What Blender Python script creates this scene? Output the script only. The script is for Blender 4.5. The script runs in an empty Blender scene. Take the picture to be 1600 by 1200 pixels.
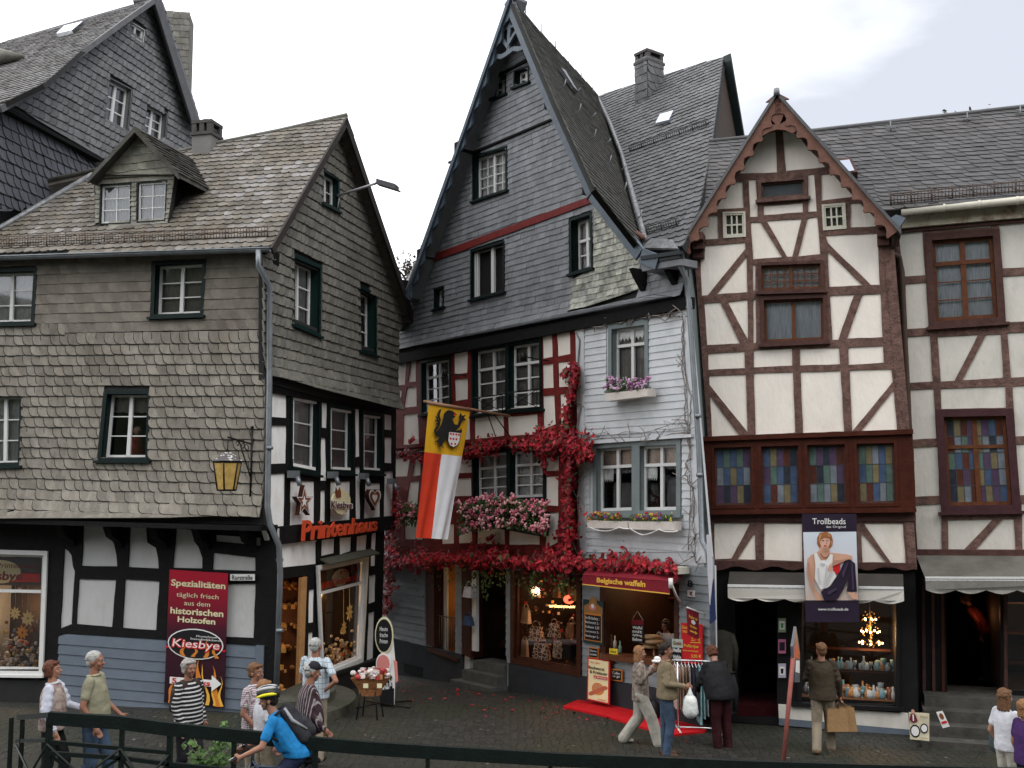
import bpy, bmesh, math, random
from mathutils import Vector, Matrix
from mathutils.geometry import tessellate_polygon
R = random.Random(7)
SC = bpy.context.scene
COL = SC.collection
# ------------------------------------------------------------------ camera
FPX = 1640.0; PIT = math.atan(162/1640); CAMH = 4.23
cd = bpy.data.cameras.new('camera'); cam = bpy.data.objects.new('camera', cd); COL.objects.link(cam)
cd.sensor_width = 36; cd.lens = 36*FPX/1600; cd.clip_end = 2000
cam.location = (0, 0, CAMH); cam.rotation_euler = (math.pi/2+PIT, 0, 0); SC.camera = cam
# ------------------------------------------------------------------ world and sun (bright overcast)
W = bpy.data.worlds.new("World"); SC.world = W; W.use_nodes = True
nt = W.node_tree; nt.nodes.clear()
out = nt.nodes.new('ShaderNodeOutputWorld')
sky = nt.nodes.new('ShaderNodeTexSky'); sky.sky_type = 'NISHITA'; sky.sun_disc = False
sky.sun_elevation = math.radians(52); sky.sun_rotation = math.radians(136)
bg1 = nt.nodes.new('ShaderNodeBackground'); bg1.inputs[1].default_value = 0.10
nt.links.new(sky.outputs[0], bg1.inputs[0])
tc = nt.nodes.new('ShaderNodeTexCoord'); mp = nt.nodes.new('ShaderNodeMapping'); mp.inputs['Scale'].default_value = (1, 1, 2.4)
mp.inputs['Location'].default_value = (0.35, 0, 0.1)
ns = nt.nodes.new('ShaderNodeTexNoise'); ns.inputs['Scale'].default_value = 1.6; ns.inputs['Detail'].default_value = 7; ns.inputs['Roughness'].default_value = .5
cr = nt.nodes.new('ShaderNodeValToRGB'); cr.color_ramp.elements[0].position = .40; cr.color_ramp.elements[0].color = (.262, .272, .298, 1)
cr.color_ramp.elements[1].position = .78; cr.color_ramp.elements[1].color = (1.0, 1.0, 1.0, 1)
bg2 = nt.nodes.new('ShaderNodeBackground'); bg2.inputs[1].default_value = 1.2
nt.links.new(tc.outputs['Generated'], mp.inputs[0]); nt.links.new(mp.outputs[0], ns.inputs[0]); sx_ = nt.nodes.new('ShaderNodeSeparateXYZ'); nt.links.new(tc.outputs['Generated'], sx_.inputs[0])
ma = nt.nodes.new('ShaderNodeMath'); ma.operation = 'MULTIPLY_ADD'; ma.inputs[1].default_value = -.42; nt.links.new(sx_.outputs[0], ma.inputs[0]); nt.links.new(ns.outputs[0], ma.inputs[2]); nt.links.new(ma.outputs[0], cr.inputs[0]); nt.links.new(cr.outputs[0], bg2.inputs[0])
mx = nt.nodes.new('ShaderNodeMixShader'); mx.inputs[0].default_value = .92
nt.links.new(bg1.outputs[0], mx.inputs[1]); nt.links.new(bg2.outputs[0], mx.inputs[2]); nt.links.new(mx.outputs[0], out.inputs[0])
sl = bpy.data.lights.new('sun', 'SUN'); sl.energy = 0.85; sl.angle = math.radians(50); sl.color = (1, .97, .92)
so = bpy.data.objects.new('sun', sl); COL.objects.link(so); so.rotation_euler = (math.radians(38), 0, math.radians(44)); so.location = (0, 0, 40)
SC.view_settings.view_transform = 'Standard'; SC.view_settings.look = 'None'; SC.view_settings.exposure = 1.32; SC.view_settings.gamma = 1
SC.cycles.max_bounces = 6; SC.cycles.transparent_max_bounces = 12
# ------------------------------------------------------------------ helpers
def ray(px, py):
    x = (px-800)/FPX; y = (600-py)/FPX
    return Vector((x, math.cos(PIT)-y*math.sin(PIT), math.sin(PIT)+y*math.cos(PIT)))
C0 = Vector((0, 0, CAMH)); UP = Vector((0, 0, 1))
class Pl:
    """a plane; P(px,py,off) = the point on it (moved off metres towards the street) on that sight line"""
    def __init__(s, p, n):
        s.p = Vector(p); s.n = Vector(n).normalized()
        if (C0-s.p).dot(s.n) < 0: s.n = -s.n
        s.u = UP.cross(s.n).normalized(); s.v = s.n.cross(s.u).normalized()
    def P(s, px, py, off=0.0):
        r = ray(px, py); return C0+r*(((s.p+s.n*off)-C0).dot(s.n)/r.dot(s.n))
    def uv(s, q): d = q-s.p; return (d.dot(s.u), d.dot(s.v))
    def at(s, u, v, h=0): return s.p+s.u*u+s.v*v+s.n*h
    def sh(s, off): return Pl(s.p+s.n*off, s.n)
def Vp(p, d): return Pl((p[0], p[1], 0), (d[1], -d[0], 0))
def P3(a, b, c): return Pl(a, (Vector(b)-Vector(a)).cross(Vector(c)-Vector(a)))
class MB:
    def __init__(s): s.v = []; s.f = []; s.mi = []; s.m = 0; s.sm = []; s.smooth = False
    def add(s, vs, fs):
        b = len(s.v); s.v += [tuple(x) for x in vs]
        for f in fs: s.f.append(tuple(b+i for i in f)); s.mi.append(s.m); s.sm.append(s.smooth)
        return s
def prism(mb, pts, d):
    n = len(pts); d = Vector(d); b = [Vector(p)+d for p in pts]
    mb.add(list(pts)+b, [tuple(range(n)), tuple(range(2*n-1, n-1, -1))]+[(i, n+i, n+(i+1) % n, (i+1) % n) for i in range(n)])
def plate(mb, pl, pp, off=0, th=.02): prism(mb, [pl.P(x, y, off) for x, y in pp], pl.n*-th)
def box(mb, c, s, rz=0, rot=None):
    c = Vector(c); hx, hy, hz = s[0]/2, s[1]/2, s[2]/2
    m = rot if rot else Matrix.Rotation(rz, 3, 'Z')
    vs = [c+m@Vector((x*hx, y*hy, z*hz)) for x in (-1, 1) for y in (-1, 1) for z in (-1, 1)]
    mb.add(vs, [(0, 1, 3, 2), (4, 6, 7, 5), (0, 4, 5, 1), (2, 3, 7, 6), (0, 2, 6, 4), (1, 5, 7, 3)])
def frame_of(d):
    d = Vector(d).normalized(); a = Vector((0, 0, 1)) if abs(d.z) < .9 else Vector((1, 0, 0))
    x = d.cross(a).normalized(); return x, d.cross(x).normalized()
def tube(mb, pts, r, n=8, cap=True):
    pts = [Vector(p) for p in pts]; rs = r if isinstance(r, (list, tuple)) else [r]*len(pts)
    vs = []; sm = mb.smooth; x = None
    for i, p in enumerate(pts):
        d = (pts[min(i+1, len(pts)-1)]-pts[max(i-1, 0)])
        if d.length < 1e-7: d = Vector((0, 0, 1))
        d.normalize()
        if x is None: x, y = frame_of(d)
        else:
            x = (x-d*x.dot(d)); x = x.normalized() if x.length > 1e-4 else frame_of(d)[0]; y = d.cross(x).normalized()
        for k in range(n):
            a = 2*math.pi*k/n; vs.append(p+(x*math.cos(a)+y*math.sin(a))*rs[i])
    fs = [(i*n+k, i*n+(k+1) % n, (i+1)*n+(k+1) % n, (i+1)*n+k) for i in range(len(pts)-1) for k in range(n)]
    if cap: fs += [tuple(range(n))[::-1], tuple((len(pts)-1)*n+k for k in range(n))]
    mb.smooth = True; mb.add(vs, fs); mb.smooth = sm
def ball(mb, c, r, n=8, m=6, rot=None):
    if not isinstance(r, (tuple, list)): r = (r, r, r)
    c = Vector(c); vs = [(0, 0, 1)]
    for i in range(1, m):
        t = math.pi*i/m
        for k in range(n):
            a = 2*math.pi*k/n; vs.append((math.sin(t)*math.cos(a), math.sin(t)*math.sin(a), math.cos(t)))
    vs.append((0, 0, -1)); out = []
    for v in vs:
        w = Vector((v[0]*r[0], v[1]*r[1], v[2]*r[2]))
        if rot: w = rot@w
        out.append(c+w)
    fs = [(0, 1+k, 1+(k+1) % n) for k in range(n)]
    for i in range(m-2):
        for k in range(n): fs.append((1+i*n+k, 1+(i+1)*n+k, 1+(i+1)*n+(k+1) % n, 1+i*n+(k+1) % n))
    L = len(vs)-1; b = 1+(m-2)*n; fs += [(b+k, L, b+(k+1) % n) for k in range(n)]
    sm = mb.smooth; mb.smooth = True; mb.add(out, fs); mb.smooth = sm
def wob(pp, amp=.6, step=22):
    o = []
    for i, a in enumerate(pp):
        b = pp[(i+1) % len(pp)]; L = math.hypot(b[0]-a[0], b[1]-a[1]); k = max(1, int(L/step)); nx, ny = (-(b[1]-a[1])/(L+1e-9), (b[0]-a[0])/(L+1e-9))
        for j in range(k):
            t = j/k; w = R.uniform(-amp, amp) if j else R.uniform(-amp, amp)*.5
            o.append((a[0]+(b[0]-a[0])*t+nx*w, a[1]+(b[1]-a[1])*t+ny*w))
    return o
def holed(mb, pl, outer, holes, off=0, th=.03):
    loops = [[pl.P(x, y, off) for x, y in lp] for lp in [outer]+holes]
    two = [[Vector((*pl.uv(q), 0)) for q in lp] for lp in loops]
    tris = tessellate_polygon(two); flat = [q for lp in loops for q in lp]; d = pl.n*-th
    mb.add(flat, [tuple(t) for t in tris])
    for lp in loops:
        n = len(lp); mb.add(list(lp)+[q+d for q in lp], [(i, n+i, n+(i+1) % n, (i+1) % n) for i in range(n)])
def beam(mb, pl, a, b, w, off=.025, th=.05, jit=.35, w2=None):
    A = pl.P(*a, off); B = pl.P(*b, off); d = (B-A); L = d.length; d.normalize(); s = pl.n.cross(d).normalized()
    wa = w*(A-C0).length/FPX/2; wb = (w2 or w)*(B-C0).length/FPX/2; k = max(1, int(L/.45)); l = []; r = []
    for i in range(k+1):
        t = i/k; ww = wa+(wb-wa)*t; c = A+d*L*t; e = ww*jit*.2
        l.append(c+s*(ww+R.uniform(-e, e))); r.append(c-s*(ww+R.uniform(-e, e)))
    prism(mb, l+r[::-1], pl.n*-th)
def rows(pl, poly, holes, h, tilt=0.0, v0=None):
    """course rows across a polygon (pixel corners) -> (map function, list of (v, intervals at bottom, intervals at top))"""
    ct, st = math.cos(tilt), math.sin(tilt); u_ = pl.u*ct+pl.v*st; v_ = pl.v*ct-pl.u*st
    def to(q): d = q-pl.p; return (d.dot(u_), d.dot(v_))
    lps = [[to(pl.P(x, y)) for x, y in lp] for lp in [poly]+holes]
    vs = [q[1] for q in lps[0]]; lo, hi = min(vs), max(vs)
    def iv(v):
        xs = []
        for lp in lps:
            for i in range(len(lp)):
                a, b = lp[i], lp[(i+1) % len(lp)]
                if (a[1] <= v) != (b[1] <= v): xs.append(a[0]+(b[0]-a[0])*(v-a[1])/(b[1]-a[1]))
        xs.sort(); return [(xs[i], xs[i+1]) for i in range(0, len(xs)-1, 2)]
    res = []; v = lo if v0 is None else v0
    while v < hi:
        m = iv(v+h*.5); b = iv(v+h*.02); t = iv(v+h*.98)
        if not (len(m) == len(b) == len(t)): b = t = m
        if m: res.append((v, b, t))
        v += h
    return (lambda a, b, hh: pl.p+u_*a+v_*b+pl.n*hh), res
def slates(mb, pl, poly, holes, h, w, style='scale', tilt=0.0, lift=.02, dirn=1, flare=None, jit=.007, ledge=()):
    f, rs = rows(pl, poly, holes, h, tilt)
    for ri, (v, ib, it) in enumerate(rs):
        fl = flare(ri, len(rs)) if flare else 0
        fl2 = flare(ri+1, len(rs)) if flare else 0
        st = style; ww = w
        if ri in ledge: st = 'rect'
        for (a0, a1), (b0, b1) in zip(ib, it):
            u = a0-R.random()*ww; uend = max(a1, b1)
            u = min(a0, b0)-R.random()*ww
            while u < uend:
                cw = ww*R.uniform(.88, 1.12); dz = R.uniform(-jit, jit); x = R.uniform(0, .5)*lift
                if st == 'scale': pts = [(0, 1.12, .2, 1.3), (.02, .72, .45, 1.3), (.11, .40, .7, 1.2), (.28, .15, .88, 1.0), (.5, .03, .97, .85), (.75, 0, 1, .6), (1.55, 0, 1, 0), (1.55, 1.12, .2, 0)]
                elif st == 'arch': pts = [(0, 1.12, .2, .2), (0, .35, .7, .3), (.15, .1, .95, .3), (.38, 0, 1, .2), (.62, 0, 1, .2), (.85, .1, .95, .1), (1, .35, .7, 0), (1, 1.12, .2, 0)]
                else: pts = [(0, 1.08, .25, .25), (0, 0, 1, .25), (.975, 0, 1, 0), (.975, 1.08, .25, 0)]
                if dirn < 0 and st == 'scale': pts = [(1.55-p[0], p[1], p[2], p[3]) for p in pts][::-1]
                vs = []; mn = 1e9; mxx = -1e9
                for (pu, pv, ph, pe) in pts:
                    t = max(0, min(1, pv)); lo = a0+(b0-a0)*t; hi = a1+(b1-a1)*t
                    uu = max(lo, min(hi, u+pu*cw)); mn = min(mn, uu); mxx = max(mxx, uu)
                    vs.append((uu, v+pv*h+dz, (ph+pe*.5)*lift+x*ph+fl+(fl2-fl)*min(1, pv)))
                if mxx-mn > .02:
                    n = len(vs); top = [f(*q) for q in vs]; bot = [f(q[0], q[1], q[2]-lift*1.1) for q in vs]
                    mb.add(top+bot[:], [tuple(range(n))]+[(i, i+1, n+i+1, n+i) for i in range(0, n-1)])
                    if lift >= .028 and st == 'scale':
                        k = .016*(-1 if dirn < 0 else 1); mb.m = 1; mb.add([f(max(min(a0, b0), q[0]-k), q[1]-.011, q[2]-.004) for q in vs], [tuple(range(n))]); mb.m = 0  # dark offset copy beneath each slate paints a shadow line along its edge
                u += cw
def siding(mb, pl, poly, holes, h, off=0, lift=.022, tilt=0.0):
    f, rs = rows(pl, poly, holes, h, tilt)
    for v, ib, it in rs:
        for (a0, a1), (b0, b1) in zip(ib, it):
            dz = R.uniform(-.003, .003)
            vs = [f(a0, v+dz, off+lift), f(a1, v+dz, off+lift), f(b1, v+h, off+.004), f(b0, v+h, off+.004), f(a0, v+dz, off-.02), f(a1, v+dz, off-.02)]
            mb.add(vs, [(0, 1, 2, 3), (4, 5, 1, 0)])
# ------------------------------------------------------------------ objects
BASE = {}
def setp(o, label=None, cat=None, group=None, kind=None):
    if label: o['label'] = label
    if cat: o['category'] = cat
    if group: o['group'] = group
    if kind: o['kind'] = kind
def thing(name, label, cat, loc, group=None):
    o = bpy.data.objects.new(name, None); COL.objects.link(o); o.location = loc; o.empty_display_size = .2
    BASE[o] = Vector(loc); setp(o, label, cat, group); return o
EDGE = []  # holds the material of the shadow lines painted under the slates
def obj(name, mb, mats, parent=None, base=None, label=None, recalc=False, local=False):
    me = bpy.data.meshes.new(name)
    b = Vector((0, 0, 0)) if local else (BASE.get(parent, Vector((0, 0, 0))) if parent else Vector(base or (0, 0, 0)))
    me.from_pydata([(v[0]-b.x, v[1]-b.y, v[2]-b.z) for v in mb.v], [], mb.f)
    if not isinstance(mats, (list, tuple)): mats = [mats]+(EDGE if any(mb.mi) else [])
    for m in mats: me.materials.append(m)
    me.polygons.foreach_set('material_index', mb.mi); me.polygons.foreach_set('use_smooth', mb.sm)
    if recalc:
        bm = bmesh.new(); bm.from_mesh(me); bmesh.ops.recalc_face_normals(bm, faces=bm.faces); bm.to_mesh(me); bm.free()
    me.update()
    o = bpy.data.objects.new(name, me); COL.objects.link(o)
    if parent: o.parent = parent; BASE[o] = b
    else: o.location = b; BASE[o] = b
    if label: o['label'] = label
    return o
def solo(name, mb, mats, label, cat, base, group=None, kind=None, recalc=True):
    o = obj(name, mb, mats, None, base, recalc=recalc); setp(o, label, cat, group, kind); return o
def copy_tree(o, parent=None):
    c = o.copy(); COL.objects.link(c); BASE[c] = BASE.get(o, Vector())
    if parent: c.parent = parent
    for ch in list(o.children): copy_tree(ch, c)
    return c
# ------------------------------------------------------------------ materials
def M(name, col, rough=.75, var=.18, scale=5, bump=.15, bscale=45, metal=0, island=0, isl_col=None, stain=None, stain_s=.8, spec=.2, stretch=(1, 1, 1), coat=0, trans=0):
    m = bpy.data.materials.new(name); m.use_nodes = True; n = m.node_tree; b = n.nodes['Principled BSDF']
    b.inputs['Roughness'].default_value = rough; b.inputs['Metallic'].default_value = metal; b.inputs['Specular IOR Level'].default_value = spec
    t = n.nodes.new('ShaderNodeTexCoord'); mp = n.nodes.new('ShaderNodeMapping'); mp.inputs['Scale'].default_value = stretch
    n.links.new(t.outputs['Object'], mp.inputs[0])
    no = n.nodes.new('ShaderNodeTexNoise'); no.inputs['Scale'].default_value = scale; no.inputs['Detail'].default_value = 6; no.inputs['Roughness'].default_value = .65
    n.links.new(mp.outputs[0], no.inputs[0])
    mr = n.nodes.new('ShaderNodeMapRange'); mr.inputs[1].default_value = .3; mr.inputs[2].default_value = .7; mr.inputs[3].default_value = 1-var; mr.inputs[4].default_value = 1+var
    n.links.new(no.outputs[0], mr.inputs[0]); val = mr.outputs[0]
    base = n.nodes.new('ShaderNodeRGB'); base.outputs[0].default_value = (*col, 1); c = base.outputs[0]
    if island or isl_col:
        g = n.nodes.new('ShaderNodeNewGeometry')
        if isl_col:
            rp = n.nodes.new('ShaderNodeValToRGB'); rp.color_ramp.interpolation = 'CONSTANT' if len(isl_col) > 4 else 'LINEAR'
            es = rp.color_ramp.elements
            while len(es) < len(isl_col): es.new(.5)
            for i, cc in enumerate(isl_col): es[i].position = i/(len(isl_col)-(0 if len(isl_col) > 4 else 1)); es[i].color = (*cc, 1)
            n.links.new(g.outputs['Random Per Island'], rp.inputs[0]); c = rp.outputs[0]
        if island:
            wn = n.nodes.new('ShaderNodeTexWhiteNoise'); wn.noise_dimensions = '1D'; n.links.new(g.outputs['Random Per Island'], wn.inputs['W'])
            m2 = n.nodes.new('ShaderNodeMapRange'); m2.inputs[3].default_value = 1-island; m2.inputs[4].default_value = 1+island; n.links.new(wn.outputs[0], m2.inputs[0])
            mu = n.nodes.new('ShaderNodeMath'); mu.operation = 'MULTIPLY'; n.links.new(val, mu.inputs[0]); n.links.new(m2.outputs[0], mu.inputs[1]); val = mu.outputs[0]
    if stain:
        s = n.nodes.new('ShaderNodeTexNoise'); s.inputs['Scale'].default_value = stain_s; s.inputs['Detail'].default_value = 8; s.inputs['Roughness'].default_value = .7; n.links.new(mp.outputs[0], s.inputs[0])
        sr = n.nodes.new('ShaderNodeMapRange'); sr.inputs[1].default_value = .48; sr.inputs[2].default_value = .68; n.links.new(s.outputs[0], sr.inputs[0])
        mm = n.nodes.new('ShaderNodeMix'); mm.data_type = 'RGBA'; n.links.new(sr.outputs[0], mm.inputs[0]); n.links.new(c, mm.inputs[6]); mm.inputs[7].default_value = (*stain, 1); c = mm.outputs[2]
    vm = n.nodes.new('ShaderNodeVectorMath'); vm.operation = 'SCALE'; n.links.new(c, vm.inputs[0]); n.links.new(val, vm.inputs['Scale']); n.links.new(vm.outputs[0], b.inputs['Base Color'])
    if bump:
        bn = n.nodes.new('ShaderNodeTexNoise'); bn.inputs['Scale'].default_value = bscale; bn.inputs['Detail'].default_value = 4; n.links.new(mp.outputs[0], bn.inputs[0])
        bu = n.nodes.new('ShaderNodeBump'); bu.inputs['Strength'].default_value = bump; bu.inputs['Distance'].default_value = .02; n.links.new(bn.outputs[0], bu.inputs['Height']); n.links.new(bu.outputs[0], b.inputs['Normal'])
    if coat: b.inputs['Coat Weight'].default_value = coat
    return m
def EM(name, col, s):
    m = bpy.data.materials.new(name); m.use_nodes = True; b = m.node_tree.nodes['Principled BSDF']; b.inputs['Base Color'].default_value = (*col, 1)
    b.inputs['Emission Color'].default_value = (*col, 1); b.inputs['Emission Strength'].default_value = s; return m
def glassmat(name, tint=(1, 1, 1), refl=.18):
    m = bpy.data.materials.new(name); m.use_nodes = True; n = m.node_tree; n.nodes.clear(); o = n.nodes.new('ShaderNodeOutputMaterial')
    g = n.nodes.new('ShaderNodeBsdfGlossy'); g.inputs['Roughness'].default_value = .03; g.inputs[0].default_value = (.9, .93, 1, 1)
    t = n.nodes.new('ShaderNodeBsdfTransparent'); t.inputs[0].default_value = (*tint, 1); f = n.nodes.new('ShaderNodeFresnel'); f.inputs[0].default_value = 1.5
    a = n.nodes.new('ShaderNodeMath'); a.operation = 'MULTIPLY_ADD'; a.inputs[1].default_value = 1.3; a.inputs[2].default_value = refl*.2
    n.links.new(f.outputs[0], a.inputs[0]); x = n.nodes.new('ShaderNodeMixShader'); n.links.new(a.outputs[0], x.inputs[0]); n.links.new(t.outputs[0], x.inputs[1]); n.links.new(g.outputs[0], x.inputs[2])
    n.links.new(x.outputs[0], o.inputs[0])
    return m
SLATE_BROWN = M('weathered slate', (.225, .205, .175), .7, .25, 7, .5, 60, island=.2, stain=(.165, .145, .118), stain_s=1.0, stretch=(1, 1, .4))
SLATE_ROOF = M('mossy roof slate', (.15, .135, .115), .75, .3, 6, .5, 50, isl_col=[(.20, .178, .155), (.145, .13, .112), (.18, .165, .145), (.24, .23, .225)], island=.25, stain=(.125, .108, .082), stain_s=.5)
SLATE_GREY = M('gable slate', (.17, .163, .143), .65, .25, 7, .4, 60, island=.18, stain=(.11, .105, .085), stain_s=.8)
SLATE_DARK = M('dark slate', (.205, .212, .228), .55, .2, 5, .25, 60, island=.14, stain=(.16, .165, .178), stain_s=1.1, stretch=(1, 1, .4))
SLATE_PALE = M('lime washed slate', (.38, .38, .33), .7, .45, 9, .4, 60, island=.35, stain=(.15, .155, .16), stain_s=2.2)
SLATE_BLUE = M('blue roof slate', (.12, .12, .126), .55, .2, 5, .3, 60, island=.22, stain=(.13, .13, .13), stain_s=.5)
SLATE_MOSS = M('mossy brown slate', (.078, .076, .07), .8, .4, 5, .6, 40, island=.3, stain=(.052, .049, .038), stain_s=.9)
EDGE.append(M('painted slate shadow line', (.028, .025, .022), .8, .2, 5, 0))  # dark colour for the shadow lines painted under the slates
BACK_DARK = M('dark backing', (.03, .03, .03), .9, .1, 5, 0)
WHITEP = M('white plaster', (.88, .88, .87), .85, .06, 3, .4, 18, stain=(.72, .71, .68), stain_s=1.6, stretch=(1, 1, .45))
CREAM = M('cream plaster', (.86, .80, .73), .85, .05, 3, .4, 18, stain=(.79, .725, .64), stain_s=1.2, stretch=(1, 1, .45))
GREYCREAM = M('greyish cream plaster', (.66, .63, .575), .85, .05, 3, .4, 18, stain=(.53, .505, .45), stain_s=1.2, stretch=(1, 1, .45))
BLACKT = M('black tarred timber', (.006, .0056, .006), .8, .4, 6, .5, 25, stretch=(1, 1, 1))
REDT = M('oxblood timber', (.15, .018, .016), .6, .3, 6, .4, 30)
BROWNT = M('brown timber', (.145, .083, .069), .75, .45, 9, .8, 25, stain=(.09, .05, .04), stain_s=1.5)
DBROWNT = M('dark brown timber', (.075, .035, .03), .7, .3, 7, .5, 25)
BARGE = M('red brown barge board', (.17, .085, .063), .7, .25, 6, .4, 25)
REDBROWN = M('varnished red brown wood', (.058, .015, .009), .4, .3, 5, .3, 25)
PURPLEB = M('purple brown casing', (.055, .022, .026), .5, .2, 5, .3, 25)
ORANGEW = M('orange brown wood', (.12, .042, .018), .5, .3, 8, .3, 25)
GREENC = M('dark green paint', (.0028, .0115, .0115), .55, .2, 4, .2, 30)
GREENG = M('dark bottle green paint', (.004, .020, .018), .5, .2, 4, .2, 30)
BLUEG = M('blue grey paint', (.055, .075, .10), .55, .2, 4, .2, 30)
WHITEW = M('white window paint', (.66, .66, .65), .45, .05, 8, .1, 30)
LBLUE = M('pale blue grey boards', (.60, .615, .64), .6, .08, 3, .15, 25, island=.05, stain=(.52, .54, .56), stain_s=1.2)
MBLUE = M('slate blue boards', (.125, .15, .188), .6, .1, 3, .2, 25, island=.06)
GREYG = M('grey green paint', (.19, .22, .225), .5, .1, 4, .15, 30)
PLINTH = M('dark grey render', (.03, .033, .037), .8, .2, 3, .3, 30)
ZINC = M('zinc', (.22, .24, .26), .45, .2, 4, .1, 20, metal=.5)
LEAD = M('lead flashing', (.20, .205, .215), .45, .5, 9, .3, 20, metal=.3)
BRPIPE = M('brown pipe', (.07, .045, .035), .45, .2, 4, .1, 20)
IRON = M('black iron', (.012, .012, .012), .45, .2, 8, .1, 30, metal=.3)
CURT = M('lace curtain', (.42, .42, .41), .9, .28, 22, .4, 40, stretch=(4, 4, .35))
CURTC = M('pale curtain', (.66, .70, .76), .9, .4, 18, .4, 40, stretch=(5, 5, .2))
CURTD = M('dim net curtain', (.20, .185, .17), .9, .35, 18, .4, 40, stretch=(5, 5, .3))
ROOM = M('dark room', (.012, .011, .011), .9, .1, 3, 0)
GLASS = glassmat('window glass', (1, 1, 1), .1)
CREAMPAINT = M('cream gutter paint', (.62, .59, .50), .6, .1, 4, .1)
# ------------------------------------------------------------------ windows
def bil(q, u, v):
    a = q[0].lerp(q[1], u); b = q[3].lerp(q[2], u); return a.lerp(b, v)
def quadbar(mb, q, u0, v0, u1, v1, n, th):
    prism(mb, [bil(q, u0, v0), bil(q, u1, v0), bil(q, u1, v1), bil(q, u0, v1)], n*-th)
def inset(q, d, db=None):
    w = ((q[1]-q[0]).length+(q[2]-q[3]).length)/2; h = ((q[3]-q[0]).length+(q[2]-q[1]).length)/2; a = d/w; b = d/h; bb = (db if db is not None else d)/h
    return [bil(q, a, b), bil(q, 1-a, b), bil(q, 1-a, 1-bb), bil(q, a, 1-bb)]
def casing_hole(c, k=.12):
    cx = sum(p[0] for p in c)/4; cy = sum(p[1] for p in c)/4
    return [(p[0]+(cx-p[0])*k, p[1]+(cy-p[1])*k) for p in c]
def window(parent, pl, c, cw=.07, rec=.12, sashes=2, cols=1, rws=3, transom=None, fm=None, cm=None, curt=None, sill=True, fw=.05, bar=.022, proud=.035, room=True, glass=None, tiles=None, curt_v=(0, 1), sillmat=None, nm='window', label=None, deep=.7):
    """casing on the wall, reveal, frame with sashes and glazing bars, pane, curtain, dark room behind"""
    fm = fm or WHITEW; cm = cm or GREENC; n = pl.n
    Q = [pl.P(x, y, proud) for x, y in c]; I = inset(Q, cw)
    mb = MB()
    k = 4
    for i in range(4):
        j = (i+1) % 4
        prism(mb, [Q[i], Q[j], I[j], I[i]], n*-.05)
        a, b = I[i], I[j]; d = n*-(rec+proud)
        o = (Q[i]-I[i]+Q[j]-I[j])*.5*.35; mb.add([a, b, b+d, a+d, a+o+d, b+o+d], [(0, 1, 2, 3), (3, 2, 5, 4)])
    F = [p+n*-(rec+proud*.6) for p in I]
    w = ((F[1]-F[0]).length+(F[2]-F[3]).length)/2; h = ((F[3]-F[0]).length+(F[2]-F[1]).length)/2
    f = MB(); a = fw/w; b = fw/h
    quadbar(f, F, 0, 0, 1, b, n, .05); quadbar(f, F, 0, 1-b*1.2, 1, 1, n, .05); quadbar(f, F, 0, b, a, 1-b*1.2, n, .05); quadbar(f, F, 1-a, b, 1, 1-b*1.2, n, .05)
    F2 = [p+n*.006 for p in F]; F3 = [p+n*-.012 for p in F]
    sw = (1-2*a)/sashes
    for s in range(1, sashes):
        u = a+sw*s; quadbar(f, F2, u-a*.75, b*.6, u+a*.75, 1-b*.7, n, .05)
    br = bar/w; bh = bar/h
    if transom: F4 = [p+n*.014 for p in F]; quadbar(f, F4, a*.4, transom-b*.6, 1-a*.4, transom+b*.6, n, .05)
    for s in range(sashes):
        for cidx in range(1, cols):
            u = a+sw*s+sw*cidx/cols; quadbar(f, F3, u-br/2, b, u+br/2, 1-b, n, .02)
    if isinstance(rws, int): rws = [i/rws for i in range(1, rws)]
    F5 = [p+n*-.014 for p in F]
    for v in rws:
        v = b+(1-2*b)*v; quadbar(f, F5, a, v-bh/2, 1-a, v+bh/2, n, .02)
    W_ = obj(nm, f, fm, parent, label=label)
    obj('casing', mb, cm, W_)
    g = MB(); G = [p+n*-.03 for p in F]
    if tiles: tiles(g, G, a, b, W_)
    else:
        g.add([bil(G, a*.5, b*.5), bil(G, 1-a*.5, b*.5), bil(G, 1-a*.5, 1-b*.5), bil(G, a*.5, 1-b*.5)], [(0, 3, 2, 1)]); obj('pane', g, glass or GLASS, W_)
    if curt:
        cu = MB(); N = 28; K = [p+n*-.09 for p in F]; v0, v1 = curt_v; vs = []
        for i in range(N+1):
            u = .02+.96*i/N; o = n*(.012*math.sin(i*2.1+R.random())+R.uniform(-.004, .004))
            vs += [bil(K, u, v0)+o, bil(K, u, v1+(R.uniform(-.01, .01) if v1 < 1 else 0))+o]
        cu.smooth = True; cu.add(vs, [(2*i, 2*i+1, 2*i+3, 2*i+2) for i in range(N)]); obj('curtain', cu, curt, W_)
    if room:
        r = MB(); A = [p+n*-.05 for p in F]; B = [p+n*-deep for p in F]
        r.add(A+B, [(4, 5, 6, 7), (0, 1, 5, 4), (1, 2, 6, 5), (2, 3, 7, 6), (3, 0, 4, 7)]); obj('interior', r, ROOM, W_)
    if sill:
        s = MB(); e = .05; S0 = Q[3]+(Q[3]-Q[2]).normalized()*e; S1 = Q[2]+(Q[2]-Q[3]).normalized()*e; S0 = S0+UP*.02; S1 = S1+UP*.02
        prism(s, [S0+n*.06, S1+n*.06, S1+n*.06-UP*.05, S0+n*.06-UP*.05], n*-.12); obj('sill', s, sillmat or cm, W_)
    return W_
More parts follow.
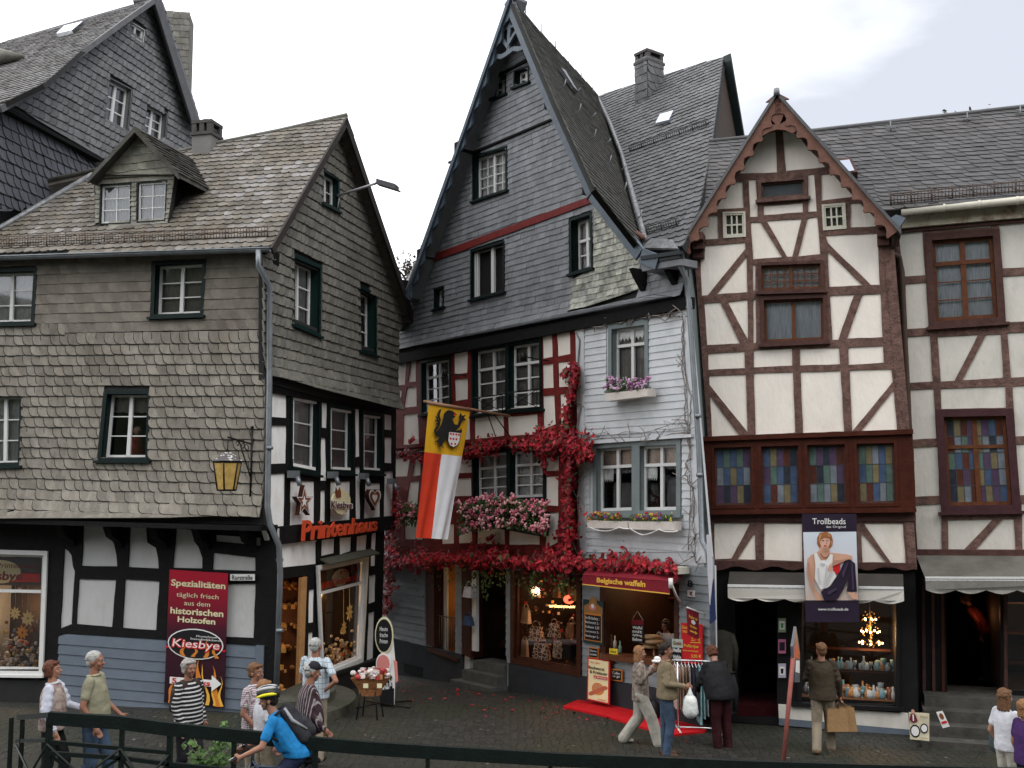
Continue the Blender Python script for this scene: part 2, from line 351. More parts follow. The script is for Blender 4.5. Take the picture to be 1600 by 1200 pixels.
def text(s, size=1, ext=.01, off=0.0, shear=0, bold=0):
    """text outline -> list of verts/faces in a local frame (x right, y up, z out), centred"""
    cu = bpy.data.curves.new('t', 'FONT'); cu.body = s; cu.size = size; cu.extrude = ext; cu.offset = bold; cu.shear = shear; cu.align_x = 'CENTER'; cu.align_y = 'CENTER'; cu.resolution_u = 3
    o = bpy.data.objects.new('t', cu); COL.objects.link(o); dg = bpy.context.evaluated_depsgraph_get(); dg.update()
    me = bpy.data.meshes.new_from_object(o.evaluated_get(dg)); vs = [v.co.copy() for v in me.vertices]; fs = [tuple(p.vertices) for p in me.polygons]
    bpy.data.objects.remove(o); bpy.data.curves.remove(cu); bpy.data.meshes.remove(me)
    return vs, fs
def put_text(mb, s, q, ext=.004, fill=(0, 0, 1, 1), bold=0.0, shear=0, h=.01, minw=None):
    """lay text inside the 3D quad q (tl,tr,br,bl), stretched to fill (u0,v0,u1,v1)"""
    vs, fs = text(s, 1, .02, 0, shear, bold)
    if not vs: return
    x0 = min(v.x for v in vs); x1 = max(v.x for v in vs); y0 = min(v.y for v in vs); y1 = max(v.y for v in vs)
    n = (q[3]-q[0]).cross(q[1]-q[0]).normalized()
    if n.dot(C0-q[0]) < 0: n = -n
    u0, v0, u1, v1 = fill; o = []
    for v in vs:
        u = u0+(u1-u0)*(v.x-x0)/(x1-x0); w = v0+(v1-v0)*(1-(v.y-y0)/(y1-y0)); o.append(bil(q, u, w)+n*(h+ext*(1 if v.z > 0 else 0)))
    mb.add(o, fs)
def shp(mb, q, pts, h, th=.003):
    """polygon in quad coordinates"""
    n = (q[3]-q[0]).cross(q[1]-q[0]).normalized()
    if n.dot(C0-q[0]) < 0: n = -n
    prism(mb, [bil(q, u, v)+n*h for u, v in pts], n*-th)
def ell(cx, cy, rx, ry, n=24, a0=0, a1=2*math.pi): return [(cx+rx*math.cos(a0+(a1-a0)*i/n), cy+ry*math.sin(a0+(a1-a0)*i/n)) for i in range(n)]
def leaf(mb, c, nrm, s, R_=R):
    x, y = frame_of(nrm); a = R_.uniform(0, 6.28); d = x*math.cos(a)+y*math.sin(a); e = nrm.normalized().cross(d)
    mb.add([c-d*s*.5, c+e*s*.32+nrm*s*.08, c+d*s*.55, c-e*s*.32+nrm*s*.08], [(0, 1, 2, 3)])
# ------------------------------------------------------------------ planes of the place (metres; camera at 0,0)
PA = Vp((-4.53, 20.2), (-.97, .242)); PAU = PA.sh(.5)          # left house front, its jettied upper storeys
PB = Vp((-4.53, 20.2), (.242, .97))                            # left house gable side
PC = Vp((1.53, 21.5), (-.606, .795))                           # centre house
PD = Vp((7.1, 18.5), (-.956, .292))                            # brown timbered house
PE_ = PD.sh(-.5)                                               # long house on the right
def sstep(a, b, x): t = max(0, min(1, (x-a)/(b-a))); return t*t*(3-2*t)
def gz(x, y):
    z = -.08*max(0, y-21)
    k = max(0, min(1.1, (17-y)/5)); return max(-2.2, z)+k*(.12+.5*(1-sstep(-3, 2.5, x)))
def ground_pt(px, py, it=12):
    r = ray(px, py); z = 0
    for _ in range(it): p = C0+r*((z-CAMH)/r.z); z = gz(p.x, p.y)
    return p
# ---- street
mb = MB(); xs = [-300, -120, -50, -25]+[-16+i*.8 for i in range(41)]+[22, 40, 90, 300]; ys = [-120, -40, -10, 2, 6]+[8+i*.6 for i in range(45)]+[40, 60, 120, 400, 900]
for y in ys:
    for x in xs: mb.v.append((x, y, gz(x, min(y, 50))))
nx = len(xs)
for j in range(len(ys)-1):
    for i in range(nx-1): mb.f.append((j*nx+i, j*nx+i+1, (j+1)*nx+i+1, (j+1)*nx+i)); mb.mi.append(0); mb.sm.append(True)
def cobble():
    m = bpy.data.materials.new('cobblestones'); m.use_nodes = True; n = m.node_tree; b = n.nodes['Principled BSDF']; L = n.links.new
    t = n.nodes.new('ShaderNodeTexCoord'); v = n.nodes.new('ShaderNodeTexVoronoi'); v.inputs['Scale'].default_value = 7.5; v.inputs['Randomness'].default_value = .55; L(t.outputs['Object'], v.inputs[0])
    v2 = n.nodes.new('ShaderNodeTexVoronoi'); v2.feature = 'DISTANCE_TO_EDGE'; v2.inputs['Scale'].default_value = 7.5; v2.inputs['Randomness'].default_value = .55; L(t.outputs['Object'], v2.inputs[0])
    sx = n.nodes.new('ShaderNodeSeparateColor'); L(v.outputs['Color'], sx.inputs[0])
    r = n.nodes.new('ShaderNodeValToRGB'); r.color_ramp.elements[0].color = (.011, .0105, .0085, 1); r.color_ramp.elements[1].color = (.031, .0285, .0235, 1); L(sx.outputs[0], r.inputs[0])
    no = n.nodes.new('ShaderNodeTexNoise'); no.inputs['Scale'].default_value = .45; no.inputs['Detail'].default_value = 7; L(t.outputs['Object'], no.inputs[0])
    mo = n.nodes.new('ShaderNodeMapRange'); mo.inputs[1].default_value = .38; mo.inputs[2].default_value = .62; mo.inputs[4].default_value = .85; L(no.outputs[0], mo.inputs[0])
    x = n.nodes.new('ShaderNodeMix'); x.data_type = 'RGBA'; L(mo.outputs[0], x.inputs[0]); L(r.outputs[0], x.inputs[6]); x.inputs[7].default_value = (.018, .021, .009, 1)
    e = n.nodes.new('ShaderNodeMapRange'); e.inputs[2].default_value = .09; L(v2.outputs['Distance'], e.inputs[0])
    y = n.nodes.new('ShaderNodeMix'); y.data_type = 'RGBA'; L(e.outputs[0], y.inputs[0]); y.inputs[6].default_value = (.009, .0105, .005, 1); L(x.outputs[2], y.inputs[7]); L(y.outputs[2], b.inputs['Base Color'])
    n3 = n.nodes.new('ShaderNodeTexNoise'); n3.inputs['Scale'].default_value = 60; L(t.outputs['Object'], n3.inputs[0])
    ad = n.nodes.new('ShaderNodeMath'); ad.operation = 'MULTIPLY_ADD'; ad.inputs[1].default_value = .15; L(n3.outputs[0], ad.inputs[0]); L(e.outputs[0], ad.inputs[2])
    bu = n.nodes.new('ShaderNodeBump'); bu.inputs['Strength'].default_value = .8; bu.inputs['Distance'].default_value = .025; L(ad.outputs[0], bu.inputs['Height']); L(bu.outputs[0], b.inputs['Normal'])
    b.inputs['Roughness'].default_value = .62; return m
COB = cobble()
solo('street', mb, COB, None, None, (0, 0, 0), kind='structure', recalc=False)

def hill(name, f, x0, x1, y0, y1, n, mat):
    mb = MB(); mb.smooth = True
    for j in range(n+1):
        for i in range(n+1):
            x = x0+(x1-x0)*i/n; y = y0+(y1-y0)*j/n; mb.v.append((x, y, f(x, y)))
    for j in range(n):
        for i in range(n): mb.f.append((j*(n+1)+i, j*(n+1)+i+1, (j+1)*(n+1)+i+1, (j+1)*(n+1)+i)); mb.mi.append(0); mb.sm.append(True)
    return solo(name, mb, mat, None, None, (0, 0, 0), kind='structure', recalc=False)
HILLM = M('wooded slope', (.035, .045, .02), .95, .5, .3, .6, 1.5)
rh_ = random.Random(3)
hill('added_blocking_hill', lambda x, y: -3+max(0, min(1, (-y-5)/20))*(24+4*math.sin(x*.11)+2*math.sin(x*.37+1))+16*sstep(-4, -9, y)*sstep(-1, -8, x)*sstep(-40, -20, x), -160, 160, -60, -4, 60, HILLM)  # hill added behind the camera, raised at the left, to block sky light
hill('far_hillside', lambda x, y: -4+sstep(60, 180, y)*(14+26*sstep(20, -90, x)+3*math.sin(x*.09)), -260, 200, 60, 260, 40, HILLM)

# ================================================================== LEFT HOUSE
LH = thing('slate_clad_house', 'house on the left with brown slate hung walls over a black and white shop floor', 'house', (-4.6, 20.3, 0))
A = PAU; B = PB
wA = {'a': [(-34, 421), (58, 418), (53, 507), (-36, 509)], 'b': [(238, 409), (322, 404), (317, 494), (235, 497)],
      'c': [(163, 610), (235, 610), (232, 721), (152, 721)], 'd': [(-34, 614), (36, 613), (32, 729), (-34, 731)]}
mb = MB(); cornerx = 413
holed(mb, A, [(-150, 405), (cornerx, 385), (cornerx, 600), (411, 820), (-150, 806)], [casing_hole(q) for q in wA.values()], 0, .12)
obj('wall', mb, BACK_DARK, LH)
mb = MB()
slates(mb, A, [(-150, 517), (cornerx+2, 513), (cornerx+2, 600), (411, 823), (-150, 806)], list(wA.values()), .205, .21, 'scale', math.radians(-1.2), .03,
       flare=lambda i, n: max(0, .24*(1-i/4.5)**2) if i < 4.5 else 0, ledge=())
obj('slate_cladding', mb, SLATE_BROWN, LH)
mb = MB(); slates(mb, A, [(-150, 402), (cornerx+2, 388), (cornerx+2, 514), (-150, 518)], list(wA.values()), .2, .21, 'scale', math.radians(-1.0), .02, jit=.004); obj('upper_slates', mb, M('tan slate', (.19, .17, .143), .7, .2, 6, .4, 60, island=.16, stain=(.14, .12, .10)), LH)
for k, q in wA.items(): window(LH, A, q, .07, .14, 2, 1, 3, curt=CURTD if k in 'bc' else CURT, curt_v=(0, 1) if k != 'c' else (0, .28))
# eaves board and soffit under the slate skirt
mb = MB(); S = [A.P(-150, 808, .02), A.P(413, 824, .02)]; prism(mb, [S[0]+UP*.03+A.n*.2, S[1]+UP*.03+A.n*.2, S[1]-UP*.06+A.n*.2, S[0]-UP*.06+A.n*.2], A.n*-.75)
obj('jetty_beam', mb, BLACKT, LH, recalc=True)
# roof
g1 = A.P(-150, 402, .28); g2 = A.P(424, 384, .28); apx = B.P(543, 181, .28)
PR = P3(g1, g2, apx)
roofpoly = [(-150, 404), (424, 386), (484, 283), (543, 182), (330, 227), (240, 247), (145, 272), (0, 356), (-150, 440)]
mb = MB(); plate(mb, PR, roofpoly, -.02, .12); RF = obj('roof', mb, BACK_DARK, LH)
mb = MB(); slates(mb, PR, roofpoly, [[(152, 351), (262, 349), (276, 270), (212, 203), (145, 278)]], .165, .2, 'arch', math.radians(-1), .022)
obj('roof_slates', mb, SLATE_ROOF, RF)
mb = MB(); RB_ = apx+Vector((.242, .97, 0))*4.2; RB_.z = 8.8  # back slope
rl = PR.P(330, 227); back = Vector((.242, .97, 0))*3.6; rr0 = apx; rl0 = rl+(rl-apx)*1.2
prism(mb, [apx-UP*.02, rl0-UP*.02, rl0+back-UP*3.8, B.P(652, 508, .28)], UP*-.1); obj('back_slope', mb, SLATE_ROOF, RF, recalc=True)
mb = MB(); tube(mb, [apx+UP*.02, apx.lerp(rl, .5)+UP*.0, rl+UP*.02, rl0], .05, 6); obj('ridge', mb, SLATE_GREY, RF)
mb = MB(); prism(mb, [PR.P(-150, 440), PR.P(0, 356), PR.P(145, 272), PR.P(240, 247), PR.P(240, 247)+Vector((-4, 6, -.1)), PR.P(-150, 440)+Vector((-4, 6, -.1))], UP*-.08); obj('lead_valley', mb, LEAD, RF)
mb = MB(); tube(mb, [PR.P(-150, 441, .03), PR.P(0, 357, .03), PR.P(145, 273, .03)], .07, 6); obj('flashing', mb, LEAD, RF)
# gutter, snow guard
mb = MB(); gg = [A.P(-150, 406, .36), A.P(424, 388, .36)]
vs = []; N = 7
for e in (0, 1):
    for k in range(N): a = math.pi+math.pi*k/(N-1); vs.append(gg[e]+A.n*math.cos(a)*.075+UP*math.sin(a)*.075)
mb.add(vs, [(k, k+1, N+k+1, N+k) for k in range(N-1)]); tube(mb, [gg[0]+A.n*.075, gg[1]+A.n*.075], .014, 6)
GUT = obj('gutter', mb, ZINC, LH)
mb = MB(); K = 60
for i in range(K*2):
    t = i/(K*2-1); p = PR.P(-100, 392, 0).lerp(PR.P(418, 372, 0), t); q = PR.P(-100, 374, .17).lerp(PR.P(418, 354, .17), t)
    if i % 7 == 0: tube(mb, [p, q+(q-p)*.12], .013, 5)
    else: tube(mb, [p.lerp(q, .1), q+UP*R.uniform(-.02, .02)], .006, 4)
for h in (.2, .65, 1): tube(mb, [PR.P(-100, 392, 0).lerp(PR.P(-100, 374, .17), h), PR.P(418, 372, 0).lerp(PR.P(418, 354, .17), h)], .008, 4)
obj('snow_guard', mb, M('rusty guard', (.12, .085, .065), .8), RF)
# downpipe
mb = MB(); dp = [(404, 391, A, .42), (404, 415, A, .42), (421, 446, A, .12), (421, 600, A, .1), (418, 792, A, .1), (422, 820, A, .08), (436, 852, A, -.1), (438, 900, A, -.25), (432, 1072, A, -.3)]
tube(mb, [q[2].P(q[0], q[1], q[3]) for q in dp], .055, 10)
for y in (460, 700, 875, 985): p = A.P(421 if y < 800 else 437, y, .1 if y < 800 else -.25); tube(mb, [p-UP*.03, p+UP*.03], .068, 10)
obj('downpipe', mb, ZINC, LH)
# dormer
df = PR.P(206, 352); DP = Pl(df, PA.n)
dwq = ([(157, 288), (205, 285), (204, 349), (155, 351)], [(214, 284), (261, 281), (258, 345), (213, 348)])
DO = MB(); holed(DO, DP, [(150, 352), (262, 349), (274, 272), (150, 278)], [casing_hole(q, .05) for q in dwq], 0, .12); prism(DO, [DP.P(264, 349, 0), DP.P(274, 272, 0), DP.P(274, 272, -2.2), DP.P(264, 349, -.1)], DP.u*-.05); prism(DO, [DP.P(149, 352, 0), DP.P(149, 278, 0), DP.P(149, 278, 0)+DP.n*-2.2, DP.P(149, 352, 0)+DP.n*-.1], DP.u*.05); DM = obj('dormer', DO, BACK_DARK, RF)
mb = MB(); plate(mb, DP, [(146, 279), (276, 272), (211, 205)], .05, .1); obj('dormer_gable', mb, SLATE_GREY, DM)
D2 = DP.sh(.06)
mb = MB(); slates(mb, D2, [(146, 279), (276, 272), (211, 205)], [], .16, .2, 'scale', math.radians(1.5), .02); slates(mb, DP, [(150, 352), (262, 349), (274, 272), (150, 278)], list(dwq), .1, .12, 'scale', 0, .02)
obj('dormer_slates', mb, M('pale dormer slate', (.27, .26, .225), .75, .2, 6, .3, 50, island=.2, stain=(.2, .19, .15)), DM)
for q in dwq:
    window(DM, DP, q, .025, .02, 1, 2, 3, curt=CURT, sill=False, fw=.035, bar=.02, proud=.03, room=True, nm='dormer_window')
mb = MB(); q0 = DP.P(211, 197, .32); ql = DP.P(137, 279, .32); qr = DP.P(279, 272, .32); bk = PA.n*-2.7
prism(mb, [q0, ql, ql+bk+UP*.1, q0+bk*1.0], UP*-.07); prism(mb, [q0, qr, qr+bk*.62, q0+bk*1.25], UP*-.07); prism(mb, [q0+PA.n*.01, ql+PA.n*.01, ql-UP*.1+PA.n*.01, q0-UP*.13+PA.n*.01], PA.n*-.04); prism(mb, [q0+PA.n*.01, qr+PA.n*.01, qr-UP*.1+PA.n*.01, q0-UP*.13+PA.n*.01], PA.n*-.04)
obj('dormer_roof', mb, SLATE_MOSS, DM, recalc=True)
rs = P3(q0, qr, q0+bk); mb = MB(); w0 = [project for project in ()]
def projpx(p):
    d = Vector(p)-C0; z = d.y*math.cos(PIT)+d.z*math.sin(PIT); y = -d.y*math.sin(PIT)+d.z*math.cos(PIT); return (800+FPX*d.x/z, 600-FPX*y/z)
slates(mb, rs, [projpx(v) for v in (q0, qr, qr+bk*.62, q0+bk*1.25)], [], .14, .16, 'rect', 0, .03); obj('dormer_roof_slates', mb, SLATE_MOSS, DM)
mb = MB(); cb = DP.P(212, 349, .02)
# chimney
def chimney(parent, c, w, d, z0, z1, mat, rz, cap=True, capm=None, slated=None):
    mb = MB(); box(mb, (c[0], c[1], (z0+z1)/2), (w, d, z1-z0), rz); ch = obj('chimney', mb, mat, parent)
    if cap:
        mb = MB(); m = Matrix.Rotation(rz, 3, 'Z'); box(mb, (c[0], c[1], z1+.035), (w*1.14, d*1.14, .07), rz)
        for sx in (-1, 0, 1):
            for sy in (-1, 1): o = m@Vector((sx*w*.4, sy*d*.4, 0)); box(mb, (c[0]+o.x, c[1]+o.y, z1+.17), (.11, .11, .2), rz)
        box(mb, (c[0], c[1], z1+.3), (w*1.08, d*1.08, .07), rz); box(mb, (c[0], c[1], z1+.17), (w*.8, d*.5, .07), rz); ball(mb, (c[0], c[1], z1+.33), (w*.42, d*.42, .09), 10, 6)
        obj('chimney_cap', mb, capm or M('chimney cap', (.085, .08, .078), .9), ch)
    return ch
cp = PR.P(310, 243); c1 = DP
rzA = math.atan2(-.242, .97)
top = C0+ray(312, 204)*((cp-C0).length/ray(312, 204).length)
chimney(RF, (cp.x+.1, cp.y+.25), .46, .46, cp.z-1.2, top.z-.03, M('grey render chimney', (.20, .19, .185), .8, .1), rzA)
# ---- gable side
bw = {'a': [(503, 262), (530, 279), (530, 332), (503, 318)], 'b': [(457, 395), (503, 415), (501, 527), (457, 508)], 'c': [(560, 443), (589, 459), (589, 557), (562, 549)]}
gp = [(413, 396), (424, 388), (484, 287), (543, 186), (646, 505), (622, 512), (619, 642), (500, 620), (424, 600), (413, 598)]
mb = MB(); holed(mb, B, gp, [casing_hole(q, .2) for q in bw.values()], -.01, .12); obj('gable_wall', mb, BACK_DARK, LH)
mb = MB(); slates(mb, B, [(411, 398), (424, 388), (484, 287), (543, 188), (640, 505), (622, 512), (619, 641), (500, 616), (424, 597), (411, 594)], list(bw.values()), .205, .2, 'scale', math.radians(.5), .03, dirn=-1,
                 flare=lambda i, n: max(0, .2*(1-i/4)**2) if i < 4 else 0)
obj('gable_slates', mb, SLATE_GREY, LH)
window(LH, B, bw['a'], .05, .12, 2, 1, 2, cm=GREENG, curt=CURTD); window(LH, B, bw['b'], .08, .2, 2, 1, 3, cm=GREENG, curt=CURT, bar=.03); window(LH, B, bw['c'], .08, .2, 2, 1, 3, cm=GREENG, curt=CURTD, bar=.03)
mb = MB(); plate(mb, B, [(428, 392), (437, 397), (436, 416), (428, 411)], .05, .06); obj('vent', mb, BLACKT, LH)
# barge boards
mb = MB(); n = B.n
def rake(mb, pl, a, b, w, off, th, dn=True, cuts=0):
    P_, Q_ = pl.P(*a, off), pl.P(*b, off); dr = (Q_-P_); L = dr.length; dr.normalize(); s = dr.cross(pl.n).normalized()
    if s.z > 0: s = -s
    if cuts: top_ = []; k = int(L/cuts); bot = []
    else: k = 1; top_ = []; bot = []
    for i in range(k+1):
        t = i/k; top_.append(P_+dr*L*t)
        bot.append(P_+dr*L*t+s*w)
        if cuts and i < k:
            for tt, ww in ((.15, .75), (.35, .62), (.6, .72), (.85, 1.0)): bot.append(P_+dr*L*((i+tt)/k)+s*w*ww)
    prism(mb, top_+bot[::-1], pl.n*-th)
rake(mb, B, (543, 183), (652, 506), .2, .32, .05); rake(mb, B, (543, 183), (484, 284), .14, .32, .05); rake(mb, B, (484, 284), (425, 387), .14, .32, .05)
bk2 = n*-.35; a0, b0 = B.P(543, 183, .3), B.P(652, 506, .3); prism(mb, [a0, b0, b0+bk2, a0+bk2], UP*-.04)
a0 = B.P(646, 500, .3); box(mb, a0+n*-.3, (.5, .3, .16)); obj('barge_board', mb, M('grey brown barge', (.04, .033, .03), .7), LH, recalc=True)
mb = MB(); tube(mb, [B.P(655, 508, .34), B.P(655, 508, .34)+n*-1.5], .06, 8); obj('gutter', mb, ZINC, LH)
# ---- second storey timber and ground floor of the gable side
panB = [[(421, 605), (449, 611), (449, 653), (421, 651)], [(421, 665), (449, 665), (448, 724), (421, 725)], [(420, 741), (447, 739), (445, 824), (432, 825), (419, 807)], [(454, 752), (492, 752), (492, 821), (453, 823)],
 [(503, 620), (512.5, 621), (511.5, 669), (503, 668)], [(502, 684), (510, 684.5), (511.5, 751), (501, 751)], [(501, 767), (509, 766), (509, 817), (500, 819)], [(516.5, 753), (548, 752), (547.5, 812), (516, 817)],
 [(555.5, 632), (562, 632.5), (563, 713), (555.5, 715)], [(555.5, 730), (563.5, 729), (564, 812.5), (556, 812)], [(571, 755), (595, 755), (595, 810), (569, 811)], [(601, 641), (613, 643), (613, 672), (601, 671)],
 [(601, 683), (613, 684), (613, 724), (601, 723)], [(601, 737), (615, 736), (615, 807), (600, 808)]]
bu = [[(455, 611), (502, 620), (500, 744), (454, 735)], [(514, 628), (555, 636), (554, 742), (514, 740)], [(566, 640), (600, 645), (599, 742), (566, 740)]]
mb = MB(); holed(mb, B, [(413, 598), (619, 640), (618, 826), (425, 858), (413, 820)], [casing_hole(q, .2) for q in bu], -.1, .1); obj('plaster', mb, WHITEP, LH)
mb = MB(); holed(mb, B, [(413, 598), (619, 640), (618, 826), (560, 838), (430, 850), (413, 820)], [wob(q, .5, 18) for q in panB]+[casing_hole(q, .1) for q in bu], -.07, .03); obj('timber_frame', mb, BLACKT, LH)
for q in bu: window(LH, B.sh(-.08), q, .1, .12, 1, 1, 3, cm=GREENC, curt=CURT, bar=.03)
mb = MB(); plate(mb, B, [(413, 600), (619, 641), (619, 650), (413, 611)], -.03, .1); plate(mb, B, [(425, 824), (617, 806), (618, 827), (430, 852)], .0, .1); obj('sill_beam', mb, BLACKT, LH)
# ground floor
BG = B
gl = [(424, 850), (600, 826), (594, 1058), (432, 1128)]
door = [(437, 905), (480, 899), (473, 1092), (436, 1112)]; shopw = [(497, 884), (577, 868), (568, 1034), (505, 1062)]
pg = [[(440, 848), (495, 844), (495, 881), (439, 887)], [(503, 844), (524, 840), (523, 864), (502, 869)], [(531, 839), (550, 839), (549, 861), (531, 867)], [(558, 836), (575, 833), (573, 859), (557, 861)], [(581, 832), (589, 831), (587, 884), (579, 885)],
      [(483, 922), (492, 920), (491, 972), (482, 974)], [(482, 989), (490, 987), (489, 1030), (481, 1034)], [(577, 900), (588, 897), (587, 940), (576, 944)], [(576, 958), (586, 955), (584, 1028), (573, 1033)]]
mb = MB(); holed(mb, BG, gl, [door, casing_hole(shopw, .08)], -.12, .1); obj('ground_floor_plaster', mb, WHITEP, LH)
mb = MB(); holed(mb, BG, [(424, 848), (601, 824), (595, 1058), (432, 1128)], [wob(q, .4, 18) for q in pg]+[door, casing_hole(shopw, .04)], -.09, .03); obj('ground_floor_timber', mb, BLACKT, LH)
mb = MB(); plate(mb, BG, [(494, 1062), (592, 1031), (594, 1060), (495, 1098)], .03, .12); plate(mb, BG, [(494, 1060), (592, 1029), (592, 1034), (494, 1066)], .09, .16); obj('plinth', mb, M('black plinth', (.018, .018, .019), .6), LH)
mb = MB(); p0, p1 = BG.P(500, 873, 0), BG.P(580, 857, 0); prism(mb, [p0, p1, p1+BG.n*.22-UP*.1, p0+BG.n*.22-UP*.1], UP*-.03); obj('canopy_ledge', mb, M('mossy ledge', (.06, .06, .045), .9), LH, recalc=True)
SW = window(LH, BG.sh(-.04), shopw, .09, .06, 1, 1, [], fm=WHITEW, cm=WHITEW, curt=None, fw=.05, sill=False, transom=.235, room=False, nm='shop_window', proud=.06)
# ---- ground floor front (plane PA)
G = PA
mb = MB(); holed(mb, G, [(-150, 812), (432, 826), (432, 1125), (-150, 1108)], [[(-110, 864), (66, 868), (60, 1048), (-114, 1048)]], -.02, .12); obj('front_plaster', mb, M('shade darkened white plaster', (.50, .50, .50), .85, .06, 3, .4, 18, stain=(.43, .427, .415), stain_s=1.6, stretch=(1, 1, .45)), LH)  # white plaster darkened in colour for the shade under the jetty
pa = [[(100, 856), (107, 861), (112, 868), (114, 885), (117, 893), (112, 975), (94, 982)], [(130, 820), (168, 822), (171, 838), (178, 850), (182, 868), (183, 885), (127, 884)], [(203, 824), (228, 825), (230, 848), (243, 856), (247, 872), (248, 888), (200, 886)],
      [(275, 826), (302, 828), (303, 845), (310, 855), (316, 872), (316, 888), (270, 887)], [(337, 836), (407, 840), (407, 853), (337, 846)], [(333, 864), (399, 871), (399, 892), (332, 890)], [(123, 904), (181, 906), (175, 980), (119, 975)], [(195, 905), (249, 908), (244, 985), (191, 981)], [(264, 909), (345, 911), (341, 993), (261, 989)], [(355, 912), (399, 912), (396, 997), (352, 995)]]
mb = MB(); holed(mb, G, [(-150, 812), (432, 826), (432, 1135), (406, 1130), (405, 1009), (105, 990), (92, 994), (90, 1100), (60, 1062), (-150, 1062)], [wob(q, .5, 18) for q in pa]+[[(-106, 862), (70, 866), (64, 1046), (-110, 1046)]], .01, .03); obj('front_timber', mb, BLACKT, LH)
for (x, y) in ((186, 822), (256, 824), (322, 826), (112, 820), (395, 828)):
    mb = MB(); a = G.P(x, y, .02); c_ = G.P(x, y+34, .02); t = G.u*.08
    prism(mb, [a-t, a-t+G.n*.42, a-t+G.n*.3-UP*.2, c_-t+UP*.12+G.n*.08, c_-t], t*2)
    obj('jetty_bracket', mb, BLACKT, LH)
mb = MB(); plate(mb, G, [(92, 990), (405, 1009), (405, 1118), (90, 1101)], .0, .02); siding(mb, G, [(92, 986), (405, 1008), (401, 1117), (90, 1100)], [], .195, .0, .022, math.radians(-1.5)); plate(mb, G, [(400, 1008), (412, 1009), (409, 1120), (397, 1118)], .04, .05); obj('board_cladding', mb, MBLUE, LH)
mb = MB(); plate(mb, G, [(-150, 1058), (92, 1064), (90, 1098), (405, 1116), (432, 1118), (432, 1145), (-150, 1150)], .02, .1); obj('front_plinth', mb, M('black front plinth', (.02, .02, .021), .6), LH)
window(LH, G, [(-120, 856), (74, 861), (66, 1056), (-122, 1054)], .09, .08, 1, 1, [], fm=WHITEW, cm=WHITEW, curt=None, sill=True, transom=.32, room=False, proud=.05, nm='shop_window')
# house body (back volume)
mb = MB(); c0 = Vector((-4.53, 20.2, 0)); l = Vector((-.97, .242, 0)); b_ = Vector((.242, .97, 0))
def vol(mb, o, a, b, z0, z1): prism(mb, [o+UP*z1, o+a+UP*z1, o+a+b+UP*z1, o+b+UP*z1], UP*(z0-z1))
vol(mb, c0+l*.9+b_*.9, l*9, b_*5.0, 3.0, 8.4); obj('core', mb, ROOM, LH)
# interiors
LAMPM = EM('warm lamp', (1, .55, .18), 14); LAMPS = EM('soft warm lamp', (1, .62, .25), 5)
WOODS = M('honey wood', (.30, .14, .05), .5); 
def interior(parent, pl, q, depth, wallm, floorm=None, off=-.25, shelves=0, name='shop_interior', shm=None, back=None, gap=0):
    Q = [pl.P(x, y, off) for x, y in q]; b = pl.n*-depth; mb = MB(); Bk = [p+b for p in Q]
    mb.add(Q+Bk, [(4, 5, 6, 7), (0, 1, 5, 4), (1, 2, 6, 5), (2, 3, 7, 6), (3, 0, 4, 7)]); o = obj(name, mb, wallm, parent)
    if shelves:
        s = MB()
        for i in range(shelves):
            v = (i+.6)/shelves; a_, c_ = bil(Bk, .06, v), bil(Bk, .94, v); prism(s, [a_+pl.n*.05, c_+pl.n*.05, c_+pl.n*.4, a_+pl.n*.4], UP*-.03)
        obj('shelf', s, shm or WOODS, o)
    return o, Q, Bk
DK = M('dark shop wall', (.016, .010, .007), .8); WM = M('warm shop wall', (.09, .035, .014), .8)
def point(loc, e, col=(1, .6, .28), r=.12):
    l_ = bpy.data.lights.new('shop_lamp_light', 'POINT'); l_.energy = e*.5; l_.color = col; l_.shadow_soft_size = r; o = bpy.data.objects.new('shop_lamp_light', l_); COL.objects.link(o); o.location = loc
iD, Qd, Bd = interior(LH, B, door, 1.6, WM, off=-.14, shelves=5, name='doorway_interior')
point(bil(Qd, .5, .35)+B.n*-.8, 7)
iS, Qs, Bs = interior(LH, B, shopw, 1.2, DK, off=-.18, shelves=0); point(bil(Qs, .5, .45)+B.n*-.8, 22)
iF, Qf, Bf = interior(LH, G, [(-120, 856), (74, 861), (66, 1056), (-122, 1054)], 1.3, DK, off=-.2); point(bil(Qf, .6, .5)+G.n*-.9, 26)
mb = MB(); Rw = B.P(474, 1000, -.1)
DR = MB(); plate(DR, B, [(471, 903), (480, 901), (473, 1092), (465, 1095)], -.05, .06); obj('door_jamb', DR, M('honey wood jamb', (.42, .22, .09), .5), LH)
mb = MB(); q = [B.P(440, 990, -1.2), B.P(462, 982, -1.2)]; tube(mb, q, .03, 6); ll = obj('tube_lamp', mb, LAMPM, LH)
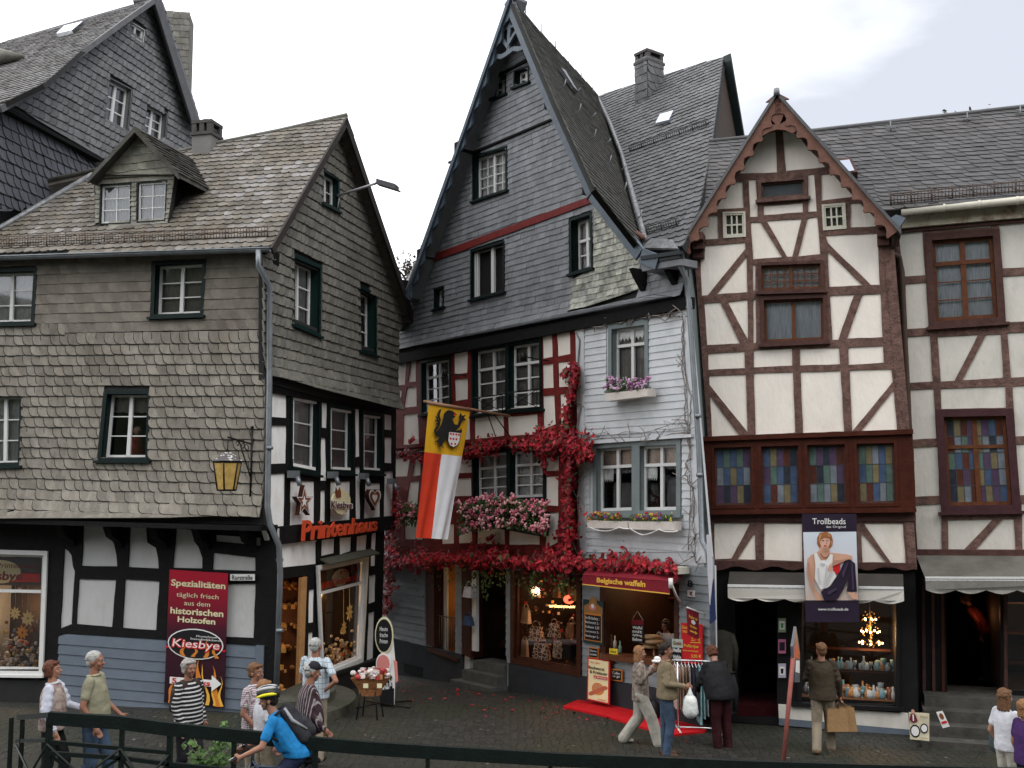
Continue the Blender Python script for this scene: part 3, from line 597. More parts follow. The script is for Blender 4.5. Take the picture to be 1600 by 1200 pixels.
# goods
def col_mats(cols, r=.5): return [M('goods', c, r, .1, 5, 0) for c in cols]
GOODS = col_mats([(.5, .12, .05), (.6, .45, .15), (.7, .66, .6), (.35, .05, .04), (.15, .2, .3), (.7, .5, .1), (.25, .12, .05)])
def heap(name, parent, quadfn, n, s, label=None, cat=None, mats=None, base=None, rnd=R):
    mb = MB(); mats = mats or GOODS
    for i in range(n):
        p = quadfn(rnd); mb.m = rnd.randrange(len(mats)); r = s*rnd.uniform(.6, 1.2)
        if rnd.random() < .5: ball(mb, p, (r, r*.8, r*.9), 6, 4)
        else: box(mb, p, (r*1.5, r*1.2, r*1.6), rnd.uniform(0, 3))
    return obj(name, mb, mats, parent, base)
def daisy(mb, c, n, r, k=9):
    x, y = frame_of(n)
    for i in range(k):
        a = 2*math.pi*i/k; d = x*math.cos(a)+y*math.sin(a); e = n.normalized().cross(d); prism(mb, [c+d*r*.15-e*r*.08, c+d*r*.6-e*r*.19, c+d*r-e*r*.05, c+d*r+e*r*.05, c+d*r*.6+e*r*.19, c+d*r*.15+e*r*.08], n*.01)
    ball(mb, c+n*.01, r*.2, 8, 5)
def tagmb(name, mb, mats, label, cat, group=None, kind=None):
    b = Vector(mb.v[0]); zs = min(v[2] for v in mb.v); cx_ = sum(v[0] for v in mb.v)/len(mb.v); cy_ = sum(v[1] for v in mb.v)/len(mb.v)
    return solo(name, mb, mats, label, cat, (cx_, cy_, zs), group, kind)
STRAW = M('straw', (.75, .62, .32), .8); OSTRAW = M('orange straw', (.65, .28, .05), .8)
for (x, y, r_, m_, lb) in ((24, 958, .13, STRAW, 'smaller pale straw daisy hanging in the far left shop window'), (44, 966, .16, STRAW, 'larger pale straw daisy hanging right of its twin in the far left shop window'), (35, 988, .15, OSTRAW, 'orange straw flower hanging below the two pale daisies')):
    mb = MB(); daisy(mb, G.P(x, y, -.3), G.n, r_); tube(mb, [G.P(x, y, -.3), G.P(x, 868, -.3)], .004, 4); tagmb('window_daisy', mb, m_, lb, 'decoration', 'straw flowers in the shop windows')
for (x, y, r_, lb) in ((546, 957, .2, 'large pale straw daisy in the gable side shop window'), (537, 981, .15, 'small straw daisy below the large one in the gable side shop window')):
    mb = MB(); daisy(mb, B.P(x, y, -.28), B.n, r_, 8); tube(mb, [B.P(x, y, -.28), B.P(x, 890, -.28)], .004, 4); tagmb('window_daisy', mb, STRAW, lb, 'decoration', 'straw flowers in the shop windows')
CELL = M('cellophane', (.65, .60, .58), .2, .5, 12, .5, 40)
def qf(Q, n, d0, d1, u0, u1, v0, v1): return lambda r: bil(Q, r.uniform(u0, u1), v0+(v1-v0)*abs(r.gauss(0, .5)) if v1 < v0 else r.uniform(v0, v1))+n*-r.uniform(d0, d1)
o = heap('wrapped_sweets', None, qf(Qs, B.n, .05, .5, .05, .95, .97, .76), 240, .045, mats=GOODS+[CELL]*9, base=B.P(530, 1050, -.4)); setp(o, 'heap of cellophane wrapped gingerbread filling the bottom of the gable side window', 'sweets', kind='stuff')
o = heap('wrapped_sweets', None, qf(Qf, G.n, .05, .6, .02, .95, .97, .62), 300, .05, mats=GOODS+[CELL]*8, base=G.P(0, 1040, -.4)); setp(o, 'mixed gingerbread packets piled in the far left shop window', 'sweets', kind='stuff')
o = heap('shelf_goods', None, lambda r: (bil([Qd[1], Bd[1], Bd[2], Qd[2]], r.uniform(.08, .95), (r.randrange(6)+.5)/6+r.uniform(-.02, .02))-B.u*r.uniform(.04, .2)*0+(Qd[0]-Qd[1]).normalized()*r.uniform(.05, .25)), 170, .055, mats=[M('amber goods', (.6, .3, .08), .4), M('amber goods', (.4, .16, .04), .4)], base=B.P(450, 1000, -1)); setp(o, 'amber packets lined up on shelves inside the gable side doorway', 'packets', kind='stuff')
# window signs (black board with red band and cream oval)
CREAMS = M('cream sign', (.72, .62, .38), .6, .05, 3, 0); REDS = M('red sign paint', (.62, .02, .015), .5, .08, 3, 0); DKS = M('dark sign', (.05, .045, .04), .6, .1, 3, 0); DREDS = M('dark red sign paint', (.25, .015, .02), .5, .1, 3, 0)
def window_sign(q, words, lab):
    mb = MB(); shp(mb, q, [(0, 0), (1, 0), (1, 1), (0, 1)], .0, .02); s = solo('shop_window_sign', mb, DKS, lab, 'sign', q[3])
    mb = MB(); shp(mb, q, [(0, .56), (1, .56), (1, .88), (0, .88)], .004, .003); obj('red_band', mb, REDS, s, )
    mb = MB(); shp(mb, q, ell(words[0], .52, words[1], .42), .009, .003); o = obj('oval', mb, CREAMS, s)
    mb = MB(); put_text(mb, 'Kiesbye', q, .002, (words[0]-words[1]*1.05, .5, words[0]+words[1]*1.1, .92), .02, .1, .014); o = obj('lettering', mb, DREDS, s)
    mb = MB(); put_text(mb, words[2], q, .002, (words[0]-.02, .2, min(.97, words[0]+.55), .38), .0, 0, .014); o = obj('lettering', mb, DREDS, s)
window_sign([G.P(-100, 868, -.16), G.P(64, 872, -.16), G.P(62, 915, -.16), G.P(-101, 913, -.16)], (.62, .2, 'Printenhaus'), 'dark sign with red band and cream oval in the far left shop window')
window_sign([B.P(502, 892, -.12), B.P(560, 880, -.12), B.P(558, 911, -.12), B.P(502, 925, -.12)], (.5, .24, 'Prin'), 'dark sign with red band and cream oval in the gable side window')

# ================================================================== HOUSE BEHIND LEFT
a_ = PR.P(0, 355); PF = Vp((a_.x, a_.y), (.242, .97)); FH = thing('slate_gable_house', 'tall dark slate house rising behind the left house at the upper left', 'house', (a_.x, a_.y, 8))
fw = [[(170, 120), (207, 139), (200, 207), (161, 187)], [(229, 158), (262, 177), (258, 225), (222, 208)]]; fs_ = [(203, 32), (227, 47), (224, 68), (199, 51)]
mb = MB(); gp = [(250, -6), (312, 192), (312, 330), (-20, 330), (-20, 172), (5, 162), (67, 132), (127, 79), (190, 33)]
holed(mb, PF, gp, [casing_hole(q, .04) for q in fw+[fs_]], 0, .15); obj('gable_wall', mb, BACK_DARK, FH)
mb = MB(); slates(mb, PF, [(250, -6), (312, 192), (312, 300), (160, 248), (5, 164), (67, 132), (127, 79), (190, 33)], fw+[fs_], .2, .2, 'scale', 0, .03, dirn=-1); obj('gable_slates', mb, M('grey gable slate', (.155, .156, .162), .6, .25, 7, .3, 50, island=.18, stain=(.20, .20, .20), stain_s=1.6), FH)
mb = MB(); slates(mb, PF.sh(.02), [(-20, 158), (5, 174), (156, 256), (156, 330), (-20, 330)], [], .24, .24, 'scale', 0, .03); obj('lower_slates', mb, M('far dark slate', (.10, .105, .12), .75, .15, 5, .2, island=.1), FH)
mb = MB(); beam(mb, PF, (-10, 158), (160, 250), 5, .2, .2); obj('jetty_trim', mb, BLACKT, FH)
for q in fw: window(FH, PF, q, .03, .12, 2, 1, 3, curt=CURTD, cm=SLATE_BLUE, sill=False, fw=.06, bar=.03)
window(FH, PF, fs_, .02, .04, 2, 1, [], curt=CURTD, cm=WHITEW, sill=False)
apF = PF.P(250, -6, .35); lfF = PF.P(0, 165, .35); rd = Vector((-.89, .456, 0)); PFR = P3(apF, lfF, apF+rd)
rp = [(252, -9), (190, 32), (127, 78), (67, 131), (3, 162), (-60, 185), (-60, 90), (0, 68), (120, 35), (235, 0)]
mb = MB(); plate(mb, PFR, rp, 0, .1); fr = obj('roof', mb, BACK_DARK, FH); mb = MB(); slates(mb, PFR, rp, [], .17, .19, 'arch', 0, .022); obj('roof_slates', mb, M('pale roof slate', (.17, .165, .165), .55, .3, 6, .4, 50, island=.3, stain=(.10, .09, .08)), fr)
mb = MB(); plate(mb, PFR, [(86, 52), (107, 43), (129, 33), (108, 42), (127, 33), (107, 48)][:0] or [(88, 52), (100, 40), (129, 33), (112, 47)], .12, .1); obj('skylight', mb, glassmat('skylight glass', (.6, .65, .7), 3), fr)
# eyebrow vent at the far left
mb = MB(); tube(mb, [PFR.P(-30, 100, .1), PFR.P(0, 88, .2), PFR.P(36, 88, .1)], [.1, .2, .05], 8); obj('eyebrow_dormer', mb, SLATE_GREY, fr)
mb = MB(); rake(mb, PF, (250, -7), (312, 194), .35, .35, .06); rake(mb, PF, (250, -9), (190, 33), .12, .35, .06); rake(mb, PF, (190, 33), (127, 79), .12, .35, .06); rake(mb, PF, (127, 79), (67, 132), .12, .35, .06); rake(mb, PF, (67, 132), (0, 165), .14, .35, .06)
p_, q_ = PF.P(250, -6, .34), PF.P(312, 192, .34); prism(mb, [p_, q_, q_+PF.n*-.8, p_+PF.n*-.8], UP*-.05); obj('barge_board', mb, SLATE_BLUE, FH, recalc=True)
mb = MB(); prism(mb, [apF, apF+rd*6, apF+rd*6+Vector((1.5, 5, -5)), q_+Vector((0, .2, 0))], UP*-.1); obj('back_slope', mb, SLATE_DARK, fr)
pc = PF.P(270, 120, -2.2); tp = C0+ray(280, 28)*((pc-C0).length/ray(280, 28).length)
ch = chimney(fr, (tp.x-.12, tp.y+.4), .75, .75, pc.z-3, tp.z+.15, SLATE_GREY, rzA+.4, cap=False)
mb = MB()
for ax, sgn in ((0, 1),): pass
fp = Pl((tp.x+.15, tp.y+.4, 0)+Matrix.Rotation(rzA+.4, 3, 'Z')@Vector((0, -.47, 0)) if False else Vector((tp.x-.12, tp.y+.4, 0))+Matrix.Rotation(rzA+.4, 3, 'Z')@Vector((0, -.385, 0)), Matrix.Rotation(rzA+.4, 3, 'Z')@Vector((0, -1, 0)))
e0 = fp.p+Matrix.Rotation(rzA+.4, 3, 'Z')@Vector((-.37, 0, 0)); e1 = fp.p+Matrix.Rotation(rzA+.4, 3, 'Z')@Vector((.37, 0, 0))
cq = [projpx(Vector((e.x, e.y, z))) for e, z in ((e0, tp.z+.15), (e1, tp.z+.15), (e1, tp.z-3), (e0, tp.z-3))]; slates(mb, fp, cq, [], .2, .2, 'rect', 0, .015); obj('chimney_slates', mb, SLATE_GREY, ch)
vb = MB(); vol(vb, Vector((a_.x, a_.y, 0))+Vector((-.5, .3, 0)), Vector((-6, 1.5, 0)), Vector((1.4, 7, 0)), 0, 12.4); obj('side_wall', vb, SLATE_DARK, FH)

# ================================================================== CENTRE HOUSE
C = PC; CH = thing('tall_gable_house', 'tall centre house with steep dark slate gable above red timber framing and grey boards', 'house', (1.53, 21.5, 0))
cw_ = {'a': [(766, 124), (790, 116), (790, 147), (765, 157)], 'b': [(803, 110), (826, 102), (826, 129), (802, 138)], 'c': [(738, 243), (792, 227), (792, 298), (738, 316)],
       'd': [(735, 392), (788, 376), (788, 457), (735, 470)], 'e': [(889, 342), (924, 330), (926, 420), (890, 430)], 'f': [(678, 451), (693, 447), (693, 480), (678, 485)]}
gab = [(797, 0), (868, 165), (930, 300), (1002, 388), (1068, 372), (1072, 463), (870, 500), (612, 556), (612, 510), (640, 450)]
mb = MB(); holed(mb, C, [((x, y) if y < 460 else (x, y+14)) for x, y in gab], [casing_hole(q, .1) for q in cw_.values()], -.01, .12); obj('gable_wall', mb, BACK_DARK, CH)
mb = MB(); pale = [(929, 320), (990, 388), (1001, 388), (1001, 440), (1000, 462), (892, 486), (896, 432), (928, 422)]
slates(mb, C, gab, list(cw_.values())+[pale], .138, .25, 'rect', math.radians(.4), .018, flare=lambda i, n: .16*(1-i/4)**2 if i < 4 else 0); obj('gable_slates', mb, SLATE_DARK, CH)
mb = MB(); slates(mb, C.sh(.01), pale, [], .13, .17, 'rect', math.radians(.4), .02, flare=lambda i, n: .16*(1-(i+1.6)/4.6)**2 if i < 3 else 0); obj('pale_slates', mb, SLATE_PALE, CH)
window(CH, C, cw_['a'], .035, .14, 2, 1, 2, curt=CURT, bar=.03, fw=.045); window(CH, C, cw_['b'], .035, .14, 2, 1, 2, curt=CURT, bar=.03, fw=.045)
window(CH, C, cw_['c'], .045, .14, 2, 2, 4, curt=CURT, bar=.018); window(CH, C, cw_['e'], .06, .18, 2, 1, [.38, .7], transom=.4, curt=CURT, bar=.03); window(CH, C, cw_['f'], .05, .12, 2, 1, 2, curt=CURT, bar=.03)
wd = window(CH, C, cw_['d'], .04, .14, 1, 1, [], curt=None, fw=.02, glass=ROOM, label='open window with dark room behind and white centre posts')
mb = MB(); Q = [C.P(x, y, -.06) for x, y in cw_['d']]; quadbar(mb, Q, .12, .05, .17, .97, C.n, .06); quadbar(mb, Q, .20, .05, .23, .97, C.n, .06); quadbar(mb, Q, .62, .05, .70, .97, C.n, .06); obj('open_sash', mb, WHITEW, wd)
mb = MB(); beam(mb, C, (700, 254), (885, 176), 3, .07, .08); beam(mb, C, (750, 131), (838, 86), 3, .07, .08); obj('drip_board', mb, BLACKT, CH)
mb = MB(); beam(mb, C, (662, 408), (938, 306), 11, .05, .08); obj('red_band_beam', mb, REDT, CH)
# main roof
apC = C.P(797, -8, .45); rbC = C.P(1000, 388, .45); lbC = C.P(630, 462, .45); rdC = Vector((635/1640, 1, 0)).normalized()
PR1 = P3(apC, rbC, apC+rdC)
mb = MB(); rp1 = [(797, -8), (840, 45), (935, 149), (972, 240), (1010, 372), (1000, 388), (930, 296), (868, 160)]
plate(mb, PR1, rp1, -.01, .1); RC = obj('roof', mb, BACK_DARK, CH)
mb = MB(); slates(mb, PR1, rp1, [], .15, .2, 'rect', 0, .016); obj('roof_slates', mb, SLATE_MOSS, RC)
mb = MB(); prism(mb, [apC, lbC, lbC+rdC*10, apC+rdC*10], UP*-.1); obj('far_slope', mb, SLATE_DARK, RC)
# fork of snow hooks, skylight
for i in range(11):
    mb = MB(); t = i/10; x = 872+118*t; y = 142+190*t+14*t*t; a = PR1.P(x, y, .01); tube(mb, [a, a+PR1.n*.16+UP*.02, a+PR1.n*.2+UP*.14], .013, 5)
    if i % 2 == 0: obj('snow_hook', mb, LEAD, RC)
    else:
        mb = MB(); a = PR1.P(x+14, y-14, .01); tube(mb, [a, a+PR1.n*.18+UP*.05], .012, 5); obj('snow_hook', mb, LEAD, RC)
for i in range(6):
    mb = MB(); a = apC+rdC*(1+i*1.1); tube(mb, [a, a+UP*.22], .012, 4); obj('ridge_rod', mb, LEAD, RC)
mb = MB(); plate(mb, PR1, [(877, 105), (884, 110), (903, 142), (897, 136)], .12, .08); obj('skylight', mb, LEAD, RC)
cpt = apC+rdC*9.5; chimney(RC, (cpt.x, cpt.y), .7, .8, cpt.z-2, cpt.z+.35, SLATE_MOSS, -.4, True)
# barge boards, sawtooth left, plain right
mb = MB(); rake(mb, C, (797, -8), (633, 462), .26, .5, .06, cuts=.5); rake(mb, C, (795, -8), (640, 440), .10, .56, .05)
obj('barge_board', mb, M('slate blue barge board', (.075, .10, .13), .5), CH, recalc=True)
mb = MB(); BBM = M('grey blue barge board', (.12, .145, .175), .5)
for a, b in (((798, -8), (868, 160)), ((868, 160), (930, 294)), ((930, 294), (1004, 388)), ((1004, 388), (1030, 398))): rake(mb, C, a, b, .28, .5, .06)
obj('barge_board', mb, BBM, CH, recalc=True)
mb = MB(); a0, b0 = C.P(797, -8, .48), C.P(633, 462, .48); prism(mb, [a0, b0, b0+C.n*-.5, a0+C.n*-.5], UP*-.05); obj('soffit', mb, SLATE_DARK, CH)
for (x, y) in ((667, 398), (928, 298), (726, 232), (868, 165), (640, 446)):
    mb = MB(); box(mb, C.P(x, y, .22), (.16, .5, .22), math.atan2(C.n.y, C.n.x)+math.pi/2); box(mb, C.P(x, y+10, .12), (.14, .26, .14), math.atan2(C.n.y, C.n.x)+math.pi/2); obj('purlin_end', mb, BLACKT, CH)
# carved fretwork in the peak
mb = MB(); OM = BBM; o_ = .4
def curvebeam(pts, w, off=.42, th=.06):
    for i in range(len(pts)-1): beam(mb, C, pts[i], pts[i+1], w, off+i*.0015, th, 0)
curvebeam([(797, 8), (793, 86)], 7, .42)
curvebeam([(766, 96), (774, 88), (784, 88), (793, 82), (801, 76), (812, 76), (825, 68)], 7, .425)
curvebeam([(793, 74), (783, 60), (776, 50)], 5, .43); curvebeam([(793, 70), (803, 52), (811, 44)], 5, .435)
curvebeam([(781, 48), (793, 43), (808, 38)], 4, .415); curvebeam([(793, 28), (787, 36), (788, 44)], 3, .44); curvebeam([(797, 28), (803, 34), (801, 42)], 3, .445)
curvebeam([(770, 84), (776, 68), (782, 60)], 4, .41); curvebeam([(822, 66), (812, 54), (806, 50)], 4, .412)
obj('carved_peak_ornament', mb, OM, CH)
# rear cross wing G
up = PR1.P(935, 150); evC = C.P(1060, 388, .3); dC = Vector((-.606, .795, 0)); PG = P3(evC, evC+dC, up)
gp = [(935, 150), (1130, 89), (1113, 217), (1092, 330), (1066, 386), (1050, 389), (1010, 388), (1003, 372), (972, 240)]
mb = MB(); plate(mb, PG, gp, -.02, .12); RG = obj('cross_wing_roof', mb, BACK_DARK, CH)
mb = MB(); slates(mb, PG, gp, [], .19, .2, 'arch', 0, .022); obj('roof_slates', mb, SLATE_BLUE, RG)
mb = MB(); pp = [PG.P(934, 152, .05), PG.P(953, 192, .05), PG.P(972, 242, .05), PG.P(990, 310, .05), PG.P(1008, 376, .05)]; tube(mb, pp, [.05, .06, .05, .07, .07], 6); obj('valley_flashing', mb, LEAD, RG)
mb = MB(); q = [PG.P(1003, 387, .04), PG.P(1018, 372, .04), PG.P(1050, 374, .04), PG.P(1060, 388, .04)]; prism(mb, q, PG.n*-.05); obj('lead_apron', mb, LEAD, RG)
mb = MB(); tube(mb, [PG.P(970, 345, .1), PG.P(1005, 372, .12)], .05, 6); obj('valley_trim', mb, BARGE, RG)
rg1 = PG.P(1130, 89); vb = Vector((.795, .606, 0))
lo = PG.P(1112, 222); GP_ = Vp(rg1[:2], vb[:2]); e_ = GP_.P(1152, 218); e2 = Vector((e_.x, e_.y, 9))
mb = MB(); prism(mb, [rg1+UP*-.05, lo, Vector((lo.x, lo.y, 9)), e2, e_], dC*.1); prism(mb, [rg1, e_, e_+dC*6, rg1+dC*6], UP*-.1); obj('wing_gable', mb, M('dark brown boards', (.05, .035, .028), .8), RG)
mb = MB(); q_ = PG.P(1130, 88, .06); far = e_; prism(mb, [q_, q_-dC*.25, far-dC*.25, far], UP*-.18); obj('verge', mb, M('green black verge', (.03, .04, .04), .5), RG)
def guard(parent, pl, a, b, hpx, n, mat, nm='snow_guard'):
    mb = MB(); A0, B0 = pl.P(*a), pl.P(*b); nn = (pl.n*.45+UP*.75).normalized(); h = hpx*(A0-C0).length/FPX
    for i in range(n):
        p = A0.lerp(B0, i/(n-1)); tube(mb, [p, p+nn*h*(1.15 if i % 6 == 0 else 1)], .018 if i % 6 == 0 else .008, 4)
    for f in (.25, .95): tube(mb, [A0+nn*h*f, B0+nn*h*f], .011, 4)
    return obj(nm, mb, mat, parent)
GRD = M('grey guard', (.10, .10, .10), .7)
guard(RG, PG, (985, 238), (1108, 196), 10, 38, GRD); guard(RG, PG, (1012, 366), (1062, 352), 12, 14, GRD)
mb = MB(); plate(mb, PG, [(1031, 178), (1052, 172), (1045, 187), (1024, 192)], .1, .08); obj('skylight', mb, glassmat('skylight glass', (.7, .75, .8), 4), RG)
ct = PG.P(1010, 152); tz = C0+ray(1010, 92)*(((ct-C0).length)/ray(1010, 92).length)
ch = chimney(RG, (ct.x+.1, ct.y+.1), .46, .6, ct.z-1.6, tz.z, SLATE_BLUE, math.atan2(dC.y, dC.x)+math.pi*1.0)
for i, (nv, w) in enumerate(((PC.n, .46), (-dC, .6))):
    c = Vector((ct.x+.1, ct.y+.1, 0)); pl = Pl(c+nv*(.302 if i == 0 else .232), nv); uu = Vector((-nv.y, nv.x, 0)); w2 = w/2
    mb = MB(); slates(mb, pl, [projpx(c+nv*(.302 if i == 0 else .232)+uu*s+UP*z) for s, z in ((-w2, tz.z), (w2, tz.z), (w2, ct.z-1.4), (-w2, ct.z-1.4))], [], .22, .24, 'scale', 0, .02); obj('chimney_slates', mb, SLATE_BLUE, ch)
# gutter box at right end
mb = MB(); Cg = C.sh(.45); plate(mb, Cg, [(1001, 400), (1062, 391), (1062, 397), (1001, 406)], .08, .1); plate(mb, Cg, [(1002, 407), (1062, 398), (1062, 403), (1002, 413)], .03, .1); obj('gutter', mb, M('black gutter', (.02, .025, .03), .4), CH)
mb = MB(); plate(mb, Cg, [(1003, 412), (1063, 403), (1063, 414), (1003, 424)], 0, .45); obj('eaves_box', mb, SLATE_DARK, CH)
for x, y in ((1009, 423), (1058, 412)):
    mb = MB(); a = C.P(x, y, .0); t = C.u*.06
    prism(mb, [a-t, a-t+C.n*.4, a-t+C.n*.3-UP*.15, a-t+C.n*.1-UP*.4, a-t-UP*.42], t*2); obj('eaves_bracket', mb, BLACKT, CH)
# ---- red framed middle part
panC = [[(612, 569), (635, 566), (632.5, 601), (612, 603)], [(641, 565), (650, 564), (649.6, 596), (637, 597)], [(612, 610), (628, 609), (625, 637), (612, 641)], [(635.5, 606), (650.7, 604), (651, 635), (630.7, 637)],
 [(630, 648), (652.5, 646), (654.7, 694), (629, 696.5)], [(709, 552), (730.7, 549), (730, 582.7), (709.3, 585)], [(710, 593), (730.7, 590.7), (730.7, 623.5), (711, 626.7)], [(712, 640), (733, 635.5), (734.7, 686.7), (714, 688)],
 [(741, 652), (786.7, 649), (787.5, 681), (741, 686)], [(793, 651), (839.5, 647), (840.5, 678.7), (794, 681)], [(847, 525), (862, 522), (863.5, 557.6), (848, 560.5)], [(869, 521), (890, 517), (891, 553), (871, 557)],
 [(847.5, 570), (864, 568), (865, 606), (848, 607)], [(871.5, 566), (890.7, 564.5), (892, 604), (872, 605)], [(848, 618.7), (866, 617), (868, 662.7), (849, 670.7)], [(874.7, 616), (892, 614.7), (893, 660), (876, 662.7)],
 [(612, 717), (641, 714.7), (636, 744), (612, 745)], [(648, 714.7), (657, 713), (656.8, 742.7), (643.5, 744)], [(640, 753), (654.7, 752), (652, 788), (635, 786.7)], [(632, 809), (660, 807), (660, 842.7), (631.5, 842.7)],
 [(690, 719), (736.5, 718), (736.8, 738.7), (690, 740)], [(690, 749), (736, 746.7), (736.5, 774.7), (690, 776)], [(690, 820), (709, 819), (709, 849), (690, 850)], [(716, 818.7), (736.5, 816), (738, 848), (716, 849)],
 [(745, 819.5), (788, 819.5), (789, 850.7), (745, 850)], [(794.7, 820), (843, 819), (843, 851), (794.7, 851)], [(851.5, 716), (873, 712), (873, 735.5), (851.5, 736)], [(851.5, 745), (872.5, 744), (872, 790.7), (852, 789)], [(851.5, 801), (872.5, 800), (872.5, 847), (852, 857)]]
wu = [[(656, 564), (703, 556), (704, 640), (657, 650)], [(736, 545), (792, 536), (792, 644), (737, 652)], [(792, 536), (845, 527), (846, 640), (792, 644)], [(737, 707), (794, 701), (794, 783), (738, 787)], [(794, 701), (851, 697), (851, 781), (794, 783)]]
outC = [(602, 556), (899, 498), (906, 876), (602, 862)]
gcol = [(606, 862), (1112, 884), (1112, 1150), (606, 1070)]
mb = MB(); holed(mb, C, outC, [casing_hole(q, .1) for q in wu], -.04, .1); obj('plaster', mb, CREAM, CH)
mb = MB(); holed(mb, C, outC, [wob(q, .4, 16) for q in panC]+[casing_hole(q, .05) for q in wu], -.015, .03); obj('timber_frame', mb, REDT, CH)
for i, q in enumerate(wu): window(CH, C.sh(-.02), q, .07 if i else .06, .13, 2, 1, [.3, .53, .77] if i < 3 else [.28, .52, .76], transom=.3, curt=CURTD if i < 3 else CURT, bar=.03, fw=.05, proud=.04)
mb = MB(); prism(mb, [C.P(612, 555, .1), C.P(1074, 463, .1), C.P(1074, 481, .1), C.P(612, 570, .1)], C.n*-.2); obj('jetty_beam', mb, BLACKT, CH)
mb = MB(); beam(mb, C, (612, 699), (874, 680), 5, .06, .1); beam(mb, C, (612, 862), (905, 868), 8, .02, .06); obj('sill_beam', mb, REDT, CH)
# iron window rails and flood lamps
def rail(q):
    mb = MB(); Q = [C.P(x, y, .16) for x, y in q]; tube(mb, [Q[0], Q[1]], .016, 6); tube(mb, [Q[3], Q[2]], .014, 6); tube(mb, [Q[0], Q[2]], .009, 5); tube(mb, [Q[1], Q[3]], .009, 5); tube(mb, [Q[0], Q[3]], .01, 5); tube(mb, [Q[1], Q[2]], .01, 5)
    for p, d in ((Q[0], 0), (Q[1], 0)): tube(mb, [p, p+C.n*-.16], .012, 5)
    obj('window_rail', mb, IRON, CH)
rail([(741, 622), (785, 616), (785, 643), (741, 648)]); rail([(793, 614), (839, 608), (839, 636), (793, 641)]); 
# ---- grey boarded right part
wg = {'u': [(950, 507), (1012, 499), (1013, 606), (950, 612)], 'l': [(926, 693), (993, 688), (993, 806), (926, 808)], 'm': [(993, 688), (1063, 685), (1063, 806), (993, 807)]}
og = [(899, 508), (1074, 474), (1106, 840), (1110, 886), (906, 872)]
mb = MB(); holed(mb, C, og, [casing_hole(q, .1) for q in wg.values()], -.005, .1); obj('grey_wall', mb, LBLUE, CH)
mb = MB(); siding(mb, C, [(912, 512), (1066, 484), (1088, 872), (915, 862)], [[(948, 500), (1014, 497), (1015, 612), (948, 614)], [(922, 684), (1066, 680), (1066, 812), (922, 812)]], .138, .0, .02, 0); obj('grey_boards', mb, LBLUE, CH)
mb = MB(); plate(mb, C, [(899, 498), (912, 496), (915, 866), (906, 866)], .03, .04); plate(mb, C, [(1066, 467), (1078, 465), (1102, 880), (1088, 880)], .03, .04); plate(mb, C, [(905, 690), (1080, 678), (1080, 683), (905, 695)], .1, .12); obj('corner_boards', mb, LBLUE, CH)
LACE = M('white lace', (.72, .72, .70), .9, .35, 40, .4, 60)
window(CH, C, wg['u'], .1, .12, 2, 1, [], transom=.3, cm=GREYG, curt=CURTD, bar=.03)
for k in 'lm': window(CH, C, wg[k], .11, .1, 2, 1, [], transom=.3, cm=GREYG, curt=M('pale brown lace', (.42, .33, .27), .9, .4, 40, .3), curt_v=(0, .3), bar=.03)
for k, v0, v1 in (('u', .03, .26), ('l', .34, .52), ('m', .34, .52)):
    q = wg[k]; Q = [C.P(x, y, -.14) for x, y in q]; mb = MB(); n = 8; pts = [(.17 if k != 'u' else .2, v0)]+[(.9 if k == 'u' else .5, v0)]; w = (.7 if k == 'u' else .33)/n
    x1 = pts[1][0]
    for i in range(n): pts += [(x1-w*i, v1-.03), (x1-w*(i+.5), v1+.02)]
    pts.append((x1-w*n, v1-.03)); shp(mb, Q, pts, 0, .004); obj('lace_valance', mb, LACE, CH)
# side wall strip + downpipe
mb = MB(); s0 = C.P(1077, 463, 0); s1 = C.P(1112, 886, 0); s2 = C.P(1115, 1145, 0); sd = Vector((.795, .606, 0))
s0 = C.P(1070, 405, 0); prism(mb, [s0, C.P(1077, 463, 0), s1, s2, s2+Vector((.17, .85, 0)), s1+Vector((.17, .85, 0)), C.P(1077, 463, 0)+Vector((.36, .8, 0)), s0+Vector((.36, .8, 0))], dC*.08); obj('side_wall', mb, GREYG, CH)
mb = MB(); tube(mb, [C.P(x, y, o) for x, y, o in ((1060, 400, .4), (1063, 415, .38), (1073, 436, .16), (1076, 470, .16), (1092, 700, .1), (1097, 845, .1), (1112, 875, .14), (1116, 1100, .14))], .05, 8)
for x, y in ((1077, 481), (1090, 650), (1093, 742)): p = C.P(x, y, .12); tube(mb, [p-UP*.03, p+UP*.03], .062, 8)
obj('downpipe', mb, ZINC, CH)
# ---- ground floor
w1 = [(677, 882), (712, 883), (712, 1028), (677, 1014)]; dr = [(734, 884), (794, 890), (793, 1072), (734, 1050)]; sw = [(797, 892), (907, 900), (907, 1058), (797, 1036)]; ki = [(937, 905), (1060, 912), (1060, 1040), (937, 1026)]
gc = [(606, 862), (1112, 884), (1115, 1150), (606, 1070)]
mb = MB(); holed(mb, C, gc, [w1, dr, casing_hole(sw, .06), ki], -.02, .12); obj('shop_wall', mb, LBLUE, CH)
SBL = M('shade darkened lower boards', (.25, .27, .285), .6, .1, 3, .15, 25, island=.05)  # colour darkened from the upper boards to paint in ground floor shade
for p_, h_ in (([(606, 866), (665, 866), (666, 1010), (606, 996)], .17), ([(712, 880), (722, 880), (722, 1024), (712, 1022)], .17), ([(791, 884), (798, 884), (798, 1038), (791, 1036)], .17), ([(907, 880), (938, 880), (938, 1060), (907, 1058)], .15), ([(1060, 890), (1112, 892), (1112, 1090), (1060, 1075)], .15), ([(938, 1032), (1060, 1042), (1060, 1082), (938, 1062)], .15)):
    mb = MB(); siding(mb, C, p_, [], h_, 0, .022); obj('shop_boards', mb, SBL, CH)
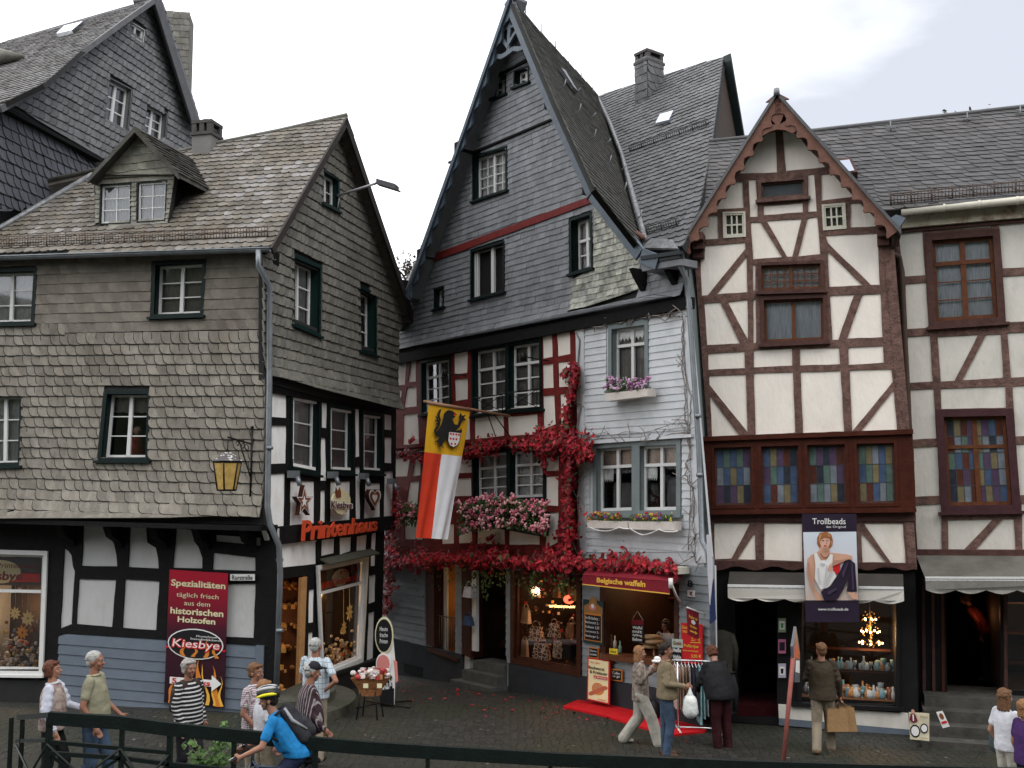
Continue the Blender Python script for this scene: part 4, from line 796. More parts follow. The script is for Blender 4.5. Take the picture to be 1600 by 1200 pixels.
mb = MB(); plate(mb, C, [(606, 996), (722, 1023), (722, 1072), (606, 1062)], .05, .1); plate(mb, C, [(794, 1036), (938, 1061), (1112, 1090), (1112, 1160), (794, 1090)], .05, .1); obj('plinth', mb, PLINTH, CH)
DW = M('dark brown shop wood', (.055, .018, .010), .45, .3, 5, .3, 25)
mb = MB(); plate(mb, C, [(665, 878), (678, 880), (678, 1012), (666, 1006)], .06, .3); plate(mb, C, [(721, 884), (735, 886), (735, 1028), (722, 1022)], .06, .35); obj('door_post', mb, DW, CH)
mb = MB(); plate(mb, C, [(735, 890), (744, 892), (744, 1018), (735, 1016)], .02, .08); obj('white_jamb', mb, WHITEP, CH)
mb = MB(); plate(mb, C, [(667, 1012), (714, 1030), (714, 1034), (667, 1017)], .12, .3); obj('window_ledge', mb, DW, CH)
window(CH, C, sw, .13, .05, 1, 1, [], fm=DW, cm=DW, curt=None, fw=.03, room=False, sill=False, proud=.06, nm='shop_window')
mb = MB()
for i, (a, b, w) in enumerate((((742, 1031), (791, 1040), 12), ((737, 1044), (792, 1056), 14), ((731, 1058), (793, 1072), 15))):
    p, q = C.P(*a, .0), C.P(*b, .0); d = q-p; o = C.n*(.05+.22*i); prism(mb, [p+C.n*-.5, q+C.n*-.5, q+o, p+o], UP*-.26)
obj('door_steps', mb, M('stone step', (.085, .085, .078), .8, .25, 5, .4, 30), CH)
mb = MB(); plate(mb, C, [(631, 1036), (660, 1043), (660, 1057), (631, 1051)], .06, .04); obj('cellar_vent', mb, BLACKT, CH)
i1, Q1, B1 = interior(CH, C, w1, .8, WM, off=-.2); point(bil(Q1, .7, .4)+C.n*-.6, 14, (1, .65, .2))
mb = MB(); plate(mb, C, [(677, 886), (699, 887), (699, 1020), (677, 1012)], -.22, .03); obj('pale_panel', mb, GREYCREAM, CH)
mb = MB()
for i in range(9): x = 679+i*3.8; tube(mb, [C.P(x, 960+i*.7, -.05), C.P(x, 1014+i*1.6, -.05)], .008, 4)
tube(mb, [C.P(678, 960, -.05), C.P(712, 967, -.05)], .014, 5); tube(mb, [C.P(678, 1012, -.05), C.P(712, 1026, -.05)], .014, 5); obj('window_grille', mb, M('grey iron', (.12, .12, .12), .5), CH)
i2, Q2, B2 = interior(CH, C, dr, 3, DK, off=-.14, shelves=3, shm=DW); point(bil(Q2, .4, .3)+C.n*-2, 6)
i3, Q3, B3 = interior(CH, C, sw, 1.6, DK, off=-.2, shelves=2, shm=DW); point(bil(Q3, .45, .3)+C.n*-.7, 20, (1, .45, .2)); point(bil(Q3, .75, .2)+C.n*-1.2, 14)
i4, Q4, B4 = interior(CH, C, ki, 2.2, M('kiosk dark wood', (.028, .012, .008), .6), off=-.14, shelves=2, shm=DW); point(bil(Q4, .3, .12)+C.n*-1.1, 16); point(bil(Q4, .8, .12)+C.n*-1.1, 10)
mb = MB(); plate(mb, C, [(939, 1022), (1060, 1036), (1060, 1044), (939, 1030)], .16, .4); obj('kiosk_counter', mb, ORANGEW, CH)
for q_ in ([(937, 905), (946, 906), (946, 1022), (937, 1020)], [(1053, 912), (1060, 912), (1060, 1036), (1053, 1034)]): mb = MB(); plate(mb, C, q_, .03, .12); obj('kiosk_post', mb, DW, CH)
mb = MB(); vol(mb, Vector((3.56, 18.83, 0))+Vector((.795, .606, 0))*3.1+dC*.4, dC*11.5, Vector((.795, .606, 0))*5, 0, 8.5); obj('core', mb, ROOM, CH)

# ================================================================== BROWN TIMBERED HOUSE
D = PD; TH = thing('narrow_timbered_house', 'narrow cream house with brown timber frame and scalloped barge boards', 'house', (5.3, 19.1, 0))
tp = [[(1155.5, 271.5), (1187, 219), (1199, 208.5), (1211.6, 205.5), (1214, 269)], [(1223, 205), (1238, 205), (1247, 211.5), (1262, 231), (1280, 249), (1289.6, 261), (1228, 267)], [(1117.4, 327), (1145, 285), (1161, 283), (1162, 325)],
[(1170, 280), (1181, 280), (1184, 338.5), (1172, 339)], [(1193, 321.6), (1254, 316.5), (1254.6, 331.5), (1193.7, 336)], [(1262, 273), (1272, 272), (1276, 330), (1263, 331)], [(1282.5, 273), (1301, 271), (1334, 307.5), (1283.7, 313.5)],
[(1090.5, 364.5), (1107.5, 336.7), (1122.5, 336), (1122.5, 373), (1091.7, 374.5)], [(1328, 318), (1343, 316.6), (1371, 343.6), (1371, 353.5), (1328.7, 355)], [(1173, 347), (1188, 347), (1222, 402), (1176.6, 405)],
[(1197.6, 345), (1252.5, 341.5), (1238, 401), (1230, 401)], [(1262, 340.6), (1277, 338.5), (1281.6, 397), (1247, 400.6)], [(1094, 384), (1164, 378.7), (1164.6, 388.6), (1106, 461), (1096.5, 462)], [(1166.7, 400.6), (1168, 456), (1119.6, 459.7)],
[(1289.7, 368), (1371, 364), (1374.6, 445), (1360.5, 445), (1293.6, 379.6)], [(1293.6, 393), (1348, 445.6), (1296, 448)], [(1176.6, 413.5), (1180, 413.5), (1180, 453.7), (1177, 454.6)],
[(1100.5, 473.5), (1125, 472), (1156, 536.6), (1105, 539)], [(1137, 471.5), (1168, 468), (1168.6, 530.6)], [(1177, 467.6), (1180.6, 467.6), (1181.5, 535), (1177.6, 536.5)], [(1296.7, 461.6), (1334.6, 460), (1310, 530.6), (1300.6, 531)],
[(1348, 460), (1376, 458.6), (1379, 526.7), (1323.7, 529)], [(1106.5, 552.5), (1163.5, 549), (1164, 575), (1107, 577.7)], [(1177.6, 547), (1237.6, 544.7), (1238, 571), (1178, 574)], [(1249.6, 545), (1311, 543), (1312.6, 568.7), (1250, 571)],
[(1325.5, 542.6), (1380, 540), (1381, 566.6), (1326, 570)], [(1108, 587), (1165, 585), (1168, 675), (1108.6, 601)], [(1109.5, 618), (1155, 680), (1112.5, 682)], [(1178, 583), (1239, 581), (1242.7, 676), (1180.6, 679)],
[(1251, 581), (1313.5, 579), (1319, 674), (1254.7, 676.6)], [(1327.6, 578.5), (1392.7, 576.5), (1395, 596.6), (1331.5, 674)], [(1396.6, 608.6), (1401.7, 672), (1345.6, 673.7)],
[(1116, 818), (1171.7, 818), (1143, 872.7), (1116.7, 874)], [(1179.7, 832.5), (1180.8, 874.5), (1152.5, 874)], [(1193.7, 818), (1253, 818), (1253, 877), (1193.7, 874.5)], [(1262, 818), (1334, 818), (1335, 878), (1263, 877)], [(1346, 832.5), (1384.5, 878.7), (1347.8, 878.7)], [(1349.5, 818), (1410.8, 818), (1415, 880), (1392.6, 880)]]
tw = {'top': [(1184, 281), (1261, 275), (1262, 309), (1185, 315)], 'sl': [(1129, 331), (1164.6, 330), (1165.5, 369.7), (1130, 372)], 'sr': [(1283.7, 319.6), (1320.6, 316.6), (1323, 357), (1286, 360)],
      'mid': [(1184, 410), (1287, 406), (1288, 455), (1185, 458)], 'low': [(1187, 463), (1292, 459), (1293, 535), (1189, 540)]}
outT = [(1213, 148), (1250, 205), (1394, 352), (1422, 672), (1429, 888), (1112, 884), (1106, 682), (1084, 386), (1088, 362), (1180, 205)]
mb = MB(); holed(mb, D, outT, [casing_hole(q, .06) for q in tw.values()], -.005, .12); obj('plaster', mb, CREAM, TH)
mb = MB(); holed(mb, D, outT, [wob(q, .45, 16) for q in tp]+[casing_hole(q, .03) for q in tw.values()], .018, .03); obj('timber_frame', mb, BROWNT, TH)
mb = MB(); DKG = M('dull window film', (.055, .062, .068), .5, .2, 5, 0); window(TH, D, tw['top'], .06, .04, 1, 1, [], fm=BROWNT, cm=BROWNT, curt=None, room=False, glass=DKG, fw=.03, proud=.045)
for k in ('sl', 'sr'): window(TH, D, tw[k], .035, -.01, 1, 3, 2, fm=CREAMPAINT, cm=CREAMPAINT, curt=CURTD, bar=.03, fw=.03, sill=False)
window(TH, D, tw['mid'], .06, .05, 2, 4, 3, fm=ORANGEW, cm=DBROWNT, curt=CURTC, bar=.02, fw=.04, proud=.045); window(TH, D, tw['low'], .07, .07, 2, 1, [], fm=ORANGEW, cm=DBROWNT, curt=CURTC, fw=.04, proud=.05)
# stained glass window band
SG = [M('stained glass %s' % c[0], c[1], .25, .25, 6, .2, 12, spec=.5) for c in (('blue', (.06,.09,.16)), ('violet', (.085,.052,.10)), ('ochre', (.17,.14,.08)), ('red', (.09,.03,.022)), ('green', (.09,.14,.12)), ('pale', (.17,.19,.22)), ('dark', (.03, .035, .05)))]
def stained(nc, nr, seed, lastred=False, rws_=None):
    def f(g, G, a, b, W_):
        rr = random.Random(seed); ld = MB()
        vv = [b+(1-2*b)*j/nr for j in range(nr+1)]
        for j in range(nr):
            prev = -1
            for i in range(nc):
                k = rr.choice([q for q in range(7) if q != prev]); prev = k; g.m = k
                u0 = a+(1-2*a)*i/nc; u1 = a+(1-2*a)*(i+1)/nc; g.add([bil(G, u0, vv[j]), bil(G, u1, vv[j]), bil(G, u1, vv[j+1]), bil(G, u0, vv[j+1])], [(0, 3, 2, 1)])
        obj('stained_pane', g, SG, W_)
        H = [p+(C0-p).normalized()*.006 for p in G]; n = D.n
        for i in range(1, nc): u = a+(1-2*a)*i/nc; quadbar(ld, H, u-.006, b, u+.006, 1-b, n, .008)
        for j in range(1, nr): quadbar(ld, H, a, vv[j]-.005, 1-a, vv[j]+.005, n, .007)
        obj('lead_bars', ld, M('window lead', (.06, .065, .07), .5), W_)
    return f
DB = D.sh(.14); band = [(1095, 685), (1425, 674), (1431, 797), (1099, 801)]
bwn = [[(1111, 695), (1178, 693), (1180, 794), (1113, 795)], [(1184, 693), (1252, 691), (1254, 793), (1186, 794)], [(1256, 690.5), (1325, 689), (1328, 792), (1259, 793)], [(1333, 688.5), (1402, 687), (1405, 791), (1337, 792)]]
mb = MB(); holed(mb, DB, band, [casing_hole(q, .1) for q in bwn], 0, .16); WB = obj('window_band', mb, REDBROWN, TH)
for i, q in enumerate(bwn): window(TH, DB, q, .055, .08, 1, 1, [], fm=DBROWNT, cm=REDBROWN, curt=None, room=False, sill=False, proud=.012, fw=.035, tiles=stained(5, 3, 31+i), nm='stained_window')
mb = MB(); beam(mb, DB, (1092, 686), (1427, 674), 7, .07, .24, .1); beam(mb, DB, (1096, 801), (1432, 797), 6, .06, .24, .1); obj('band_moulding', mb, REDBROWN, TH)
mb = MB(); beam(mb, D, (1112, 808), (1431, 808), 13, .05, .1); obj('beam', mb, DBROWNT, TH)
# barge boards
mb = MB(); rake(mb, D, (1213, 144), (1058, 386), .27, .42, .06, cuts=.3); obj('barge_board', mb, BARGE, TH, recalc=True)
mb = MB(); rake(mb, D, (1215, 144), (1407, 357), .27, .42, .06, cuts=.3); obj('barge_board', mb, BARGE, TH, recalc=True)
mb = MB(); holed(mb, D, [(1213, 150), (1228, 172), (1247, 203), (1238, 208), (1226, 203), (1214, 202), (1202, 206), (1190, 213), (1183, 210), (1197, 180)], [[(1196, 188), (1203, 180), (1205, 187), (1210, 192), (1212, 195), (1204, 194)], [(1218, 194), (1221, 188), (1224, 179), (1232, 186), (1224, 191)]], .4, .05); obj('peak_board', mb, BARGE, TH)
apD = D.P(1213.5, 141, .46); rD = D.P(1408, 358, .46); lD = D.P(1057, 388, .46); inD = D.n*-1
mb = MB(); prism(mb, [apD, rD, rD+inD*4, apD+inD*4], UP*-.09); prism(mb, [apD, lD, lD+inD*4, apD+inD*4], UP*-.09); obj('roof', mb, SLATE_BLUE, TH, recalc=True)
mb = MB(); tube(mb, [apD-UP*.1, apD+UP*.03], [.06, .05], 8); obj('ridge_cap', mb, LEAD, TH)
for x, y in ((1092, 372), (1380, 352)):
    for k in range(3):
        mb = MB(); box(mb, D.P(x, y+k*13, .2-k*.06), (.2, .4-.12*k, .14), math.atan2(D.n.y, D.n.x)+math.pi/2); obj('corbel', mb, DBROWNT, TH)
# corner post right of the front and the narrow side
mb = MB(); beam(mb, D, (1386, 356), (1414, 672), 14, .03, .12); beam(mb, D, (1420, 800), (1426, 890), 12, .03, .12); obj('corner_post', mb, BROWNT, TH)
# valance board and shopfront
mb = MB(); pts = [(1112, 876)]+[(1430, 880)]; bot = []
for i in range(61): t = i/60; bot.append((1430-318*t, 888+3.2*math.sin(t*34)))
plate(mb, D, pts+bot, .12, .06); obj('wavy_valance_board', mb, DBROWNT, TH)
TS = M('black shopfront', (.012, .011, .012), .5, .2, 4, .2); sg = [(1253, 925), (1400, 925), (1399, 1101), (1252, 1098)]; dg = [(1148, 930), (1214, 930), (1214, 1122), (1152, 1122)]
mb = MB(); holed(mb, D, [(1106, 884), (1430, 888), (1436, 1150), (1118, 1126)], [sg, dg], -.02, .1); obj('shopfront', mb, TS, TH)
mb = MB(); plate(mb, D, [(1216, 1101), (1419, 1115), (1421, 1140), (1217, 1122)], .04, .1); obj('plinth', mb, GREYCREAM, TH)
mb = MB(); plate(mb, D, [(1217, 1122), (1421, 1140), (1422, 1150), (1217, 1133)], .043, .1); obj('plinth_foot', mb, MBLUE, TH)
mb = MB(); plate(mb, D, [(1236, 1098), (1412, 1106), (1412, 1112), (1236, 1104)], .1, .2); plate(mb, D, [(1247, 925), (1253, 925), (1252, 1100), (1246, 1100)], .03, .1); plate(mb, D, [(1400, 925), (1406, 925), (1406, 1108), (1400, 1106)], .03, .1); obj('window_frame', mb, TS, TH)
mb = MB(); mb.add([D.P(x, y, -.05) for x, y in sg], [(0, 1, 2, 3)]); obj('shop_pane', mb, GLASS, TH)
i5, Q5, B5 = interior(TH, D, sg, 2.2, DK, off=-.12, shelves=0); i6, Q6, B6 = interior(TH, D, dg, 3.5, M('black corridor', (.01, .009, .009), .9), off=-.12)
mb = MB(); plate(mb, D, [(1152, 1100), (1214, 1102), (1214, 1122), (1152, 1120)], -.3, 1.2); obj('red_doormat', mb, M('dark red carpet', (.045, .004, .006), .9), TH)
mb = MB(); vol(mb, D.p*1+Vector((7.1, 18.5, 0))*0+D.n*-3.6+Vector((-.1, 0, 0)), Vector((-.956, .292, 0))*3.6, D.n*-2, 0, 8); obj('core', mb, ROOM, TH)

# ================================================================== LONG HOUSE ON THE RIGHT
E_ = PE_; EH = thing('long_timbered_house', 'wide cream and brown timbered house at the right edge under a long slate roof', 'house', (9, 18.3, 0))
ep = [[(1404, 362), (1441, 359), (1446, 430), (1411.6, 432)], [(1415, 443), (1447, 441), (1451, 512), (1417.6, 514)], [(1418, 526), (1452.8, 524), (1457.5, 596), (1422, 598)], [(1422.7, 608.6), (1459, 607), (1463, 685), (1426.5, 686.8)],
 [(1427.5, 698.8), (1464.8, 697), (1467.7, 774.7), (1430.6, 776)], [(1430.6, 789), (1470, 787), (1472, 863), (1432, 863)], [(1464.8, 526), (1528.7, 522.5), (1491.4, 595), (1470, 596)], [(1540.8, 522.5), (1564, 521.6), (1567.7, 590), (1504, 594)],
 [(1469.6, 607), (1571, 603), (1572, 637), (1471, 639)], [(1574, 520), (1640, 517), (1644, 586), (1580, 590)], [(1582, 603), (1645, 600), (1650, 679), (1587, 682)], [(1588, 694), (1650, 691), (1655, 771), (1592, 774)], [(1596, 786), (1655, 784), (1659, 861), (1598, 863)],
 [(1481, 812.7), (1552, 811), (1503, 862.7), (1482, 862.7)], [(1566.7, 811), (1584, 811), (1587, 862.7), (1521, 862.7)], [(1453, 356.6), (1548, 350), (1549, 355), (1453, 361)], [(1560, 346.6), (1630, 342), (1634, 416), (1566.7, 419)], [(1567, 431.6), (1634, 427), (1639, 500), (1572, 503.4)],
 [(1654, 340), (1760, 330), (1770, 410), (1659, 414)], [(1660, 427), (1770, 422), (1775, 495), (1664, 500)], [(1665, 515), (1775, 510), (1780, 590), (1670, 592)], [(1672, 606), (1780, 602), (1785, 680), (1677, 684)], [(1678, 696), (1790, 692), (1790, 770), (1683, 774)], [(1684, 788), (1790, 784), (1790, 862), (1688, 862)]]
ew = {'u': [(1445, 366), (1562, 357), (1572, 505), (1452, 513)], 'l': [(1462, 640), (1583, 638), (1596, 800), (1471, 802)]}
outE = [(1398, 352), (1800, 318), (1840, 875), (1428, 868)]
mb = MB(); holed(mb, E_, outE, [casing_hole(q, .1) for q in ew.values()], -.005, .12); obj('plaster', mb, GREYCREAM, EH)
mb = MB(); holed(mb, E_, outE, [wob(q, .4, 18) for q in ep]+[casing_hole(q, .06) for q in ew.values()], .018, .03); obj('timber_frame', mb, BROWNT, EH)
window(EH, E_, ew['u'], .12, .07, 2, 1, [.52, .76], transom=.29, fm=ORANGEW, cm=DBROWNT, curt=CURTC, bar=.022, fw=.06, proud=.05)
def st2(g, G, a, b, W_):
    f = stained(8, 5, 77); f(g, G, a, b, W_)
    m2 = MB(); H = [p+(C0-p).normalized()*.02 for p in G]; quadbar(m2, H, .46, 0, .54, 1, E_.n, .03); quadbar(m2, [p+E_.n*.004 for p in H], 0, .32, 1, .36, E_.n, .03); obj('mullion', m2, ORANGEW, W_)
window(EH, E_, ew['l'], .13, .07, 1, 1, [], fm=ORANGEW, cm=PURPLEB, curt=None, room=False, fw=.05, proud=.06, tiles=st2, nm='stained_window')
nE = E_.n; evE = E_.P(1500, 318, .35); dE = Vector((-.956, .292, 0)); PH = P3(evE, evE+dE, evE-nE*math.cos(math.radians(47))+UP*math.sin(math.radians(47)))
rh = [(1108, 222), (1210, 213), (1275, 205), (1600, 168), (1800, 146), (1830, 290), (1600, 309), (1400, 328), (1092, 350), (1094, 330)]
mb = MB(); plate(mb, PH, rh, -.02, .12); RE = obj('roof', mb, BACK_DARK, EH)
mb = MB(); slates(mb, PH, rh, [], .15, .22, 'scale', 0, .02); obj('roof_slates', mb, M('long roof slate', (.09, .089, .093), .55, .2, 5, .3, 60, island=.2, stain=(.11, .102, .098), stain_s=.5), RE)
guard(RE, PH, (1392, 322), (1800, 283), 18, 74, M('rusty roof guard', (.12, .085, .07), .7)); 
for x in (1392, 1512, 1595): mb = MB(); a = PH.P(x, 205-(x-1275)*.114+16); tube(mb, [a, a+UP*.25], .014, 4); tube(mb, [a+UP*.1-E_.u*.1, a+UP*.1+E_.u*.1], .01, 4); obj('roof_hook', mb, LEAD, RE)
mb = MB(); plate(mb, PH, [(1308, 248), (1330, 246), (1340, 268), (1322, 271)], .18, .16); s_ = obj('skylight', mb, DBROWNT, RE); mb = MB(); plate(mb, PH, [(1311, 251), (1327, 249), (1335, 266), (1322, 268)], .2, .01); obj('pane', mb, glassmat('skylight pane', (.6, .7, .68), 3), s_)
mb = MB(); q = [PH.P(x, y, .02) for x, y in ((1275, 204), (1600, 167), (1800, 145))]; tube(mb, [PH.P(1108, 221, .02)]+q, .05, 6); prism(mb, [PH.P(1108, 221), q[2], q[2]-nE*4-UP*4, PH.P(1108, 221)-nE*4-UP*4], UP*-.1); obj('ridge', mb, SLATE_BLUE, RE)
mb = MB(); plate(mb, E_, [(1396, 334), (1800, 296), (1800, 322), (1398, 357)], .12, .3); obj('eaves_board', mb, M('peeling cream eaves', (.58, .53, .43), .7, .05, 4, .2, stain=(.2, .10, .06), stain_s=4), EH)
mb = MB(); tube(mb, [E_.P(1408, 331, .34), E_.P(1800, 293, .34)], .07, 8); 
for x in (1475, 1530, 1590): p = E_.P(x, 331-(x-1408)*.097, .34); tube(mb, [p-E_.u*.02, p+E_.u*.02], .08, 8)
obj('gutter', mb, CREAMPAINT, EH)
mb = MB(); beam(mb, E_, (1398, 360), (1800, 325), 8, .05, .08); obj('wall_plate', mb, DBROWNT, EH)
mb = MB(); tube(mb, [D.P(x, y, o) for x, y, o in ((1402, 350, .2), (1398, 375, .1), (1392, 395, -.1))]+[E_.P(x, y, .1) for x, y in ((1404, 402), (1409, 425), (1420, 680), (1424, 780), (1430, 880))], [.09, .08, .06, .06, .055, .055, .055, .055], 8); obj('downpipe', mb, BRPIPE, EH)
mb = MB(); plate(mb, D, [(1384, 345), (1404, 358), (1415, 340), (1400, 335)], .3, .3); obj('valley_lead', mb, M('blue lead', (.15, .18, .22), .5), EH)
# ground floor of the long house
ed = [(1478, 925), (1562, 925), (1566, 1112), (1480, 1104)]; es = [(1574, 925), (1760, 925), (1770, 1090), (1574, 1078)]
mb = MB(); holed(mb, E_, [(1425, 860), (1840, 866), (1850, 1190), (1436, 1150)], [ed, es], -.03, .1); obj('shopfront', mb, TS, EH)
for x in (1440, 1455, 1470, 1568): mb = MB(); plate(mb, E_, [(x, 900), (x+5, 900), (x+7, 1110), (x+2, 1110)], .04, .08); obj('pilaster', mb, DBROWNT if x != 1470 else DW, EH)
i7, Q7, B7 = interior(EH, E_, ed, 4, DK, off=-.12); i8, Q8, B8 = interior(EH, E_, es, 2, DK, off=-.12, shelves=3, shm=DW); point(bil(Q7, .75, .25)+E_.n*-1.2, 1.6, (1, .4, .15)); point(bil(Q8, .3, .3)+E_.n*-1, 8)
mb = MB(); mb.add([E_.P(x, y, -.06) for x, y in es], [(0, 1, 2, 3)]); obj('shop_pane', mb, GLASS, EH)
mb = MB(); stn = M('worn sandstone steps', (.07, .066, .058), .85, .3, 4, .5, 25, stain=(.035, .035, .03), stain_s=1.5)
z0 = .02
for i in range(4):
    a, b = E_.P(1445-i*2, 1100, .45+.33*i), E_.P(1780, 1100, .45+.33*i); zt = .66-.18*i; a.z = b.z = zt; prism(mb, [a, b, b-E_.n*-1*-.0-E_.n*1.2, a-E_.n*1.2], UP*-.3)
obj('door_steps', mb, stn, EH)
mb = MB(); vol(mb, Vector((7.1, 18.5, 0))+E_.n*-3.2+Vector((.3, 0, 0)), Vector((.956, -.292, 0))*6, E_.n*-2, 1, 8); obj('core', mb, ROOM, EH)

# ================================================================== THINGS ON AND IN FRONT OF THE HOUSES
def TM(name, col, r=.6): return M(name, col, r, .06, 4, 0)
WHT = TM('white print', (.75, .74, .72)); RED = TM('red print', (.55, .015, .02)); BLK = TM('black print', (.01, .01, .012)); GOLD = TM('gold print', (.75, .42, .06)); CRM = TM('cream print', (.72, .65, .42)); WINE = M('wine red cloth', (.19, .012, .022), .8, .12, 4, .2); NAVY = TM('dark violet print', (.022, .014, .03)); SKIN = TM('skin print', (.58, .33, .23)); PINK = TM('pink print', (.62, .22, .20)); ORG = TM('orange print', (.6, .2, .03)); BRN = TM('brown print', (.2, .07, .03))
def G2(name, c0, c1, c2=None, rough=.5):
    m = bpy.data.materials.new(name); m.use_nodes = True; n = m.node_tree; b = n.nodes['Principled BSDF']; b.inputs['Roughness'].default_value = rough; b.inputs['Specular IOR Level'].default_value = .2
    t = n.nodes.new('ShaderNodeTexCoord'); s = n.nodes.new('ShaderNodeSeparateXYZ'); r = n.nodes.new('ShaderNodeValToRGB'); n.links.new(t.outputs['Generated'], s.inputs[0]); n.links.new(s.outputs[2], r.inputs[0])
    r.color_ramp.elements[0].color = (*c0, 1); r.color_ramp.elements[1].color = (*c1, 1)
    if c2: e = r.color_ramp.elements.new(.55); e.color = (*c2, 1)
    n.links.new(r.outputs[0], b.inputs['Base Color']); return m
class Sign:
    def __init__(s, name, q, mat, label, cat, group=None, th=.02):
        s.q = [Vector(v) for v in q]; mb = MB(); shp(mb, s.q, [(0, 0), (1, 0), (1, 1), (0, 1)], 0, th); s.o = solo(name, mb, mat, label, cat, s.q[3], group); s.h = .004
    def _p(s, mb, nm, mat): return obj(nm, mb, mat, s.o)
    def shape(s, pts, mat, nm='printed_shape'):
        mb = MB(); 
        for p in (pts if isinstance(pts[0], list) else [pts]): shp(mb, s.q, p, s.h, .003)
        s.h += .0035; return s._p(mb, nm, mat)
    def text(s, t, fill, mat, bold=0, shear=0, nm='lettering'):
        mb = MB(); put_text(mb, t, s.q, .001, fill, bold, shear, s.h+.003); s.h += .0012; return s._p(mb, nm, mat)
# --- red bakery banner
q = [PA.P(x, y, .09) for x, y in ((265, 890), (356, 896), (350, 1106), (256, 1098))]
S = Sign('advertising_banner', q, G2('red to black print', (.012, .006, .01), (.42, .01, .03), (.05, .008, .02)), 'tall red and black banner with flames and white arrow on the board cladding', 'banner')
S.text('Spezialitäten', (.04, .07, .97, .135), CRM, .025); S.text('täglich frisch', (.14, .165, .86, .21), CRM); S.text('aus dem', (.28, .225, .72, .26), CRM); S.text('historischen', (.05, .28, .95, .33), CRM, .025); S.text('Holzofen', (.18, .345, .82, .39), CRM, .025)
S.shape([(0, .572), (1, .572), (1, .588), (0, .588)], RED)
def flame(cx, b, h, w, lean):
    L = []; Rr = []
    for i in range(9): t = i/8; x = cx+lean*t*t+.03*math.sin(t*7+cx*9); ww = w*(1-t)**.8*(1+.5*math.sin(t*6+cx*20)*t); L.append((x-ww, b-h*t)); Rr.append((x+ww, b-h*t))
    return L+Rr[::-1]
S.shape([[(max(0, min(1, x)), min(1, y)) for x, y in flame(c, .995, h, w, l)] for c, h, w, l in ((.1, .2, .05, .12), (.88, .3, .06, -.1), (.55, .34, .07, .03))], ORG, 'flames'); S.shape([[(max(0, min(1, x)), min(1, y)) for x, y in flame(c, .99, h, w, l)] for c, h, w, l in ((.13, .15, .02, .1), (.72, .3, .03, -.12), (.95, .22, .025, -.02), (.52, .22, .025, .05), (.3, .12, .02, .05), (.82, .2, .02, .05))], GOLD, 'flames')
S.shape(ell(.5, .545, .47, .115), WHT, 'oval_rim'); S.shape(ell(.5, .545, .45, .107), BLK, 'oval'); S.shape([[(x, y) for x, y in flame(c, .64, h, .035, l)] for c, h, l in ((.3, .12, .03), (.5, .09, .0), (.68, .15, .05), (.84, .1, -.02))], ORG, 'flames')
S.text('Kiesbye', (.1, .51, .93, .60), RED, .05, .1); S.text('Kiesbye', (.12, .515, .91, .59), WHT, .0, .1)
S.text('Monschauer', (.52, .475, .88, .49), WHT); S.text('Steinofenbäckerei', (.42, .497, .93, .512), WHT)
S.shape([(.1, .80), (.8, .80), (.8, .765), (.96, .825), (.8, .885), (.8, .85), (.1, .85)], WHT, 'arrow'); S.text('5 m links', (.14, .806, .78, .845), RED, .02)
# --- street sign
q = [PA.P(x, y, .07) for x, y in ((359, 896), (399, 896), (399, 908), (359, 908))]; S = Sign('street_sign', q, BLK, 'white enamel street name sign beside the red banner', 'sign'); S.shape([(.02, .08), (.98, .08), (.98, .92), (.02, .92)], WHT, 'plate'); S.text('Rurstraße', (.1, .22, .9, .82), BLK, .01)
# --- lantern on iron bracket
lc = PA.sh(.5).P(355, 737, .9); ln = thing('wall_lantern', 'yellow glass lantern on scrolled iron bracket at the corner of the slate wall', 'lantern', lc)
mb = MB(); r0, r1, zt, zb = .25, .165, .17, -.33
T_ = [lc+Vector((math.cos(a)*r0, math.sin(a)*r0, zt)) for a in [math.pi/6+k*math.pi/3 for k in range(6)]]; B_ = [lc+Vector((math.cos(a)*r1, math.sin(a)*r1, zb)) for a in [math.pi/6+k*math.pi/3 for k in range(6)]]
mb.add(T_+B_, [(k, (k+1) % 6, 6+(k+1) % 6, 6+k) for k in range(6)]); obj('lantern_glass', mb, M('amber glass', (.50, .33, .10), .35, .25, 9, .3, 20), ln)
mb = MB()
for k in range(6): tube(mb, [T_[k], B_[k]], .016, 5); tube(mb, [T_[k], T_[(k+1) % 6]], .016, 5); tube(mb, [B_[k], B_[(k+1) % 6]], .018, 5)
obj('lantern_frame', mb, IRON, ln)
mb = MB(); ap = lc+UP*.36; mb.add([lc+(v-lc)*1.13 for v in T_]+[ap]+[lc+(v-lc)*.5+UP*.22 for v in T_], [(k, (k+1) % 6, 7+(k+1) % 6, 7+k) for k in range(6)]+[(7+k, 7+(k+1) % 6, 6) for k in range(6)]); mb.m = 1
for k in range(30): a = R.uniform(0, 6.28); r = R.uniform(.05, .24); ball(mb, lc+Vector((math.cos(a)*r, math.sin(a)*r, zt+.02+(.25-r)*.75)), (.03, .03, .012), 5, 3)
obj('lantern_roof', mb, [M('rusty tin', (.11, .10, .10), .5, .3), WHT], ln)
mb = MB(); wp = PAU.P(394, 700, .04); wt = PAU.P(394, 668, .05); wb = PAU.P(391, 790, .05); tube(mb, [wt, wb], .022, 6); hp = Vector((lc.x, lc.y, lc.z+.62)); at_ = PAU.P(393, 694, .05); tube(mb, [at_, hp], .018, 6); tube(mb, [hp, hp-UP*.26], .01, 5)
tube(mb, [PAU.P(391, 745, .05), at_.lerp(hp, .55)], .014, 5)
for cc, rr in ((.35, .07), (.6, .06), (.2, .09)):
    c = at_.lerp(hp, cc)-UP*rr*1.2; d = (hp-at_).normalized(); tube(mb, [c+(d*math.cos(a)+UP*math.sin(a))*rr*(1-a/9) for a in [k*.5 for k in range(13)]], .009, 4)
